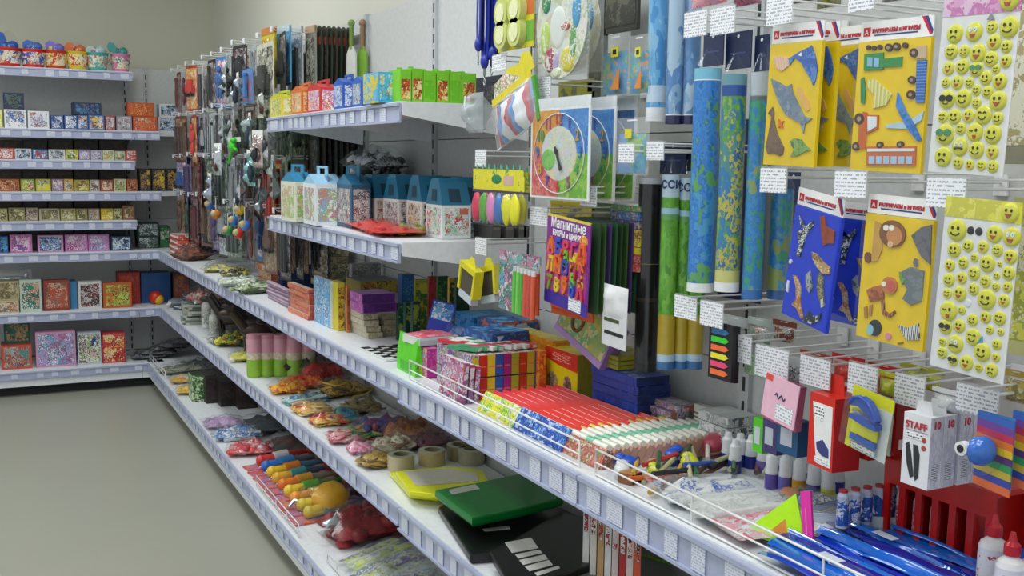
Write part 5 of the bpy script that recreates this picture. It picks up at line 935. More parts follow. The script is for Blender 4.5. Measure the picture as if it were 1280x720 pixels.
tube_(903, 934, 95, 358, 1.13, MAPG, 'green and blue rolled map in front, second of the front tubes', bands=((0, .05, '#6a98a8'), (.05, .1, '#24509c'), (.91, .975, '#c8c878')))
tube_(938, 964, 93, 368, 1.15, MAPC, 'blue rolled map with a white head band, third of the front tubes', cap='#2a6ab0', bands=((0, .12, '#b8c4cc'), (.1, .12, '#8a949c')))
tube_(964, 992, 235, 368, 1.2, MAPC, 'shorter blue rolled map beside the blue dog pack', cap='#2a5a98')
tube_(884, 900, 170, 352, 1.24, MAPG, 'dull green rolled map between the front tubes', cap='#4a4a30', bands=((.6, .98, '#a8904c'),))
for i, (x0, y0, x1, y1, X) in enumerate([(880, 42, 905, 84, 1.17), (908, 42, 940, 88, 1.18), (944, 45, 962, 90, 1.19), (826, 178, 858, 217, 1.26), (859, 178, 885, 214, 1.27), (985, 215, 1000, 330, 1.3), (905, 150, 960, 370, 1.35)]):
    place(x0, y0, x1, y1, X, lambda w, h: [P('dark_card', M().box(-w/2, w/2, -.001, .001, -h, 0), mat('#1e2c52')), P('eyelet', M().cyl((0, -.002, -.008), (0, .002, -.008), .003, 8), WHITE), P('printed_rule', M().box(-w*.3, w*.3, -.0014, -.001, -h*.6, -h*.55), mat('#3a4c80'))],
          'tube_header_card', f'dark blue header card above the rolled maps, {od(i)} in the row', 'header card', 'dark blue header cards')
# ---- left group
LANY = mat('#1c2f9a', .5)
for i, (xc, X, yb) in enumerate(((599, 1.12, 75), (607, 1.13, 100), (616, 1.14, 88), (624, 1.15, 72))):
    Y, w, z, h = cardpos(xc-5, -40, xc+5, yb, X); q = random.Random(i)
    b = M(); 
    for s in (-1, 1):
        pts = [(s*.004, 0, 0), (s*.009+q.uniform(-.004, .004), 0, -h*.3), (s*.012, .0, -h*.6), (s*.005, 0, -h*.8), (0, 0, -h*.9)]
        for a, c in zip(pts, pts[1:]): b.prism([(a[0]-.012, a[2]), (c[0]-.012, c[2]), (c[0]+.012, c[2]), (a[0]+.012, a[2])], s*.002-.001, s*.002+.001)
    put([P('ribbon', b, LANY), P('ribbon_knot', M().blob((0, 0, -h*.84), (.016, .01, .018)), LANY), P('metal_clip', M().box(-.004, .004, -.002, .002, -h*.97, -h*.88).tube([(0, 0, -h*.97), (.006, 0, -h*1.02), (0, 0, -h*1.06), (-.006, 0, -h*1.02)], .0016, closed=True), mat('#c8ccd0', .2, 1))],
        'lanyard', f'dark blue ribbon lanyard with a metal clip, {od(i)} from the left', 'lanyard', 'blue lanyards', (X, Y, z), FW+.2*i-.3)
def cupspack(w, h):
    ps = [P('backing_card', M().box(-w/2, w/2, 0, .002, -h, 0), mat('#d0c828'))]
    ps.append(P('colour_patch', M().box(w*.18, w*.49, -.0006, 0, -h*.45, -h*.1), mat('#c8642c'))); ps.append(P('colour_patch', M().box(w*.2, w*.49, -.0006, 0, -h*.9, -h*.55), mat('#6aa838')))
    for i in range(4):
        x = (-.27, .12)[i % 2]*w; z = (-.33, -.72)[i//2]*h
        ps.append(P('tub_lid', M().cyl((x, 0, z), (x, -.016, z), w*.2, 18, w*.185).cyl((x, -.016, z), (x, -.018, z), w*.12, 14, mi=1), [mat('#c4cc78', .2), mat('#dfe2b0')]))
    return ps
place(623, -4, 668, 66, 1.12, cupspack, 'modelling_dough_pack', 'yellow pack of four round dough tubs at the top', 'toy pack')
def ovalcard(w, h):
    m = M(); m.prism([(w*.5*math.cos(t*.262), -h*.5+h*.5*math.sin(t*.262)) for t in range(24)], -.001, .001)
    q = random.Random(3); ps = [P('clear_pack', M().box(-w*.54, w*.54, .001, .002, -h*1.02, .0), FILM2), P('oval_card', m, A('#dfe0c8', '#c8d8dc', '#d8c8b0', '#b8c8a0', '#e4e4dc', sc=24))]
    for i, (x, z, rx, rz, c) in enumerate([(-.3, .22, .09, .11, '#2f8a5a'), (.12, .3, .14, .06, '#3a8ac0'), (.3, .1, .08, .16, '#4aa0d0'), (-.05, -.03, .16, .2, '#dfe4e0'), (.08, -.03, .12, .04, '#b04a3c'), (-.2, -.32, .1, .12, '#a83a5a'), (-.07, -.34, .06, .09, '#b8a8d0'), (.16, -.33, .14, .12, '#d8cc3c'), (-.3, -.12, .1, .16, '#b8d060'), (.25, -.18, .06, .18, '#6aa860'), (-.05, -.44, .09, .05, '#c8d048'), (.2, .42, .1, .06, '#c8a8b8')]):
        mm = M(); mm.dome(x*w, -h*.5+z*h, rx*w, .003, -.001, 12, rz=rz*h); ps.append(P('raised_picture', mm, A(c, c, '#e4e6e0', sc=60)))
    ps.append(P('clear_sleeve', M().box(-w*.54, w*.54, -.006, -.0055, -h*1.02, 0), FILM0))
    return ps
place(673, -30, 737, 102, 1.12, ovalcard, 'oval_game_card', 'oval picture game card in a clear pack near the top', 'game card', rot=.03)
place(686, -10, 752, 96, 1.2, ovalcard, 'oval_game_card', 'second oval game card behind the front one, edge showing', 'game card')
def waterbag(w, h):
    ps = [P('header_card', M().prism([(-w*.1, -h*.3), (-w*.15, -h*.12), (-w*.05, -h*.04), (w*.2, -h*.1), (w*.3, 0), (w*.45, -.01), (w*.5, -h*.3)], -.001, .001), mat('#d8cc28')), P('header_picture', M().prism([(-w*.4, -h*.32), (-w*.35, -h*.12), (-w*.1, -h*.08), (w*.25, -h*.3)], -.003, -.001), A('#e4e4c8', '#6a8a4a', '#c8a090', '#e8e8e0', sc=70)), P('yellow_band', M().box(-w*.45, w*.45, -.004, -.003, -h*.4, -h*.3), mat('#dccc2c'))]
    ps.append(P('contents', M().pillow(w*.84, h*.55, .022, cz=-h*.97, seed=4, nx=9, nz=9, amp=.5), art('#a86a7a #6aa0d8 #5a90d0 #e4e6ea #e8eaec #e0e2e8 #c83a4c', 13, 'x')))
    ps.append(P('plastic_bag', M().pillow(w, h*.64, .028, cz=-h, seed=9, nx=10, nz=10, amp=.4), FILM2)); ps.append(P('green_edge', M().box(w*.44, w*.5, -.004, .004, -h*.98, -h*.4), mat('#4a9a3a')))
    return ps
place(612, 84, 668, 176, 1.1, waterbag, 'party_bag', 'shiny bag with blue, white and red contents and a yellow header, tilted', 'bag', rot=-.3, dY=.01)
put([P('plastic_bag', M().pillow(.09, .1, .03, seed=2, cz=-.1, amp=.6), film('#b8c0c4', .5, .25)), P('fold', M().tube([(-.02, -.02, -.01), (0, -.03, -.04), (.02, -.02, -.08)], .003), mat('#c8d0d4', .2))], 'cloudy_bag', 'cloudy grey plastic bag hanging left of the shiny party bag', 'bag', None, tuple(cardpos(578, 118, 612, 175, 1.13)[0] if j == 1 else (1.13, 0, cardpos(578, 118, 612, 175, 1.13)[2])[j] for j in range(3)), FW)
def balloons(w, h):
    ps = [P('header_card', M().box(-w/2, w/2, -.001, .001, -h*.42, -h*.08), A('#d8d02c', '#d8d02c', '#e0d848', '#6a9a3a', sc=30)), P('printed_badge', M().dome(-w*.02, -h*.24, w*.1, .001, -.001, 12, rz=h*.08), mat('#2c7a4a')), P('printed_badge', M().box(w*.12, w*.3, -.0016, -.001, -h*.33, -h*.18), mat('#c8a8a0'))]
    ps.append(P('dark_band', M().box(-w/2, w/2, -.0022, -.001, -h*.46, -h*.42), mat('#4a3a50')))
    for i in range(8): ps.append(P('plastic_spike', M().cyl((-w*.42+i*w*.12, 0, -h*.08), (-w*.42+i*w*.12, 0, 0), .003, 6, .0015), mat('#5ab890')))
    for i, c in enumerate(('#c83a5a', '#5aa03a', '#d884b8', '#3a72b8', '#dcd824', '#e0dc30')):
        ps.append(P('dough_stick', M().blob((-w*.38+i*w*.15, -.006, -h*.72), (w*.09, .008, h*.25), amp=.2, seed=i), mat(c, .35)))
    ps.append(P('plastic_bag', M().pillow(w, h*.56, .018, cz=-h, seed=5, nx=9, nz=8, amp=.3), FILM))
    return ps
place(592, 205, 656, 278, 1.1, balloons, 'dough_stick_bag', 'bag of bright dough sticks under a yellow header card', 'toy pack')
place(604, 208, 664, 276, 1.15, balloons, 'dough_stick_bag', 'second bag of bright dough sticks behind the front one', 'toy pack')
def clock(w, h):
    H = h*.1; ps = [P('clear_header', M().box(-w/2, w/2, -.001, .001, -H, 0), mat('#dfe4e8', .2))]
    b = M(); zc = -H-(h-H)/2; hh = (h-H)/2
    ps.append(P('frame', M().box(-w/2, w/2, -.001, .002, -h, -H), WHITE)); k = .46
    for sx, sz, c in ((-1, 1, ('#d8983c', '#e0a850', '#d88a48')), (1, 1, ('#3a7ac8', '#5a98d8', '#4a88d0')), (-1, -1, ('#c84a5a', '#d86a6a', '#e08a7a')), (1, -1, ('#6ab03a', '#8ac050', '#a8c858'))):
        x0, x1 = (-.47*w, 0) if sx < 0 else (0, .47*w); z0, z1 = (zc, zc+hh*.95) if sz > 0 else (zc-hh*.95, zc)
        ps.append(P('colour_quarter', M().box(x0, x1, -.0016, -.001, z0, z1), A(*c, sc=60)))
    ps.append(P('dial_ring', M().tube([(w*.43*math.cos(t*.2618), -.003, zc+hh*.88*math.sin(t*.2618)) for t in range(24)], .0012, 5, closed=True), WHITE))
    ps.append(P('inner_disc', M().dome(0, zc, w*.3, .0006, -.0016, 20, rz=hh*.6), A('#c8dce8', '#d8c8d8', '#d8e4b0', '#a8c8e0', '#e8d8b0', sc=55)))
    ps.append(P('green_patch', M().dome(-w*.17, zc-hh*.14, w*.12, .0006, -.0024, 14, rz=hh*.24), A('#6ab85a', '#8ac86a', sc=90)))
    cs = [mat(x) for x in ('#c8503c', '#4a4ab0', '#c8a030', '#3a68c0', '#3a9a5a', '#a84a8a')]
    for i in range(12):
        t = math.pi/2-i*math.pi/6; ps.append(text(str(i or 12), w*.13, cs[i % 6], w*.36*math.cos(t), -.0036, zc+hh*.74*math.sin(t)-w*.035, .0006))
    ps.append(P('pointer', M().prism([(-.003, .01), (.003, .01), (.003, -.03), (.0055, -.045), (-.0055, -.045), (-.003, -.03)], -.0035, -.002).cyl((0, -.004, 0), (0, -.0015, 0), .006, 12), INK, loc=(-w*.02, -.003, zc+hh*.05), rot=(0, -.5, 0)))
    ps.append(P('clear_sleeve', M().box(-w/2-.003, w/2+.003, -.012, -.0116, -h-.002, 0), FILM0))
    return ps
place(665, 125, 739, 246, 1.1, clock, 'number_clock_card', 'square card with a round number dial and a dark pointer, front one', 'game card')
place(665, 125, 739, 246, 1.1, clock, 'number_clock_card', 'square number dial card, middle one, edge showing', 'game card', dX=.06)
place(665, 125, 739, 246, 1.1, clock, 'number_clock_card', 'square number dial card, rearmost one', 'game card', dX=.11)
for i, (x0, y0, x1, y1) in enumerate(((752, 46, 788, 122), (786, 46, 814, 120))):
    place(x0, y0, x1, y1, 1.18, lambda w, h: hangbag(w, h*1.0, .006, FILM2, A('#2a8ac0', '#2a8ac0', '#3a9ac8', '#e08a2c', '#6ab04a', '#3a90c8', sc=22), .2, i)+[P('yellow_badge', M().box(w*.02, w*.26, -.012, -.011, -h*.38, -h*.22), mat('#d8d02c'), [P('badge_print', M().box(w*.08, w*.2, -.0125, -.012, -h*.34, -h*.26), INK)]), P('orange_corner', M().prism([(0, -h*.9), (w*.3, -h*.9), (w*.3, -h*.55)], -.0115, -.0105), mat('#d8883c'))],
          'notebook_pack', f'blue, green and orange pack in a clear bag, {("left", "right")[i]} of two', 'toy pack', 'blue green packs')
place(771, 148, 812, 218, 1.14, lambda w, h: hangbag(w, h, .008, FILM2, A('#8ab84a', '#4a98c8', '#7a8ac8', '#5ab0d0', sc=24), .2, 4)+[P('yellow_badge', M().box(-w*.1, w*.1, -.011, -.01, -h*.36, -h*.2), mat('#d8d02c'))], 'craft_bag', 'small clear bag with green, blue and violet card under the blue green packs', 'bag')
def bkset(w, h):
    ps = []
    z = 0
    for hh, c, n in ((.09, '#3a9a6a', 4), (.13, '#2a6ab0', 4), (.13, '#3a5aa8', 4), (.13, '#d8c828', 4), (.13, '#e0d030', 4), (.11, '#d8c828', 4), (.12, '#c02c5a', 4), (.14, '#c83a4a', 4)):
        for i in range(n): ps.append(P('picture_block', M().box(-w/2+w*i/n+.0006, -w/2+w*(i+1)/n-.0006, -.008, 0, z-hh*h+.0008, z-.0004), A(c, c, c, '#e0c890', '#7a3a2c', sc=150)))
        z -= hh*h
    ps.append(P('backing_card', M().box(-w/2, w/2, 0, .0015, z, .004), WHITE)); return ps
place(767, 255, 804, 336, 1.2, bkset, 'picture_block_card', 'card of small blue, yellow and red picture blocks beside the black tube', 'game card')
def numboard(w, h, front=True):
    ps = [P('board', M().box(-w/2, w/2, -.0015, .0015, -h, 0), mat('#7a2a8c'))]
    if not front: return ps+[P('board_edge', M().box(w/2, w/2+.0006, -.0015, .0015, -h, 0), mat('#3a5a2c'))]
    ps += [P('top_edge_strip', M().box(-w/2, w/2, -.002, .0015, -.004, .001), mat('#d8c04a')), P('pink_panel', M().box(-w*.5, w*.46, -.0021, -.0015, -h*.84, -h*.3), A('#a8388c', '#b8489a', '#98307c', sc=40)), P('bottom_panel', M().box(-w*.5, w*.5, -.0021, -.0015, -h*.99, -h*.86), mat('#3a2a98'))]
    ps += [text('Магнитные', w*.15, WHITE, .0, -.002, -h*.13, .0006), text('БУКВЫ и ЦИФРЫ', w*.085, WHITE, .0, -.002, -h*.22, .0006)]
    ch = 'АБВГДЕ ЖЗИКЛ МОП1234567890'.replace(' ', ''); cs = [mat(c, .3) for c in ('#e0702c', '#6ab82c', '#c83a78', '#2a4ab8', '#d8c030', '#e05a2c', '#d03a5a')]
    k = 0
    for r in range(5):
        for c in range(5):
            ps.append(text(ch[k % len(ch)], w*.22, cs[(k*3+r) % 7], -w*.36+c*w*.18, -.0045, -h*(.41+r*.105), .0018, name='magnet_letter', ext=.002)); k += 1
    ps.append(P('price_label', M().box(w*.1, w*.38, -.003, -.0022, -h*.98, -h*.84), TAGM))
    ps.append(P('picture_mark', M().dome(w*.36, -h*.2, w*.1, .001, -.0015, 10, rz=h*.06), A('#e08a2c', '#c83a3c', '#e0c83c', sc=150)))
    return ps
place(683, 270, 742, 380, 1.1, numboard, 'magnet_board_pack', 'purple board of bright magnetic letters and numbers, front one', 'toy pack', rot=.06, rz=-.05)
for i in range(12):
    place(683, 272, 742, 378, 1.1, lambda w, h: [P('board', M().box(-w/2, w/2, -.0015, .0015, -h, 0), mat(('#2c4a2c', '#3a5a2c', '#4a3a6a', '#2a5a3a')[i % 4])), P('side_strip', M().box(-w*.499, -w*.44, -.0021, -.0015, -h*.95, -h*.05), mat(('#d8c83c', '#c83a3c', '#4a9a4a', '#3a4ab0')[i % 4]))],
          'magnet_board_pack', f'dark green backed board behind the purple letter board, {od(i)} behind the front', 'toy pack', 'boards behind the purple letter board', rot=.02, dX=.014+i*.0125, dY=-.004-i*.001)
for i in range(8):
    place(690, 378, 742, 398, 1.14+i*.012, lambda w, h: [P('tray', M().box(-w/2, w/2, -.002, .002, -h*.6, 0), mat('#d85a28')), P('tray_lip', M().box(-w/2, w/2, -.004, -.002, -h*.2, 0), mat('#e07038'))], 'orange_strip', f'orange strip under the purple letter board, {od(i)} from the aisle', 'toy pack', 'orange strips')
def penpack(w, h):
    ps = [P('header_card', M().box(-w/2, w/2, -.0008, .0008, -h*.16, 0), A('#c87aa0', '#3a4a5a', '#e0c8d8', '#5aa8a0', sc=50)), P('cartoon_panel', M().box(-w*.48, -w*.1, -.002, 0, -h*.97, -h*.2), A('#dfe0e6', '#c83a6a', '#2c4a9a', '#4ab84a', '#3a2c34', '#5ab0d8', sc=55))]
    for i, c in enumerate(('#5ac82c', '#7ad84a', '#4ab82c', '#e84a2c', '#d83a28', '#e05a34')):
        x = -w*.02+i*w*.095
        ps.append(P('gel_pen', M().cyl((x, -.004, -h*.95), (x, -.004, -h*.28), w*.036, 8).cyl((x, -.004, -h*.28), (x, -.004, -h*.2), w*.03, 8, mi=1), [mat(c, .25), mat('#e8e8ea', .2)]))
    ps.append(P('plastic_bag', M().box(-w/2-.002, w/2+.002, -.011, -.0106, -h*1.0, 0), FILM)); return ps
place(625, 313, 672, 388, 1.08, penpack, 'gel_pen_pack', 'clear pack of green and red pens with a cartoon panel', 'pens', rot=.04)
place(632, 313, 676, 386, 1.13, penpack, 'gel_pen_pack', 'second pack of green and red pens behind the front one', 'pens')
for i, (x0, x1) in enumerate(((580, 600), (600, 622))):
    def yb(w, h):
        m = M(); m.prism([(-w/2, -h), (-w*.38, -h), (-w*.4, -h*.2), (w*.4, -h*.2), (w*.38, -h), (w/2, -h), (w/2, 0), (-w/2, 0)], -.012, .012)
        return [P('box_frame', m, mat('#d0c81e')), P('inner_tray', M().box(-w*.4, w*.4, -.008, .008, -h*.95, -h*.22), mat('#4a4438')), P('hang_tab', M().prism([(-w*.25, 0), (w*.25, 0), (w*.12, h*.28), (-w*.12, h*.28)], -.001, .001), mat('#d8d02c')), P('skirt', M().box(-w*.4, w*.4, -.01, .01, -h*1.25, -h), mat('#b8c4cc'))]
    place(x0, 330, x1, 366, 1.1+i*.04, yb, 'yellow_tool_box', f'yellow hanging box with a dark tray, {("left", "right")[i]} of two', 'toy pack', 'yellow hanging boxes', rot=(.25, -.2)[i])
for i in range(6):
    place(755, 358, 785, 430, 1.12+i*.022, lambda w, h: [P('pouch', M().pillow(w, h*.55, .008, seed=i, cz=-h*.5, amp=.8, nx=6, nz=6), mat('#e2e4e6', .35)), P('printed_card', M().box(-w/2, w/2, -.001, .001, -h, -h*.45), mat('#d4d6da'), [P('dark_print', M().box(-w*.42, w*.2, -.0016, -.001, -h*.58, -h*.52), mat('#3c4a24')), P('dark_print', M().box(-w*.4, w*.4, -.0016, -.001, -h*.8, -h*.74), INK)])],
          'correction_pack', f'white blister pack with dark print, {od(i)} from the aisle in its row', 'stationery', 'white blister packs', rot=.03)
for i in range(3): place(668+i*12, 20, 668+i*12+26, 60, 1.34, lambda w, h: flatpack(w, h, '#2c3028', A('#3a3c30', '#1c1e1a', '#5a5a48', sc=40)), 'dark_pack', f'dark pack near the wall behind the oval game card, {od(i)} from the left', 'toy pack', 'dark packs near the wall')
for i, (x0, x1, y0, y1, c, l) in enumerate([(738, 760, -20, 130, '#3c4038', 'dark green'), (757, 800, -30, 44, '#33342c', 'blackish'), (596, 628, 100, 160, '#1c2030', 'navy'), (690, 745, 252, 276, '#a89a1c', 'olive yellow'), (700, 745, 105, 125, '#8a8a1c', 'olive'), (742, 772, 255, 300, '#3a5230', 'moss green')]):
    place(x0, y0, x1, y1, 1.32, lambda w, h: flatpack(w, h, c, A(c, c, '#5a5a4a', sc=30)), 'back_pack', f'{l} pack hanging close to the wall behind the front goods', 'toy pack')
# ---- lower right group
def idx(w, h):
    ps = [P('black_card', M().box(-w/2, w/2, -.004, .004, -h, 0), mat('#181418'))]
    for i, c in enumerate(('#2a6aa0', '#3ac83a', '#f0703c', '#e8e03a', '#e84a78', '#f0703c')):
        z = -h*(.09+.148*i); ps.append(P('index_tab', M().prism([(-w*.38, z), (-w*.38, z-h*.095), (w*.22, z-h*.095), (w*.36, z-h*.047), (w*.22, z)], -.0055, -.004), mat(c, .35)))
    return ps
place(889, 402, 918, 470, 1.13, idx, 'index_tab_pack', 'black card of bright arrow shaped index tabs, front one', 'stationery')
for i in range(3): place(892, 402, 921, 470, 1.15+i*.03, lambda w, h: idx(w, h)[:1]+[P('end_strip', M().box(-w*.4, w*.4, -.0045, -.004, -h*.2, -h*.1), mat('#243024'))], 'index_tab_pack', f'black card behind the bright index tabs, {od(i+1)} from the front', 'stationery', 'black cards behind the index tabs', dY=-.004)
for i, (x0, y0, x1, y1, X, c, tc, lab) in enumerate([(904, 392, 934, 440, 1.2, '#c8d0d0', ('#dfe4e4', '#8a9498', '#b8c4c4'), 'clear pack of small metal clips'), (935, 395, 965, 430, 1.24, '#c4d0c8', ('#c86a3c', '#dfe4e0', '#b8c8b8', '#8aa090'), 'clear pack with orange capped pieces'),
      (966, 398, 995, 425, 1.26, '#8a4a3c', ('#c85a34', '#3a4a44', '#dfd8d0'), 'orange and dark stick pack'), (928, 440, 962, 466, 1.18, '#a8c8a0', ('#b0d0a8', '#a0c498'), 'pale green card pack'), (944, 428, 985, 458, 1.22, '#a8c0a8', ('#b8d0b8', '#8ab08a', '#dfe4e0'), 'pale green clear pack'),
      (968, 440, 1004, 476, 1.2, '#c8d0d0', ('#e4e8ea', '#3a3e40', '#b8c4c8', '#dfe6e8'), 'clear pack of silver clips'), (1000, 436, 1040, 470, 1.26, '#b84a34', ('#c85a3c', '#dfe0dc', '#8a3a2c'), 'red and white pack')]):
    place(x0, y0, x1, y1, X, lambda w, h: hangbag(w, h, .01, mat(c), A(*tc, sc=75), .25, i, filmm=FILM), 'stationery_pack', f'{lab} hanging in the low row left of the stapler boxes', 'stationery')
def pinkcard(w, h): return [P('card', M().box(-w/2, w/2, -.001, .001, -h, 0), mat('#e8b8cc')), P('red_corner', M().box(-w*.48, -w*.28, -.0014, -.001, -h*.16, -h*.02), mat('#e0503c')), P('scroll_print', M().tube([(-w*.15+w*.3*t/8, -.0016, -h*.42+.004*math.sin(t*1.6)) for t in range(9)], .0012), mat('#3a2c60')), P('price_label', M().box(-w*.08, w*.42, -.0016, -.001, -h*.92, -h*.58), TAGM)]
place(958, 468, 1000, 523, 1.14, pinkcard, 'pink_card_pack', 'pale pink card with a price label, tilted, front one', 'stationery', rot=.14)
for i in range(2): place(962, 470, 1004, 525, 1.16+i*.03, lambda w, h: [P('card', M().box(-w/2, w/2, -.006, .006, -h, 0), mat('#b86a8a')), P('top_fold', M().box(-w/2, w/2, -.007, .007, -.006, 0), mat('#c87a98'))], 'pink_card_pack', f'darker pink pack {("right behind the pale pink card", "nearest the wall behind the pale pink card")[i]}', 'stationery', rot=.1)
for i, (x0, x1, c) in enumerate(((950, 962, '#5ac828'), (962, 980, '#4a4078'), (980, 1006, '#245a88'))):
    place(x0, 520, x1, 562, 1.2, lambda w, h: faces(w, .03, h, mat(c), mat(c), mat(c))[:1]+[P('white_label', M().box(-w*.3, w*.25, -.0162, -.0152, h*.25, h*.75), mat('#c8d0dc'))], 'glue_stick_box', f'{("lime green", "violet", "dark blue")[i]} small box under the pale pink card', 'stationery', None, dX=0).location.z -= cardpos(x0, 520, x1, 562, 1.2)[3]
def hangbox(w, h, d, m, side, front_parts, tabm, tabh=.02):
    """carton hanging by a tab; top centre at the origin, front -y"""
    b = M(); b.box(-w/2, w/2, 0, d, -h, 0, mis=[0, 1, 0, 1, 0, 0])
    b.box(-w/2+.001, w/2-.001, d*.48, d*.5, 0, .0008)
    t = M(); t.prism([(-w*.32, 0), (w*.32, 0), (w*.24, tabh), (-w*.24, tabh)], d*.5, d*.5+.001)
    return [P('carton', b, [m, side]), P('hang_tab', t, tabm)]+front_parts(w, h)
SRED = mat('#d0281c', .35)
def sred(w, h):
    return [P('white_panel', M().prism([(-w*.36, -h*.12), (-w*.24, -h*.6), (-w*.12, -h*.95), (w*.42, -h*.95), (w*.42, -h*.12)], -.0006, 0), WHITE), P('printed_lines', M().box(-w*.28, w*.1, -.0012, -.0006, -h*.34, -h*.16), art('#f2f2f2 #2c2c40', 200, 't')),
            P('stapler_picture', M().prism([(-w*.15, -h*.66), (w*.1, -h*.6), (w*.34, -h*.7), (w*.36, -h*.82), (w*.1, -h*.82), (-w*.1, -h*.76)], -.0014, -.0006), mat('#3a3c78')), P('small_print', M().box(-w*.2, w*.34, -.0012, -.0006, -h*.93, -h*.86), art('#f2f2f2 #8a8aa0', 300, 't'))]
Y, w, z, h = cardpos(1010, 489, 1046, 578, 1.14)
put(hangbox(w, h, .05, SRED, mat('#b01c1c', .35), sred, SRED, .03), 'stapler_carton', 'red and white carton with a stapler picture, hanging in the low row', 'box', 'stapler cartons', (1.14, Y, z), FW-.12)
for i in range(2): put(hangbox(w, h*.92, .045, SRED, mat('#98181c', .35), lambda w, h: [P('side_label', M().box(w/2, w/2+.0005, .008, .03, -h*.9, -h*.75), WHITE)], SRED, .03), 'stapler_carton', f'red carton {("directly", "second")[i]} behind the red and white stapler carton', 'box', 'stapler cartons', (1.2+i*.055, Y-.01, z+.005), FW)
def bluestap(w, h):
    ps = [P('backing_card', M().box(-w/2, w/2, 0, .001, -h, 0), mat('#d0d020')), P('grey_zone', M().box(-w*.2, w*.5, -.0004, 0, -h, -h*.2), mat('#c8d0cc'))]
    st_ = M(); up = [(-w*.32, -h*.24), (-w*.26, -h*.14), (-w*.1, -h*.08), (w*.08, -h*.11), (w*.24, -h*.22), (w*.34, -h*.36), (w*.3, -h*.4), (w*.1, -h*.3), (-w*.12, -h*.24), (-w*.28, -h*.27)]; st_.prism(up, -.017, -.005)
    st_.prism([(-w*.3, -h*.4), (-w*.1, -h*.37), (w*.14, -h*.4), (w*.34, -h*.42), (w*.36, -h*.5), (w*.1, -h*.5), (-w*.28, -h*.46)], -.018, -.003).tube([(x, -.0175, z) for x, z in up[:6]], .003, 6)
    ps += [P('blue_stapler', st_, mat('#2a50b0', .25)), P('staple_rail', M().prism([(-w*.3, -h*.32), (w*.28, -h*.41), (w*.28, -h*.44), (-w*.3, -h*.37)], -.012, -.006), mat('#c8ccd0', .2, 1)), P('yellow_label', M().box(-w*.34, w*.3, -.006, -.004, -h*.72, -h*.54), mat('#dcdc28')), P('blue_label', M().box(-w*.34, w*.3, -.006, -.004, -h*.84, -h*.74), mat('#2a5ab8')), P('small_print', M().box(-w*.3, w*.3, -.006, -.004, -h*.95, -h*.87), art('#d0d4d0 #5a6a70', 300, 't'))]
    b = M(); b.box(-w*.42, w*.42, -.02, -.0195, -h*.9, -h*.08).box(-w*.42, -w*.415, -.02, 0, -h*.9, -h*.08).box(w*.415, w*.42, -.02, 0, -h*.9, -h*.08); ps.append(P('clear_bubble', b, FILM)); return ps
place(1066, 484, 1118, 562, 1.12, bluestap, 'stapler_pack', 'yellow card with a blue stapler under a clear bubble', 'stapler', rot=.13)
for i in range(3): place(1072, 486, 1118, 555, 1.15+i*.025, lambda w, h: [P('backing_card', M().box(-w/2, w/2, -.001, .001, -h, 0), mat('#b8c4bc')), P('card_edge', M().box(-w/2, -w*.4, -.0015, -.001, -h, 0), mat('#c8cc34'))], 'stapler_pack', f'grey green card behind the blue stapler card, {od(i+1)} from the front', 'stapler', 'cards behind the blue stapler', rot=.05)
def staff(w, h):
    return [text('STAFF', w*.3, REDT, -w*.02, -.0008, -h*.2, .0004), P('grey_line', M().box(-w*.4, w*.4, -.0008, 0, -h*.235, -h*.225), mat('#8a8a90')), P('small_print', M().box(-w*.38, w*.2, -.0008, 0, -h*.34, -h*.26), art('#eceeee #4a4a50', 260, 't')),
            P('red_dot', M().dome(w*.28, -h*.33, w*.09, .0006, 0, 12), mat('#a84a3c')), P('red_dot', M().dome(w*.28, -h*.44, w*.09, .0006, 0, 12), mat('#a84a3c')),
            P('stapler_picture', M().prism([(-w*.38, -h*.44), (-w*.26, -h*.4), (-w*.16, -h*.55), (-w*.02, -h*.86), (-w*.14, -h*.9), (-w*.3, -h*.7)], -.0008, 0).prism([(-w*.1, -h*.42), (w*.06, -h*.42), (w*.16, -h*.55), (w*.16, -h*.86), (w*.04, -h*.92), (-w*.02, -h*.8)], -.0008, 0), mat('#2c3034'))]
def staffside(w, h, d):
    return [text('10', .011, REDT, w/2+.0006, d*.5, -h*.17, .0004, name='side_number')]
Y, w, z, h = cardpos(1130, 514, 1163, 602, 1.12); SW = mat('#e0e2e6', .4); SSD = A('#d0d0d8', '#c4c4d0', '#b8b4c4', '#d8d4dc', sc=90, z=.3)
for i in range(4):
    X = 1.12+i*.026+(.006 if i > 1 else 0)
    ps = hangbox(w, h, .0245, SW, SSD, staff if i == 0 else (lambda w, h: []), SW, .018)
    n = text('10', .014, REDT, 0, 0, 0, .0006, name='side_number'); n['loc'] = (w/2+.0004, .012, -h*.16); n['rot'] = (0, 0, math.pi/2); ps.append(n)
    ps.append(P('bar_code', M().box(w/2, w/2+.0004, .006, .018, -h*.9, -h*.65), art('#dfe0e4 #4a4a58', 500, 'z')))
    put(ps, 'white_stapler_carton', f'white carton with red print and a black stapler, {od(i)} from the aisle', 'box', 'white stapler cartons', (X, Y, z), FW+.02)
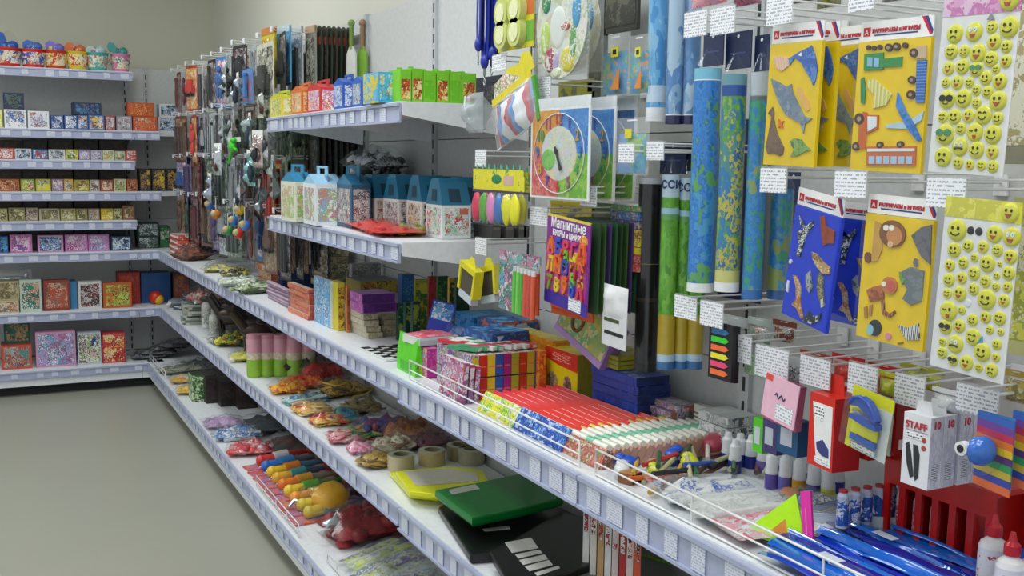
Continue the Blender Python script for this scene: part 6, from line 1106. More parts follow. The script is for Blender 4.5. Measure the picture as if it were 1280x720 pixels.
def rainbow(w, h):
    ps = [P('backing_card', M().box(-w/2, w/2, 0, .001, -h, 0), mat('#3a7ab8'))]
    for i, c in enumerate(('#3a6ac0', '#7a4aa0', '#c83a5a', '#e07a2c', '#e0c02c', '#5a3a78', '#3a9a5a', '#c8b03c', '#3a4aa0', '#d86a3c')):
        z0 = -h*(.0+i*.1); T = M(); T.prism([(-w/2, z0+.0), (-w/2, z0-h*.11), (w/2, z0-h*.16), (w/2, z0-h*.05)], -.0012-.0001*i, -.0002); ps.append(P('colour_stripe', T, mat(c)))
    b = M(); b.blob((-w*.05, -.02, -h*.48), (w*.3, .022, h*.2)); ps.append(P('blue_stapler', b, mat('#2a6ac8', .2)))
    ps.append(P('round_eye', M().cyl((-w*.3, -.032, -h*.46), (-w*.3, -.042, -h*.46), .009, 14), mat('#e4e6e8', .2), [P('pupil', M().cyl((-w*.3, -.042, -h*.46), (-w*.3, -.043, -h*.46), .005, 12), INK)]))
    ps.append(P('clear_bubble', M().blob((0, -.02, -h*.5), (w*.4, .028, h*.3)), FILM)); return ps
place(1222, 512, 1268, 602, 1.12, rainbow, 'rainbow_stapler_pack', 'rainbow striped card with a round blue gadget under a bubble', 'stapler')
place(1266, 512, 1300, 602, 1.14, lambda w, h: rainbow(w, h)[:11], 'rainbow_card', 'rainbow striped card cut by the right edge of the picture', 'stapler')
for i, (x0, y0, x1, y1, X, c, tc, lab) in enumerate([(1040, 440, 1080, 474, 1.25, '#c8281c', ('#d8301c', '#c82418', '#e04a34'), 'red tray like pack above the blue stapler'), (1085, 452, 1125, 478, 1.27, '#c8281c', ('#d8301c', '#b02018'), 'red pack near the wall'), (1098, 462, 1122, 492, 1.18, '#c8cc1c', ('#d0d420', '#b8c01c', '#e0e060'), 'lemon yellow pack'),
      (1125, 452, 1180, 480, 1.28, '#b0b820', ('#c0c828', '#98a01c', '#d8dc50'), 'lemon green pack near the wall'), (1255, 460, 1285, 500, 1.24, '#b8a04a', ('#d0b850', '#98883c', '#e0d8a0'), 'golden clip pack near the right edge'), (1165, 482, 1200, 510, 1.17, '#dfe2e4', ('#e4e6e8', '#c8ccd0'), 'white pack behind the white stapler cartons')]):
    place(x0, y0, x1, y1, X, lambda w, h: hangbag(w, h, .014, mat(c), A(*tc, sc=50), .2, i+20, filmm=FILM), 'stationery_pack', f'{lab} hanging in the low row', 'stationery')
# ================================================================ goods standing on the long shelf, near part
# chess board
ps = [P('board', M().box(-.11, .11, -.11, .11, 0, .006), mat('#d8dcd8'))]
for i in range(8):
    for j in range(8):
        if (i+j) % 2: ps.append(P('dark_square', M().box(-.104+i*.026, -.078+i*.026, -.104+j*.026, -.078+j*.026, .0055, .0075), mat('#16181c')))
put(ps, 'chess_board', 'black and white chequered game board lying on the long shelf', 'game', None, (RZ(487, 440, ZM).x+.04, RZ(487, 440, ZM).y-.03, ZM+.001), .05)
# lime, pink and magenta toy boxes at the shelf edge
def limebox(w, d, h): 
    m = M(); m.prism([(-w*.5, 0), (w*.5, 0), (w*.42, h*.2), (w*.05, h), (-w*.12, h), (-w*.5, h*.35)], -d/2, d/2)
    return [P('lime_case', m, mat('#5ad020', .3)), P('front_grille', M().box(-w*.4, w*.3, -d/2-.001, -d/2, h*.12, h*.3), A('#3a8a18', '#d8c838', '#5ad020', sc=80)), P('side_print', M().box(-w*.5-.001, -w*.5, -d*.3, d*.3, h*.05, h*.3), mat('#48b81c'))]
kbx(519, 472, 496, 530, 424, ZM, 0, 0, 0, 'lime green plastic toy case at the shelf edge behind the wire fence', 'toy', None, 'toy_case', parts=limebox)
kbx(534, 474, 520, 548, 437, ZM, A('#c83a98', '#b83090', '#d860a8', sc=40), A('#c85aa0', '#a8a8d0', '#d8b048', '#c84a98', sc=36), A('#d870b0', '#b8489a'), 'magenta box beside the lime green case', frame=mat('#b02c88'))
def pinktray(w, d, h):
    return [P('tray', M().box(-w/2, w/2, -d/2, d/2, 0, h*.7), mat('#d8dcd8')), P('pink_goods', M().pillow(w*.9, d*.9, h*.25, cz=-d*.45), A('#e0708a', '#d84a68', '#e8a0b0', sc=50), rot=(-math.pi/2, 0, 0), loc=(0, 0, h*.75)), P('lid_strip', M().box(-w/2, w/2, -d/2-.001, -d/2, h*.05, h*.5), mat('#b8c8c8'))]
def onlevel(px, py, Z, X): # point at height Z and depth X nearest to the pixel
    return RX(px, py, X)
q = RX(533, 425, 1.08); put(pinktray(.12, .1, .03), 'pink_tray', 'pink topped tray resting on the magenta and lime boxes', 'toy', None, (1.1, q.y+.02, q.z-.01), .1)
q = RX(535, 420, 1.16); put(faces(.1, .1, .03, A('#e0702c', '#d05a20', sc=30), mat('#e07a30'), mat('#e88040')), 'orange_box', 'small orange box behind the pink topped tray', 'box', None, (1.18, q.y, q.z-.03), .3)
put(faces(.13, .12, q.z-.03-ZM-.003, A('#2c5a3a', '#1c3a2a', '#8a3a3c', sc=30), mat('#24402e'), mat('#2c4a38')), 'dark_box', 'dark green box holding up the small orange box', 'box', None, (1.18, q.y, ZM+.001), .1)
q = RX(551, 400, 1.2); put([P('card', M().box(-.035, .035, -.003, .003, -.06, .055), mat('#2a3ab0')), P('picture', M().box(-.03, .03, -.0036, -.003, 0, .05), A('#6ab0e0', '#dfe6ee', '#3a7ad0', sc=40)), P('stand', M().box(-.03, .03, .003, .03, -.06, -.055), mat('#2030a0'))], 'blue_card', 'tilted blue card with a pale picture standing above the long shelf goods', 'game card', None, (1.2, q.y, q.z), (-.15, .22, -.5))
# blue bags and boxes heap
for i, (px, py, w, l, hh, cl, kd, lab) in enumerate([(585, 405, .16, .14, .08, ['#2a7ac8', '#1c4a90', '#3a9ad8', '#e05a2c'], 'brick', 'bright blue and orange toy bag'), (600, 420, .2, .18, .06, ['#2c4a8a', '#24386c', '#4a7ab8', '#c83a2c'], 'lump', 'dark blue toy bag'),
      (570, 432, .17, .14, .05, ['#3a5a9a', '#b8c8d8', '#c84a5a', '#2c3c6c'], 'lump', 'blue and pale grey toy bag')]):
    q = RX(px, py, 1.24); put(lybag(w, l, hh, cl, i+60, kd), 'toy_bag', f'{lab} on the pile left of the orange boxes', 'bag', 'blue bags on the long shelf', (1.24-.02*i, q.y, ZM+.055-.025*i), .3*i-.3)
for i, (px, c, c2, yt) in enumerate(((592, '#2a8ac8', '#1c5a98', 392), (622, '#2a5a9a', '#c86a3c', 398), (606, '#244a8c', '#4a80b8', 412))):
    X = (1.27, 1.29, 1.17)[i]; Yq = solve(1, (X, 0, ZM+.05), x=px); zt = solve(2, (X, Yq, 0), y=yt); z0 = ZM+.055 if i == 2 else ZM+.055
    put(faces(.12, .13, max(.03, zt-z0), A(c, c, c2, '#b8c8d8', sc=22), A(c, c2, sc=26), A(c, '#5aa8d8', sc=20)), 'blue_toy_box', f'{["sky blue", "steel blue", "navy blue"][i]} box on the pile behind the coloured crayon block', 'box', 'blue boxes on the pile', (X+.03, Yq, z0), .1*i)
put(faces(.2, .3, .05, A('#3a7ab8', '#2a5a98', '#b8c8d8', sc=30), A('#2c5a98', '#3a4a8a', sc=30), A('#2c6aa8', '#24508c', '#4a8ac8', sc=20)), 'blue_game_box', 'flat blue box under the blue toy bags', 'box', None, (1.24, 2.48, ZM+.001), .05)
# crayon boxes: purple sided, coloured spines, two tiers
p, w, d, h = kdims(589, 502, 545, 678, 445, ZM)
cols = ['#c8b838', '#c83020', '#d8c030', '#2a5ab0', '#a82c80', '#b0b030', '#c83a20', '#c8b038', '#2a6a98']
n = 9; tw = w/n
for t in range(2):
    for i in range(n):
        c = cols[i]; cm = mat(c, .35)
        b = faces(tw-.0012, d-.004, h/2-.003, cm, A('#7a4a98', '#b8b0c8', '#6a3a80', '#d8c8a0', '#8a8a98', sc=34) if i == 0 else cm, A('#e0e0d8', '#c84a5a', '#4a8a68', '#e8e4e0', sc=60))[:2]
        b.append(P('label_strip', M().box(-tw*.36, tw*.36, -d/2+.0012, -d/2+.0018, h*.2, h*.23), mat('#d87060')))
        put(b, 'crayon_box', f'{["golden","red","yellow","blue","magenta","olive","scarlet","amber","teal"][i]} crayon box, {["lower","upper"][t]} tier of the coloured block, {od(i)} from the aisle', 'box', 'crayon boxes in the coloured block', (p.x+tw*(i+.5), p.y+d/2, ZM+.001+t*(h/2+.001)), 0)
zt = ZM+h+.003
q8 = random.Random(5)
for i in range(16):
    x = p.x+w*(.05+.058*i); c = q8.choice(['#c84a5a', '#e4e4de', '#d88a98', '#e4e6e2', '#4a9a70', '#c83a48'])
    put([P('chalk_box', M().box(-.009, .009, -.045, .045, 0, .01), mat(c)), P('end_label', M().box(-.007, .007, -.0456, -.045, .001, .009), mat('#e8e6e0')), P('stripe', M().box(-.0092, .0092, -.02, .01, .01, .0104), mat(q8.choice(['#c83a48', '#3a8a60', '#e8e4da'])))], 'chalk_box', f'small flat pink, white or green box lying on the coloured block, {od(i)} from the aisle', 'box', 'small boxes on the coloured block', (x, p.y+d*(.3+.4*(i % 2)), zt), .5+q8.uniform(-.2, .2))
for i in range(3):
    X = 1.0+i*.014
    put(faces(.012, .14, .1-.005*i, A('#8a6aa0', '#d8d0d8', sc=50), A('#b87a98', '#d8d4d8', '#7a5a98', '#c84a58', sc=36), mat('#d8d4d0')), 'slim_box', f'slim purple and white box leaning before the coloured block, {od(i)} from the aisle', 'box', 'slim purple boxes', (1.025+i*.016, solve(1, (1.02, 0, ZM+.03), x=563), ZM+.001), (0, .08, 0))
# orange plasticine boxes behind, large picture box, yellow bear boxes
def longbox(x0, x1, X, yt, t, fr, tp, lab, Z=ZM):
    Ya = solve(1, (X, 0, Z+.05), x=x0); Yb = solve(1, (X, 0, Z+.05), x=x1); zt = solve(2, (X, Yb, 0), y=yt); h = zt-Z
    put(faces(t, Ya-Yb, h, fr, fr, tp, None, .04), 'long_box', lab, 'box', None, (X+t/2, (Ya+Yb)/2, Z+.001), 0)
longbox(634, 674, 1.235, 440, .02, A('#e0602c', '#e8842c', '#d84a28', '#e8a83c', sc=22), A('#d8902c', '#e0a838', sc=20), 'long orange box with a red lower half behind the coloured block')
longbox(642, 690, 1.275, 427, .05, A('#e8a02c', '#d88a24', sc=22), A('#c8b038', '#a89a40', sc=20), 'long amber box behind the orange box')
# big lilac picture box leaning on the wall side
Y0 = solve(1, (1.27, 0, ZM+.16), x=738); q = RX(738, 412, 1.27)
put([P('box_body', M().box(-.11, .11, -.018, .018, -.052, .052), mat('#9a7ab8')), P('front_print', M().box(-.104, .104, -.0188, -.018, -.036, .05), A('#b8b04a', '#8ab86a', '#a8a858', '#c8c888', '#6ab078', sc=14)), P('brown_ring_print', M().tube([(-.03+.022*math.cos(t*.52), -.019, .006+.026*math.sin(t*.52)) for t in range(12)], .005, 6, closed=True), mat('#7a4a2c')), P('lilac_edge', M().box(-.11, .11, -.0192, -.018, -.052, -.037), mat('#b090cc'))],
    'lilac_picture_box', 'large lilac framed picture box tilted behind the yellow boxes', 'box', None, (1.27, q.y, q.z), (-.25, .3, FW))
# yellow boxes with red tops: front face to the aisle
Ya = solve(1, (1.27, 0, ZM+.1), x=682); Yb = solve(1, (1.27, 0, ZM+.1), x=722); hh = solve(2, (1.27, Yb, 0), y=445)-ZM; w = Ya-Yb
YB = mat('#e0cc18', .4)
for i in range(4):
    fr = [P('carton', M().box(-w/2, w/2, 0, .0125, 0, hh, mis=[0, 1, 0, 1, 0, 0]), [YB, mat('#98902c')])]
    if i == 0: fr += [P('red_top_panel', M().prism([(-w/2, hh), (-w/2, hh*.76), (-w*.1, hh*.68), (w/2, hh*.64), (w/2, hh)], -.0006, 0), mat('#d0301c'), [P('small_print', M().box(-w*.25, w*.3, -.0012, -.0006, hh*.76, hh*.92), art('#d0301c #f0c0b0', 230, 't'))]), P('picture_oval', M().dome(-w*.27, hh*.3, w*.17, .001, 0, 14, rz=hh*.2), A('#8a7a4a', '#5a5048', '#c8b090', sc=110)), P('picture_oval', M().dome(w*.2, hh*.3, w*.13, .001, 0, 14, rz=hh*.22), A('#7a5a3c', '#4a3c38', '#c8a890', sc=110))]
    put(fr, 'yellow_carton', f'yellow carton with a red top, {od(i)} from the aisle in its row', 'box', 'yellow cartons with red tops', (1.27+i*.0135, (Ya+Yb)/2, ZM+.001), FW)
BT = (1.255, solve(1, (1.255, 0, ZM), x=793), solve(2, (1.255, solve(1, (1.255, 0, ZM), x=793), 0), y=473))
for i in range(3):
    put(faces(.1, .12, .0095, mat('#a8a028'), mat('#8a8c24'), A('#b0a82c', '#8a8a30', sc=30)), 'olive_carton', f'flat olive yellow carton behind the blue boxes, {od(i) if i else "lowest"}{" from the bottom" if i else ""}', 'box', 'flat olive cartons', (1.31, BT[1]+.14, BT[2]+.002+i*.0105), 0)
# blue boxes stack of six
skX(1.255, 793, 737, 836, 473, ZM, 6, [(A('#1c2f6a', '#20387c', '#18285c', sc=20), A('#1c3a98', '#1a3488', '#2444a8', sc=16), A('#2c4aa0', '#3a5ab0', '#8a98c8', sc=16))], 'glossy dark blue flat box', 'box', 'dark blue flat boxes', 'blue_box', .03, 'right of the yellow cartons', .003)
# rows of flat pencil packs leaning one behind the other, faces to the aisle
def packrow(xa, xb, yb, yt, X0, n, step, face, top, name, desc, group, tilt=.6, H=None, sub=None, t=.008):
    Ya = solve(1, (X0, 0, ZM+.02), x=xa); Yb = solve(1, (X0, 0, ZM+.02), x=xb); w = Ya-Yb; h = H or solve(2, (X0, Yb, 0), y=yt)-ZM
    for i in range(n):
        ps = [P('pack_body', M().box(-w/2, w/2, 0, t, 0, h, mis=[0, 0, 1, 0, 1, 0]), [face if i == 0 else top, top])]
        ps.append(P('top_label', M().box(-w*.28, w*.34, t*.2, t*.66, h, h+.0008), mat('#f8ecea')))
        if i == 0: ps.append(P('front_print', M().box(-w*.46, w*.46, -.0006, 0, h*.08, h*.92), face))
        if sub: ps += sub(w, h, t)
        put(ps, name, f'{desc}, {od(i)} from the aisle', 'stationery', group, (X0+i*step, (Ya+Yb)/2, ZM+.001), (Euler((0, 0, FW)).to_matrix() @ Euler((-tilt, 0, 0)).to_matrix()).to_euler())
packrow(596, 640, 523, 489, 1.03, 9, .0235, A('#dcd820', '#e4e040', '#6ab838', '#e8e8d0', sc=45), mat('#d8383c', .35), 'pencil_pack', 'flat pencil pack with a pink red top edge, yellow front row', 'yellow fronted pencil packs', .5, .05, t=.0195)
packrow(640, 700, 552, 512, 1.03, 10, .0235, A('#2a5ab8', '#1c3a88', '#4a8ad8', '#b8c8e0', sc=50), mat('#d82c20', .35), 'pencil_pack', 'flat pencil pack with a red top edge, blue front row', 'blue fronted pencil packs', .5, .052, t=.0195)
def whitetube(w, h, t): return [P('capped_tube', M().cyl((-w*.35, t*.5, h+.004), (w*.45, t*.5, h+.004), .0075, 8, mi=0).cyl((-w*.5, t*.5, h+.004), (-w*.35, t*.5, h+.004), .006, 8, mi=1), [mat('#e6e8dc', .3), mat('#d8d05a', .3)]), P('tube_band', M().cyl((0, t*.5, h+.004), (w*.16, t*.5, h+.004), .0079, 8), mat('#7ac0a0', .3))]
packrow(693, 748, 584, 545, 1.035, 15, .0195, A('#b0584c', '#c87a6a', '#8a5a48', '#d8c0a8', '#7a8a50', sc=45), mat('#c89a88', .35), 'brush_pack', 'flat pack with white and green topped tubes, pink brown front row', 'packs of white and green tubes', .5, .042, whitetube, .016)
# loose pens and markers
q9 = random.Random(21)
PC = {'#2c5a38': 'green', '#c03a34': 'red', '#c8a030': 'golden', '#2a2c34': 'black', '#e0e0d8': 'white', '#d86a2c': 'orange', '#6a4a34': 'brown', '#3a5ab0': 'blue', '#b8b890': 'khaki'}
for i in range(34):
    x = 1.06+.26*(i+.5)/34; y = 1.66-(q9.random()*.17)-.02*(x-1.06)/.26; c = q9.choice(['#2c5a38', '#c03a34', '#c8a030', '#2a2c34', '#e0e0d8', '#d86a2c', '#6a4a34', '#3a5ab0', '#b8b890'])
    a = q9.uniform(-.5, .5); L = q9.uniform(.05, .065)
    put([P('barrel', M().cyl((-L, 0, 0), (L*.6, 0, 0), .0048, 8), mat(c, .3)), P('cap', M().cyl((L*.6, 0, 0), (L, 0, 0), .0055, 8, .003), mat(q9.choice(['#20242a', '#c8c8c0', c]), .3))], 'marker_pen', f'loose {PC[c]} marker pen, {od(i)} from the aisle in the heap of pens', 'pen', 'loose pens and markers in a heap', (x, y, ZM+.006+q9.random()*.022), (0, q9.uniform(-.12, .12), a+.6))
for i, (px, py, c, lab) in enumerate([(783, 580, '#2a55c0', 'blue'), (842, 570, '#2a55c0', 'blue'), (862, 580, '#c8cc2c', 'lemon yellow'), (820, 588, '#c0c444', 'pale lemon'), (748, 592, '#dfe2e0', 'white'), (895, 560, '#b84a5c', 'dark pink')]):
    pt = RZ(px, py+10, ZM); s = (1, 1, 1, .8, .9, 1.5)[i]
    put([P('sharpener_body', M().blob((0, 0, .016*s), (.026*s, .018*s, .015*s)).box(-.018*s, .018*s, -.012*s, .012*s, 0, .012*s), mat(c, .3)), P('lid', M().blob((.012*s, 0, .026*s), (.013*s, .013*s, .008*s)), mat(c, .3)), P('blade_slot', M().box(-.012*s, .004, -.0185*s, -.016*s, .012*s, .018*s), mat('#b8bcc0', .3, .5))],
        'pencil_sharpener', f'{lab} rounded plastic piece {["behind the fence at the left","near the yellow one further back","far right beside a blue one","low one between the blue pieces","nearest the gap in the fences","long one beside the glue bottles"][i]}', 'stationery', 'rounded plastic pieces on the long shelf', (max(pt.x, 1.05), pt.y, ZM+.002), R.uniform(0, 3))
put(faces(.035, .03, .02, mat('#3a3634'), mat('#8a5a3c'), mat('#b07a50')), 'eraser_block', 'small brown and black block behind the start of the near fence', 'stationery', None, (1.05, RZ(768, 606, ZM).y, ZM+.001), .4)
# purple stripe boxes and white box stacks near the wall
stack(841, 550, 800, 866, 508, ZM, 5, [(A('#7a5a90', '#c8c0d0', '#b86a50', sc=50), A('#8a6a9a', '#d0c8d4', '#5a4a70', '#b89a90', sc=44, z=3), A('#b8b8b8', '#8a7a98', sc=30))], 'purple striped flat box', 'box', 'purple striped flat boxes', 'striped_box', .05, 'left of the pale lettered box')
skX(1.3, 905, 868, 945, 524, ZM, 4, [(A('#b8c0c0', '#d8dcdc', '#5a6468', sc=50), A('#c8cccc', '#98a0a0', '#e0e2e2', sc=50), mat('#c0c6c4'))], 'grey white flat box', 'box', 'grey white flat boxes', 'flat_box', .05, 'behind the glue bottles')
kbx(905, 566, 866, 912, 518, ZM, mat('#b8bcb4'), art('#d8d8cc #7a7a70', 110, 't'), mat('#c8c8c0'), 'pale box with rows of dark lettering, in front of the grey stack', 'box', frame=mat('#d0d0c4'))
# glue bottles
BW = mat('#e6eaee', .3); BL_ = mat('#2a3a9a', .35); bs = bottle(.012, .062, BW, BL_, BW)
for i, (px, py) in enumerate([(909, 582), (924, 584), (938, 586), (918, 592), (953, 592)]):
    pt = RZ(px, py, ZM); put(glue_bottle(.0125, .068, BW, BL_ if i < 4 else mat('#7a6ab8'), BW), 'glue_bottle', f'white glue bottle with a blue label, {od(i)} from left beside the grey boxes', 'bottle', 'glue bottles beside the grey boxes', (pt.x, pt.y, ZM), i)
for i, (px, py, lc) in enumerate([(964, 612, '#6a5ab0'), (981, 616, '#6a68b8'), (998, 620, '#c8a030'), (1016, 626, '#2c3a98'), (1034, 632, '#c8c82c'), (972, 600, '#7a6ab8'), (1008, 610, '#6a68b8'), (1046, 622, '#2c3a98')]):
    pt = RZ(px, py, ZM); put(glue_bottle(.0125, .078, mat('#e2e0e8', .3), mat(lc, .35), BW), 'glue_bottle', f'white glue bottle under the red stapler carton, {od(i) if i < 5 else ["first","second","third"][i-5]} {"from left in front" if i < 5 else "in the back row"}', 'bottle', 'glue bottles under the stapler carton', (pt.x, pt.y, ZM), i)
put([P('orange_body', M().blob((0, 0, .012), (.035, .02, .012)), mat('#e08a2c', .3)), P('eye_mark', M().box(-.012, -.008, -.021, -.014, .012, .024).box(.0, .004, -.021, -.014, .012, .024), INK)], 'orange_eraser', 'orange eraser in front of the row of glue bottles', 'stationery', None, tuple(RZ(988, 628, ZM+.002)), 1.0)
# blue white tubes with red caps in a display
for i in range(7):
    X = 1.17+.024*i; y = solve(1, (X, 0, ZM+.03), x=1052+i*15)
    put([P('tube_body', M().lathe([(0, 0), (.009, 0), (.009, .05), (.006, .056), (0, .056)], 10), mat('#b8c4d8', .3)), P('label_wrap', M().lathe([(.0093, .004), (.0093, .044)], 10), A('#24489a', '#2c5ab0', '#c8d0e0', sc=60)), P('cap', M().lathe([(.007, .056), (.007, .06), (0, .06)], 10), mat('#b83040'))],
        'glue_stick', f'blue and white glue stick with red rim, {od(i)} from the left', 'glue stick', 'blue glue sticks in a row', (X, y, ZM+.03), 0)
put([P('tray_base', M().box(-.1, .1, -.02, .02, 0, .028), mat('#1c3a88')), P('tray_lip', M().box(-.1, .1, -.022, -.02, 0, .04), mat('#b8c4d4'))], 'display_tray', 'low blue display tray holding the glue sticks', 'tray', None, (1.245, solve(1, (1.245, 0, ZM), x=1097)+.01, ZM+.001), -.62)
# red display rack with slots
Ya = solve(1, (1.24, 0, ZM+.08), x=1104); Yb = solve(1, (1.24, 0, ZM+.08), x=1240); wR = Ya-Yb; hR = solve(2, (1.24, Ya, 0), y=572)-ZM
m = M(); m.box(-wR/2, wR/2, 0, .006, hR*.72, hR).box(-wR/2, wR/2, .1, .104, 0, hR*.9).box(-wR/2, wR/2, 0, .1, 0, .006)
for i in range(7): m.box(-wR/2+(wR-.012)*i/6, -wR/2+.012+(wR-.012)*i/6, 0, .006, .006, hR*.72)
m2 = M(); m2.box(-wR/2, wR/2, .006, .1, hR*.94, hR)
RR = mat('#b8140c', .3)  # red darkened to hold the shade under the hanging goods
put([P('slotted_front', m, RR), P('top_plate', m2, RR)]+[P('compartment_wall', M().box(-wR/2+wR*i/6-.0015, -wR/2+wR*i/6+.0015, .006, .1, .006, hR*.94), RR) for i in range(1, 6)], 'red_display_rack', 'glossy red display rack with upright slots under the white stapler cartons', 'rack', None, (1.24, (Ya+Yb)/2, ZM+.001), FW)
for i in range(6):
    put([P('tube_body', M().lathe([(0, 0), (.0075, 0), (.0075, .07), (.004, .078), (0, .078)], 10), mat('#d8c8cc', .3)), P('label_wrap', M().lathe([(.0078, .015), (.0078, .055)], 10), A('#c8b0b8', '#b03a48', '#e0dcdc', sc=80))], 'glue_pen', f'slim pale tube in the red rack, {od(i)} slot from the left', 'glue stick', 'slim tubes in the red rack', (1.262, (Ya+Yb)/2+wR/2-wR*(i+.5)/6, ZM+.008), 0)
# white bottles with red nozzle at the right edge
for i, (px, py) in enumerate(((1262, 700), (1290, 705), (1240, 688))):
    pt = RZ(px, py+20, ZM); X = 1.17+.02*i; y = solve(1, (X, 0, ZM+.05), x=px)
    put(bottle(.019, .12, mat('#e4e2e4', .3), A('#e8e6e6', '#e8e6e6', '#b83a58', sc=40), mat('#c01c2c', .3)), 'glue_bottle', f'large white bottle with a red nozzle, {["second","rightmost","leftmost"][i]} of three at the right edge', 'bottle', 'large white bottles with red nozzles', (X, y, ZM), 0)
# clear bags of white goods, triangles, blue covers
for i, (X, Y, w, l, hh, cl, kd, lab) in enumerate([(1.13, 1.43, .15, .2, .03, ['#d8dad8', '#c8ccca', '#3a5ab0', '#b8bcbc'], 'stick', 'clear bag of white goods beside the fence'), (1.12, 1.33, .13, .2, .028, ['#d0d2d0', '#b8bcb8', '#c8ccc8'], 'stick', 'second clear bag of white goods'), (1.22, 1.30, .13, .18, .03, ['#2a2c30', '#b8bcbc', '#3a68b8', '#dfe2e2'], 'stick', 'clear bag with black and white rods'),
      (1.09, 1.24, .12, .16, .03, ['#c83a68', '#d84a30', '#d8dadc', '#b8b8bc', '#e08a9a'], 'lump', 'clear bag of pink and red pieces behind the wires'), (1.2, 1.2, .12, .16, .035, ['#b8c0c4', '#d8dcde', '#8a9498'], 'lump', 'clear bag of pale grey pieces beside the neon triangle')]):
    put(lybag(w, l, hh, cl, i+80, kd, filmm=FILM2, n=14), 'clear_bag', f'{lab}', 'bag', 'clear bags on the near long shelf', (X, Y, ZM+.002+.004*(i % 2)), R.uniform(-.4, .2))
tri = M(); tri.prism([(-.055, 0), (.05, 0), (.008, .082)], -.003, .003); hole = M(); hole.prism([(-.014, .016), (.014, .016), (.003, .04)], -.0036, .0036)
q = RX(968, 684, 1.08)
put([P('neon_plate', tri, mat('#b4f010', .3)), P('centre_cutout_print', hole, mat('#d88a30'))], 'neon_triangle', 'neon lime drawing triangle leaning in a clear bag behind the wires', 'ruler', None, (1.07, 1.185, ZM+.008), (-.35, .12, FW+.5))
put([P('magenta_plate', M().box(-.008, .008, -.003, .003, 0, .095), mat('#d8289a', .3)), P('measure_marks', M().box(-.002, .0, -.0036, -.003, .005, .07), mat('#e86ab8'))], 'magenta_ruler', 'magenta strip leaning beside the neon lime triangle', 'ruler', None, (1.085, 1.13, ZM+.006), (-.3, -.25, FW+.4))
BB = A('#1430b8', '#1a40c8', '#1028a0', '#1c5ad0', sc=12, z=.4); 
def cover(w, l, t, seed):
    m = M(); nx, ny = 14, 4; vs = []
    for j in range(ny+1):
        for i in range(nx+1):
            u, v = i/nx, j/ny; vs.append(((u-.5)*l, (v-.5)*w, t*(.6+.8*noise.noise(Vector((u*4+seed, v*9, seed)))+.3*math.sin(v*3.1416))))
    fs = [(j*(nx+1)+i, j*(nx+1)+i+1, (j+1)*(nx+1)+i+1, (j+1)*(nx+1)+i) for j in range(ny) for i in range(nx)]
    m.add(vs, fs, 0, True); return m
cm = mat('#1438c0', .12, spec=.9, coat=.6); cm2 = mat('#1a6ad0', .1, spec=.9, coat=.6); cm3 = mat('#10208c', .15, spec=.9, coat=.5)
for i in range(11):
    X = 1.03+i*.03; c = [cm, cm2, cm3][i % 3]
    ps = [P('blue_film', cover(.042, .5, .012, i*3.1), c), P('welded_edge', cover(.006, .5, .016, i*3.1+1), cm2)]
    if i % 4 == 1: ps.append(P('white_label', M().box(-.16, -.12, -.008, .008, .02, .0205), mat('#c8d4e4')))
    put(ps, 'blue_cover', f'glossy blue plastic cover lying along the shelf, {od(i)} from the aisle', 'plastic cover', 'glossy blue plastic covers', (X, .90+.02*(i % 3)-(0 if i < 7 else .05), ZM+.01+.002*(i % 3)+.001*i), FW+R.uniform(-.04, .04))
# low clear box lids on the long shelf edge in front of the chess board, small pieces pile
for i in range(5): pass
# ================================================================ second shelf
def onS(px, py, Z, cx=1.0): p = RZ(px, py, Z); return p
# tubs pink over green
for i, (px, py) in enumerate(((318, 471), (334, 470), (351, 470), (368, 471), (385, 470), (327, 461), (344, 460), (361, 460))):
    p = RZ(px, py, ZS); r = 9.2/F*p.length; hgt = max(.05, solve(2, (p.x, p.y, 0), y=418)-ZS)
    put([P('tub', M().lathe([(0, 0), (r*.9, 0), (r, .008), (r, hgt*.5), (r, hgt*.9)], 14, mis=[0, 0, 0, 1]), [mat('#8ab838', .3), mat('#d09aa8', .3)]), P('lid', M().lathe([(r*.96, hgt*.9), (r*.96, hgt), (0, hgt)], 14), mat('#c88a98', .3)), P('label_band', M().lathe([(r*1.01, hgt*.42), (r*1.01, hgt*.58)], 14), A('#d8c8b8', '#b8b890', sc=60))],
        'soap_bubble_tub', f'pink over lime green tub, {od(i) if i < 5 else ["first","second","third"][i-5]} {"in the front row" if i < 5 else "in the back row"} on the second shelf', 'tub', 'pink and lime green tubs', (p.x, p.y, ZS+.001), 0)
for i, (px, py, s) in enumerate(((259, 410, 1), (268, 424, .9), (273, 402, .95))):
    p = RZ(px, py, ZS); put(bottle(.03*s, .2*s, mat('#c8ccc4', .4), A('#b8bcb4', '#8a8e88', '#d8d8d0', sc=40), mat('#a8aca4')), 'white_bottle', f'tall dull white bottle, {["left", "front", "rear"][i]} one of three at the far part of the second shelf', 'bottle', 'dull white bottles', (p.x, p.y, ZS+.001), 0)
def horse(c, s):
    b = M(); b.blob((0, 0, .11*s), (.07*s, .025*s, .032*s)).tube([(.05*s, 0, .12*s), (.085*s, 0, .17*s), (.1*s, 0, .185*s)], .017*s, 8).blob((.115*s, 0, .178*s), (.03*s, .012*s, .013*s))
    for x, y in ((.045, .014), (.05, -.014), (-.05, .014), (-.045, -.014)): b.tube([(x*s, y*s, .1*s), ((x-.006)*s, y*s, .05*s), (x*s, y*s, 0)], .0075*s, 6)
    return [P('horse_body', b, mat(c, .4)), P('mane', M().tube([(.05*s, 0, .15*s), (.075*s, 0, .185*s), (.09*s, 0, .2*s)], .008*s, 6), mat('#14120f')), P('tail', M().tube([(-.07*s, 0, .12*s), (-.09*s, 0, .08*s), (-.085*s, 0, .04*s)], .007*s, 6), mat('#14120f'))]
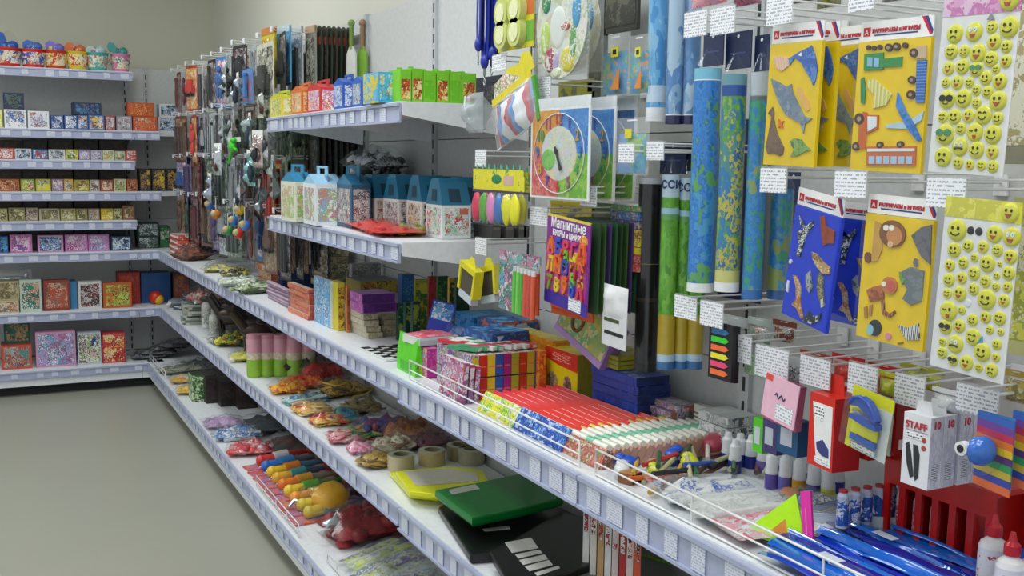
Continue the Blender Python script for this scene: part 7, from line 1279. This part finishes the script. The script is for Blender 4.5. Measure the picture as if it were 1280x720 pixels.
for i, (X, Y, c) in enumerate(((1.12, 5.3, '#2a221c'), (1.2, 5.05, '#1e1c1c'), (1.15, 4.85, '#3a2a20'), (1.25, 4.6, '#24201e'))):
    put(horse(c, 1.25), 'toy_horse', f'dark toy horse standing on the second shelf, {od(i)} from the corner', 'toy', 'dark toy horses', (X, Y, ZS+.001), 2.4+i*.3)
for i in range(12):
    Y = 6.3-i*.17; c = ['#2a2a28', '#3a342c', '#20242a', '#4a4038', '#2c3a30'][i % 5]
    put(lybag(.17, .22, .13, [c, '#1c1c1e', '#5a5048'], i+100, 'lump', n=12), 'dark_toy_bag', f'dark full toy bag at the back of the second shelf, {od(i)} from the corner', 'bag', 'dark toy bags at the back of the second shelf', (1.25, Y, ZS+.002), R.uniform(-.3, .3))
for i in range(9):
    c = ['#8a948a', '#5a6a60', '#a8b0a4', '#4a5a5a', '#7a8880', '#c8ccc0'][i % 6]
    put(faces(.24, .2, .012, mat(c), mat('#b8b8a8'), A(c, '#a8b8b8', '#4a6a7a', sc=20)), 'colouring_book', f'grey green book in the flat pile on the second shelf, {od(i) if i else "lowest"}{" from bottom" if i else ""}', 'book', 'flat pile of books on the second shelf', (1.14+R.uniform(-.015, .015), 6.1+R.uniform(-.015, .015), ZS+.001+i*.0125), R.uniform(-.15, .15))
p = RZ(240, 372, ZS+.13)
put(lybag(.2, .22, .1, ['#c84a38', '#e0dcd8', '#d8705a', '#e6e6e4'], 130, 'stick', n=16), 'striped_toy_bag', 'bag of red and white striped sticks lying on the books', 'bag', None, (1.14, 6.05, ZS+.115), .3)
LB_ = [ # px, py, w, l, h, colours, kind, label
 (292, 425, .16, .2, .07, ['#d8d030', '#5a9a2c', '#c87a3c', '#3a4a28'], 'lump', 'yellow and green toy bag'), (290, 447, .14, .16, .05, ['#dcd83c', '#e0dcc8', '#c8c838'], 'lump', 'yellow and white bag at the shelf edge'), (262, 425, .16, .2, .05, ['#6a6a58', '#c8c8b8', '#3a3a34'], 'brick', 'drab bag of small parts'),
 (348, 486, .12, .16, .05, ['#e8a818', '#e0b028', '#c8321c'], 'brick', 'orange and yellow bag in front of the tubs'), (378, 478, .13, .2, .06, ['#d0281c', '#e03820', '#e0a828'], 'lump', 'bright red and amber bag beside the tubs'), (405, 466, .14, .2, .09, ['#b02418', '#c83428', '#8a2018'], 'lump', 'dark red bag behind the amber one'), (366, 500, .1, .2, .035, ['#4a9ab8', '#2a68a8', '#8ac0b0', '#d8e0d8'], 'stick', 'teal and blue bag at the shelf edge'),
 (387, 511, .15, .15, .045, ['#e0c050', '#c8503c', '#e0a048', '#e8d8a0', '#d8c070'], 'ring', 'bag of cream and yellow bands'), (440, 484, .2, .2, .07, ['#d0a02c', '#5a4420', '#d8b040', '#3a3420'], 'ring', 'bag of golden brown ropes near the wall'), (412, 524, .12, .15, .045, ['#c83a38', '#d8c060', '#e0b060', '#d84a3c'], 'ring', 'bag of red and yellow bands'), (428, 520, .13, .12, .05, ['#4aa05a', '#2a6ab0', '#5ab07a', '#2a4a9a'], 'ring', 'bag of green and blue bands'),
 (452, 508, .16, .16, .06, ['#7a6a40', '#98884c', '#5a5038'], 'ring', 'drab brown bag near the wall'), (430, 546, .12, .12, .04, ['#c87a90', '#d8a8a0', '#b84a5a', '#e0c8b8'], 'ring', 'bag of pink bands at the shelf edge'), (452, 540, .12, .14, .045, ['#5ab878', '#c8b850', '#b8503c', '#4a9a68'], 'ring', 'bag of green and ochre bands'), (480, 532, .15, .22, .07, ['#6a3a70', '#3a3c7a', '#8a3a50', '#4a3a7a'], 'lump', 'purple and blue bag'),
 (530, 535, .16, .2, .07, ['#a8502c', '#c8883c', '#7a5a40', '#8a4a38'], 'lump', 'brown and orange bag'), (492, 556, .12, .15, .06, ['#c8c0a8', '#8a6a50', '#b8a888', '#e0dcc8'], 'ring', 'bag of pale rings before the tape rolls'), (556, 548, .12, .16, .06, ['#8a4a58', '#6a3a4c', '#5a4a44'], 'lump', 'dull maroon bag near the wall'), (462, 576, .1, .12, .05, ['#a8883c', '#c8a858', '#7a6030'], 'ring', 'bag of ochre rings at the shelf edge'), (452, 560, .09, .1, .04, ['#d88aa8', '#e0c0c8', '#c86a88'], 'lump', 'small pink bag')]
for i, (px, py, w, l, hh, cl, kd, lab) in enumerate(LB_):
    p = RZ(px, py, ZS+hh*.4); put(lybag(w, l, hh, cl, i+140, kd, n=34), 'craft_bag', f'{lab} on the second shelf', 'bag', 'bags on the second shelf', (max(p.x, 1.005+l/2), p.y, ZS+.002), R.uniform(-.25, .25))
# tape rolls
def roll(r, h, c):
    return [P('tape_wall', M().lathe([(r*.62, 0), (r, 0), (r, h), (r*.62, h), (r*.62, 0)], 24), mat(c, .3)), P('core', M().lathe([(r*.6, h*.02), (r*.62, h*.02), (r*.62, h*1.02), (r*.56, h*1.02), (r*.56, h*.02)], 20), mat('#8a8060')), P('glossy_top', M().lathe([(r*.63, h+.0004), (r*.98, h+.0004)], 24), mat('#a8b0a0', .15))]
for i, (px, py, c) in enumerate(((498, 590, '#c8bc98'), (537, 584, '#b8a878'), (607, 580, '#b0a890'), (572, 577, '#988c68'))):
    p = RZ(px, py, ZS); put(roll(.042, .045, c), 'tape_roll', f'beige roll of tape, {["leftmost","second from the left","rightmost","third from the left"][i]} behind the yellow folders', 'tape roll', 'rolls of tape', (p.x+.02, p.y+.03, ZS+.001), 0)
# flat folders: corners from the picture on their own plane
def plate(pts, Z, t, m, name, label, cat='folder', group=None, rnd=0, extra=lambda c: [], partname='cover'):
    P3 = [RZ(x, y, Z+t) for x, y in pts]; c = sum(P3, Vector())/len(P3); loc = [(p.x-c.x, p.y-c.y) for p in P3]; n = len(loc)
    ar = sum(loc[i][0]*loc[(i+1) % n][1]-loc[(i+1) % n][0]*loc[i][1] for i in range(n))
    if ar < 0: loc = loc[::-1]
    k = M(); vs = []
    for zz, s in ((0, .97), (t*.3, 1), (t*.85, 1), (t, .985)): vs += [(x*s, y*s, zz) for x, y in loc]
    k.add(vs, [tuple(range(n))[::-1], tuple(range(3*n, 4*n))]+[(a*n+i, a*n+(i+1) % n, (a+1)*n+(i+1) % n, (a+1)*n+i) for a in range(3) for i in range(n)])
    return put([P(partname, k, m)]+extra(c), name, label, cat, group, (c.x, c.y, Z+.0008))
def lab4(pts, Z, t, m, name='paper_label'):
    def f(c):
        P3 = [RZ(x, y, Z+t) for x, y in pts]; n = len(P3)
        vs = [(p.x-c.x, p.y-c.y, t+.0004) for p in P3]+[(p.x-c.x, p.y-c.y, t+.0012) for p in P3]
        return [P(name, M().add(vs, [tuple(range(n, 2*n))[::1], tuple(range(n, 2*n))[::-1]][:1]+[(i, (i+1) % n, n+(i+1) % n, n+i) for i in range(n)]), m)]
    return f
YF_ = mat('#d8dc10', .3); yq = [(493, 591), (560, 584), (604, 590), (606, 606), (545, 616), (516, 615)]
for i in range(3):
    z = ZS+.001+i*.016; o = plate([(487+i*4, 590-i*0), (560, 583), (604, 588), (612, 603), (548, 622-i*2), (512, 618-i*2)], z, .0145, YF_, 'yellow_folder', f'lemon yellow plastic folder left of the green one, {["lowest","middle","top"][i]} of three', 'folder', 'yellow folders',
                                 extra=(lab4([(505, 590), (560, 586), (596, 592), (598, 602), (548, 606), (520, 608)], z, .0145, mat('#c8c4b4', .3), 'clear_grey_window') if i == 2 else (lambda c: [])))
BKF = mat('#0c0d10', .28); 
plate([(548, 634), (560, 628), (640, 612), (705, 636), (758, 664), (640, 690), (588, 694)], ZS+.001, .024, BKF, 'black_folder', 'thick black folder lying under the green one', 'folder', 'black folders', extra=lambda c: lab4([(603, 662), (636, 658), (638, 662), (606, 665)], ZS+.001, .024, mat('#c8c8c4'))(c))
plate([(612, 690), (640, 676), (700, 640), (760, 652), (792, 684), (712, 716), (640, 735)], ZS+.026, .022, BKF, 'black_folder', 'black folder with five white labels on its spine side, nearest the viewer', 'folder', 'black folders',
      extra=lambda c: sum([lab4(q, ZS+.026, .022, mat('#d4d4ce'))(c) for q in ([(631, 679), (664, 673), (673, 686), (640, 692)], [(644, 694), (674, 688), (678, 692), (648, 699)], [(649, 701), (681, 694), (685, 700), (654, 707)], [(656, 709), (686, 701), (691, 707), (662, 715)], [(668, 717), (698, 708), (700, 711), (672, 721)])], []))
plate([(544, 613), (600, 603), (651, 592), (676, 606), (704, 622), (650, 636), (590, 648)], ZS+.05, .024, mat('#0f7a34', .3), 'green_folder', 'bright green plastic folder box on top of the pile', 'folder', None,
      extra=lambda c: lab4([(561, 613), (594, 606), (600, 612), (565, 619)], ZS+.05, .024, mat('#c0c4b8'))(c)+[P('edge_lip', M().box(-.03, .03, -.001, .001, .01, .014), mat('#0b6028'))])
plate([(715, 716), (742, 704), (792, 692), (838, 706), (860, 740), (760, 760)], ZS+.001, .03, mat('#7a8080', .25), 'grey_folder', 'grey folder with a lime edge in the bottom corner of the second shelf', 'folder', None, extra=lambda c: [P('lime_edge', M().tube([(RZ(x, y, ZS+.031).x-c.x, RZ(x, y, ZS+.031).y-c.y, .031) for x, y in ((728, 711), (742, 704), (792, 692), (838, 706))], .004), mat('#6ab828', .3))])
# books seen standing behind the folders, under the long shelf
for i in range(8):
    Y = solve(1, (1.2, 0, ZS+.15), x=733+i*9); c = ['#dfe0dc', '#e4e4e0', '#c8a070', '#e2e2e0', '#dcd8d4', '#b82c2c', '#e0e0dc', '#d8572c', '#d8d4cc'][i]
    put([P('cover', M().box(-.007, .007, -.08, .08, 0, .22), mat(c)), P('spine_print', M().box(-.005, .004, -.0806, -.08, .12, .2), A('#dfe0dc', '#1c1c20', '#b83040', c, sc=60))], 'notebook', f'upright notebook behind the folders under the long shelf, {od(i)} from the left', 'book', 'upright notebooks behind the folders', (1.23, Y+.04, ZS+.001), (0, 0, -.6))
# ================================================================ bottom shelf
ZZ = ZB
for i, (X, Y, w, l, hh, cl, kd, lab) in enumerate([(1.05, 6.35, .2, .3, .05, ['#5a6a60', '#c8c8b0', '#3a4a3a', '#a8a890'], 'stick', 'drab green bag in the fenced far end'), (1.2, 6.4, .24, .3, .06, ['#3a3a4c', '#4a5a50', '#8a8a8a'], 'stick', 'dark grey bag in the fenced far end'), (1.02, 6.05, .18, .2, .04, ['#c8b838', '#d88a30', '#b8c8c0'], 'lump', 'bag with yellow and orange pieces'),
      (1.0, 5.75, .2, .18, .05, ['#d8c828', '#e0d040', '#d86a2c', '#e0d8c0'], 'lump', 'bright yellow and orange bag at the shelf edge'), (1.22, 6.0, .3, .3, .08, ['#3a2c34', '#4a3a3c', '#2a3a30', '#5a4a3c'], 'lump', 'dark maroon bag near the wall'), (1.22, 5.6, .3, .3, .09, ['#2a2420', '#3a3028', '#4a4234', '#201c1c'], 'lump', 'dark brown bag near the wall')]):
    put(lybag(w, l, hh, cl, i+170, kd, n=20), 'toy_bag', f'{lab} of the bottom shelf', 'bag', 'bags at the far end of the bottom shelf', (X, Y, ZZ+.002), R.uniform(-.3, .3))
kbx(241, 503, 236, 256, 470, ZZ, A('#2a5a2c', '#1c3a1c', '#8ab878', '#c8d8b0', sc=60), A('#2c5a30', '#5a9a4a', '#d8e0c0', sc=60), mat('#2a3a24'), 'dark green picture box standing on the bottom shelf edge')
for i, (cx, cy, xl, xr, yt) in enumerate(((258, 505, 254, 274, 474), (276, 509, 270, 296, 478), (298, 512, 290, 322, 482))):
    kbx(cx, cy, xl, xr, yt, ZZ, A('#1c1614', '#2a1e1c', '#3a2c28', sc=40), A('#201816', '#30241e', sc=40), mat('#2a2220'), f'dark brown box right of the green picture box, {od(i)} from the left', group='dark boxes on the bottom shelf')
for i, (X, Y, w, l, hh, cl, kd, lab) in enumerate([(1.0, 4.95, .16, .2, .05, ['#a88ab0', '#c8a8c8', '#8a7a98'], 'lump', 'lilac bag at the shelf edge'), (1.02, 4.72, .18, .24, .06, ['#3a78b8', '#b8c0c8', '#2c4a70', '#d8dce0'], 'stick', 'blue and silver bag'), (1.2, 4.8, .3, .26, .08, ['#3a3c44', '#4a5a60', '#2a2a30', '#3a4a3c'], 'stick', 'dark grey green bag near the wall'),
      (1.02, 4.45, .2, .22, .06, ['#c02c34', '#d84a48', '#d8c8cc', '#a02028'], 'lump', 'crimson bag at the shelf edge'), (1.22, 4.4, .26, .26, .08, ['#3a4a3c', '#5a4a3c', '#2c3430', '#6a2c2c'], 'stick', 'dark bag near the wall right of the crimson one')]):
    put(lybag(w, l, hh, cl, i+190, kd, n=20), 'toy_bag', f'{lab} on the bottom shelf', 'bag', 'bags on the bottom shelf', (X, Y, ZZ+.002), R.uniform(-.3, .3))
# row of long party packs, lying towards the wall
def longpack(w, l, cols, seed):
    q = random.Random(seed); base = M().box(-l/2, l/2, -w/2, w/2, 0, .006)
    ps = [P('backing_card', base, A('#b8401c', '#d86a3c', '#a83048', '#c8a8b8', sc=30)), P('card_print', M().box(-l*.48, -l*.25, -w*.42, w*.42, .006, .0066), A('#c84a3c', '#b87aa0', '#8a7ab8', '#d8804a', sc=40))]
    ps.append(P('toy_body', M().cyl((-l*.26, 0, .03), (l*.2, 0, .034), w*.26, 10, w*.2).blob((-l*.28, 0, .03), (w*.28, w*.26, .024), 0), mat(cols[0], .3)))
    ps.append(P('toy_front', M().cyl((-l*.1, 0, .034), (l*.1, 0, .038), w*.29, 10), mat(cols[1], .3)))
    ps.append(P('toy_tail', M().cyl((l*.1, 0, .036), (l*.42, 0, .04), w*.24, 10, w*.12), mat(cols[2], .3)))
    b = M(); b.pillow(w*.98, l*.8, .042, seed=seed, cz=-l*.4, flat=1, nx=6, nz=9, amp=.2); b.v = [tuple((v[2]+l*.05, v[0], max(.007, -v[1]+.01))) for v in b.v]
    ps.append(P('clear_bubble', b, FILM)); return ps
CL = [('#c83a3c', '#d8d8dc', '#a82c34', 'red and white'), ('#2a6ab8', '#3a88c8', '#5a6a78', 'blue'), ('#e0b828', '#e88a2c', '#3a7a98', 'yellow and orange'), ('#d8a838', '#4a98a0', '#3a5a70', 'yellow and teal'), ('#e0782c', '#e0a040', '#8a8a7a', 'orange'), ('#e8c83c', '#5ab83c', '#3a8a30', 'yellow and green'), ('#e89a38', '#d8b840', '#6a5a30', 'amber'), ('#d8c838', '#2a8a4a', '#2a4a98', 'yellow, green and blue'), ('#c8b048', '#3a8a9a', '#2a508a', 'ochre and blue')]
for i, c in enumerate(CL):
    Y = 4.22-i*.088
    put(longpack(.082, .3, c, i), 'water_toy_pack', f'{c[3]} toy on a red card, {od(i)} from far end, slanted row', 'toy pack', 'slanted row of toy packs on the bottom shelf', (1.085, Y, ZZ+.001+.0*i), .12)
for i in range(6):
    put(longpack(.09, .2, [['#8a3a2c', '#3a8a3c', '#5a4a30'], ['#6a4a2c', '#7a2c24', '#3a5a30']][i % 2], i+20), 'water_toy_pack', f'red brown toy pack near the wall behind the slanted row, {od(i)} from far end', 'toy pack', 'toy packs near the wall on the bottom shelf', (1.27, 4.2-i*.12, ZZ+.03), .1)
p = RZ(400, 655, ZZ)
put([P('ball_net', M().blob((0, 0, .055), (.07, .075, .055), 0, 16, 10, .15, 3), mat('#e0a820', .35)), P('plastic_bag', M().blob((-.02, 0, .06), (.1, .085, .06), 0, 14, 9, .35, 8), FILM), P('silver_neck', M().tube([(-.1, .02, .03), (-.13, .03, .04), (-.15, .01, .02)], .008), mat('#c8ccd0', .2, .6))], 'yellow_bag', 'shiny golden yellow round thing in a clear bag on the bottom shelf', 'bag', None, (p.x+.07, p.y+.1, ZZ+.003), -.3)
put(lybag(.26, .36, .11, ['#7a1418', '#8a1c1e', '#5a0e12', '#a02c30'], 231, 'lump', n=40), 'dark_red_bag', 'large dark red bag on the bottom shelf nearest the viewer', 'bag', None, (1.15, 3.28, ZZ+.002), .1)
put([P('silver_bow', M().blob((0, 0, .03), (.03, .02, .012), 0, 10, 7, .5, 2).prism([(-.03, .0), (.0, .03), (.02, .06), (.03, .02), (.05, .0), (.0, .01)], -.003, .003), mat('#c8d4d8', .15, .6)), P('white_tail', M().box(-.05, -.01, -.01, .01, .01, .014), mat('#dfe4e4', .2))], 'silver_ribbon', 'silver ribbon knot at the aisle end of the dark red bag', 'ribbon', None, (1.0, 3.24, ZZ+.05), .3)
for i in range(10):
    Y = 3.1-i*.055; c = [['#c8d0d4', '#b8c830', '#6a5a98'], ['#d8dce0', '#8a9aa8', '#c8d848'], ['#b8c8c8', '#5a6a78', '#d8d8c8']][i % 3]
    put(lybag(.08, .3, .03, c, i+240, 'stick', n=7, filmm=FILM2), 'cutlery_bag', f'clear bag of pale sticks on the bottom shelf, {od(i)} from the dark red bag', 'bag', 'clear bags of pale sticks', (1.1, Y, ZZ+.003+.004*(i % 2)), .5)
fence(3.08, 2.7, XBASE+.03, ZB, .035, 'white wire fence on the bottom shelf nearest the viewer', 4)
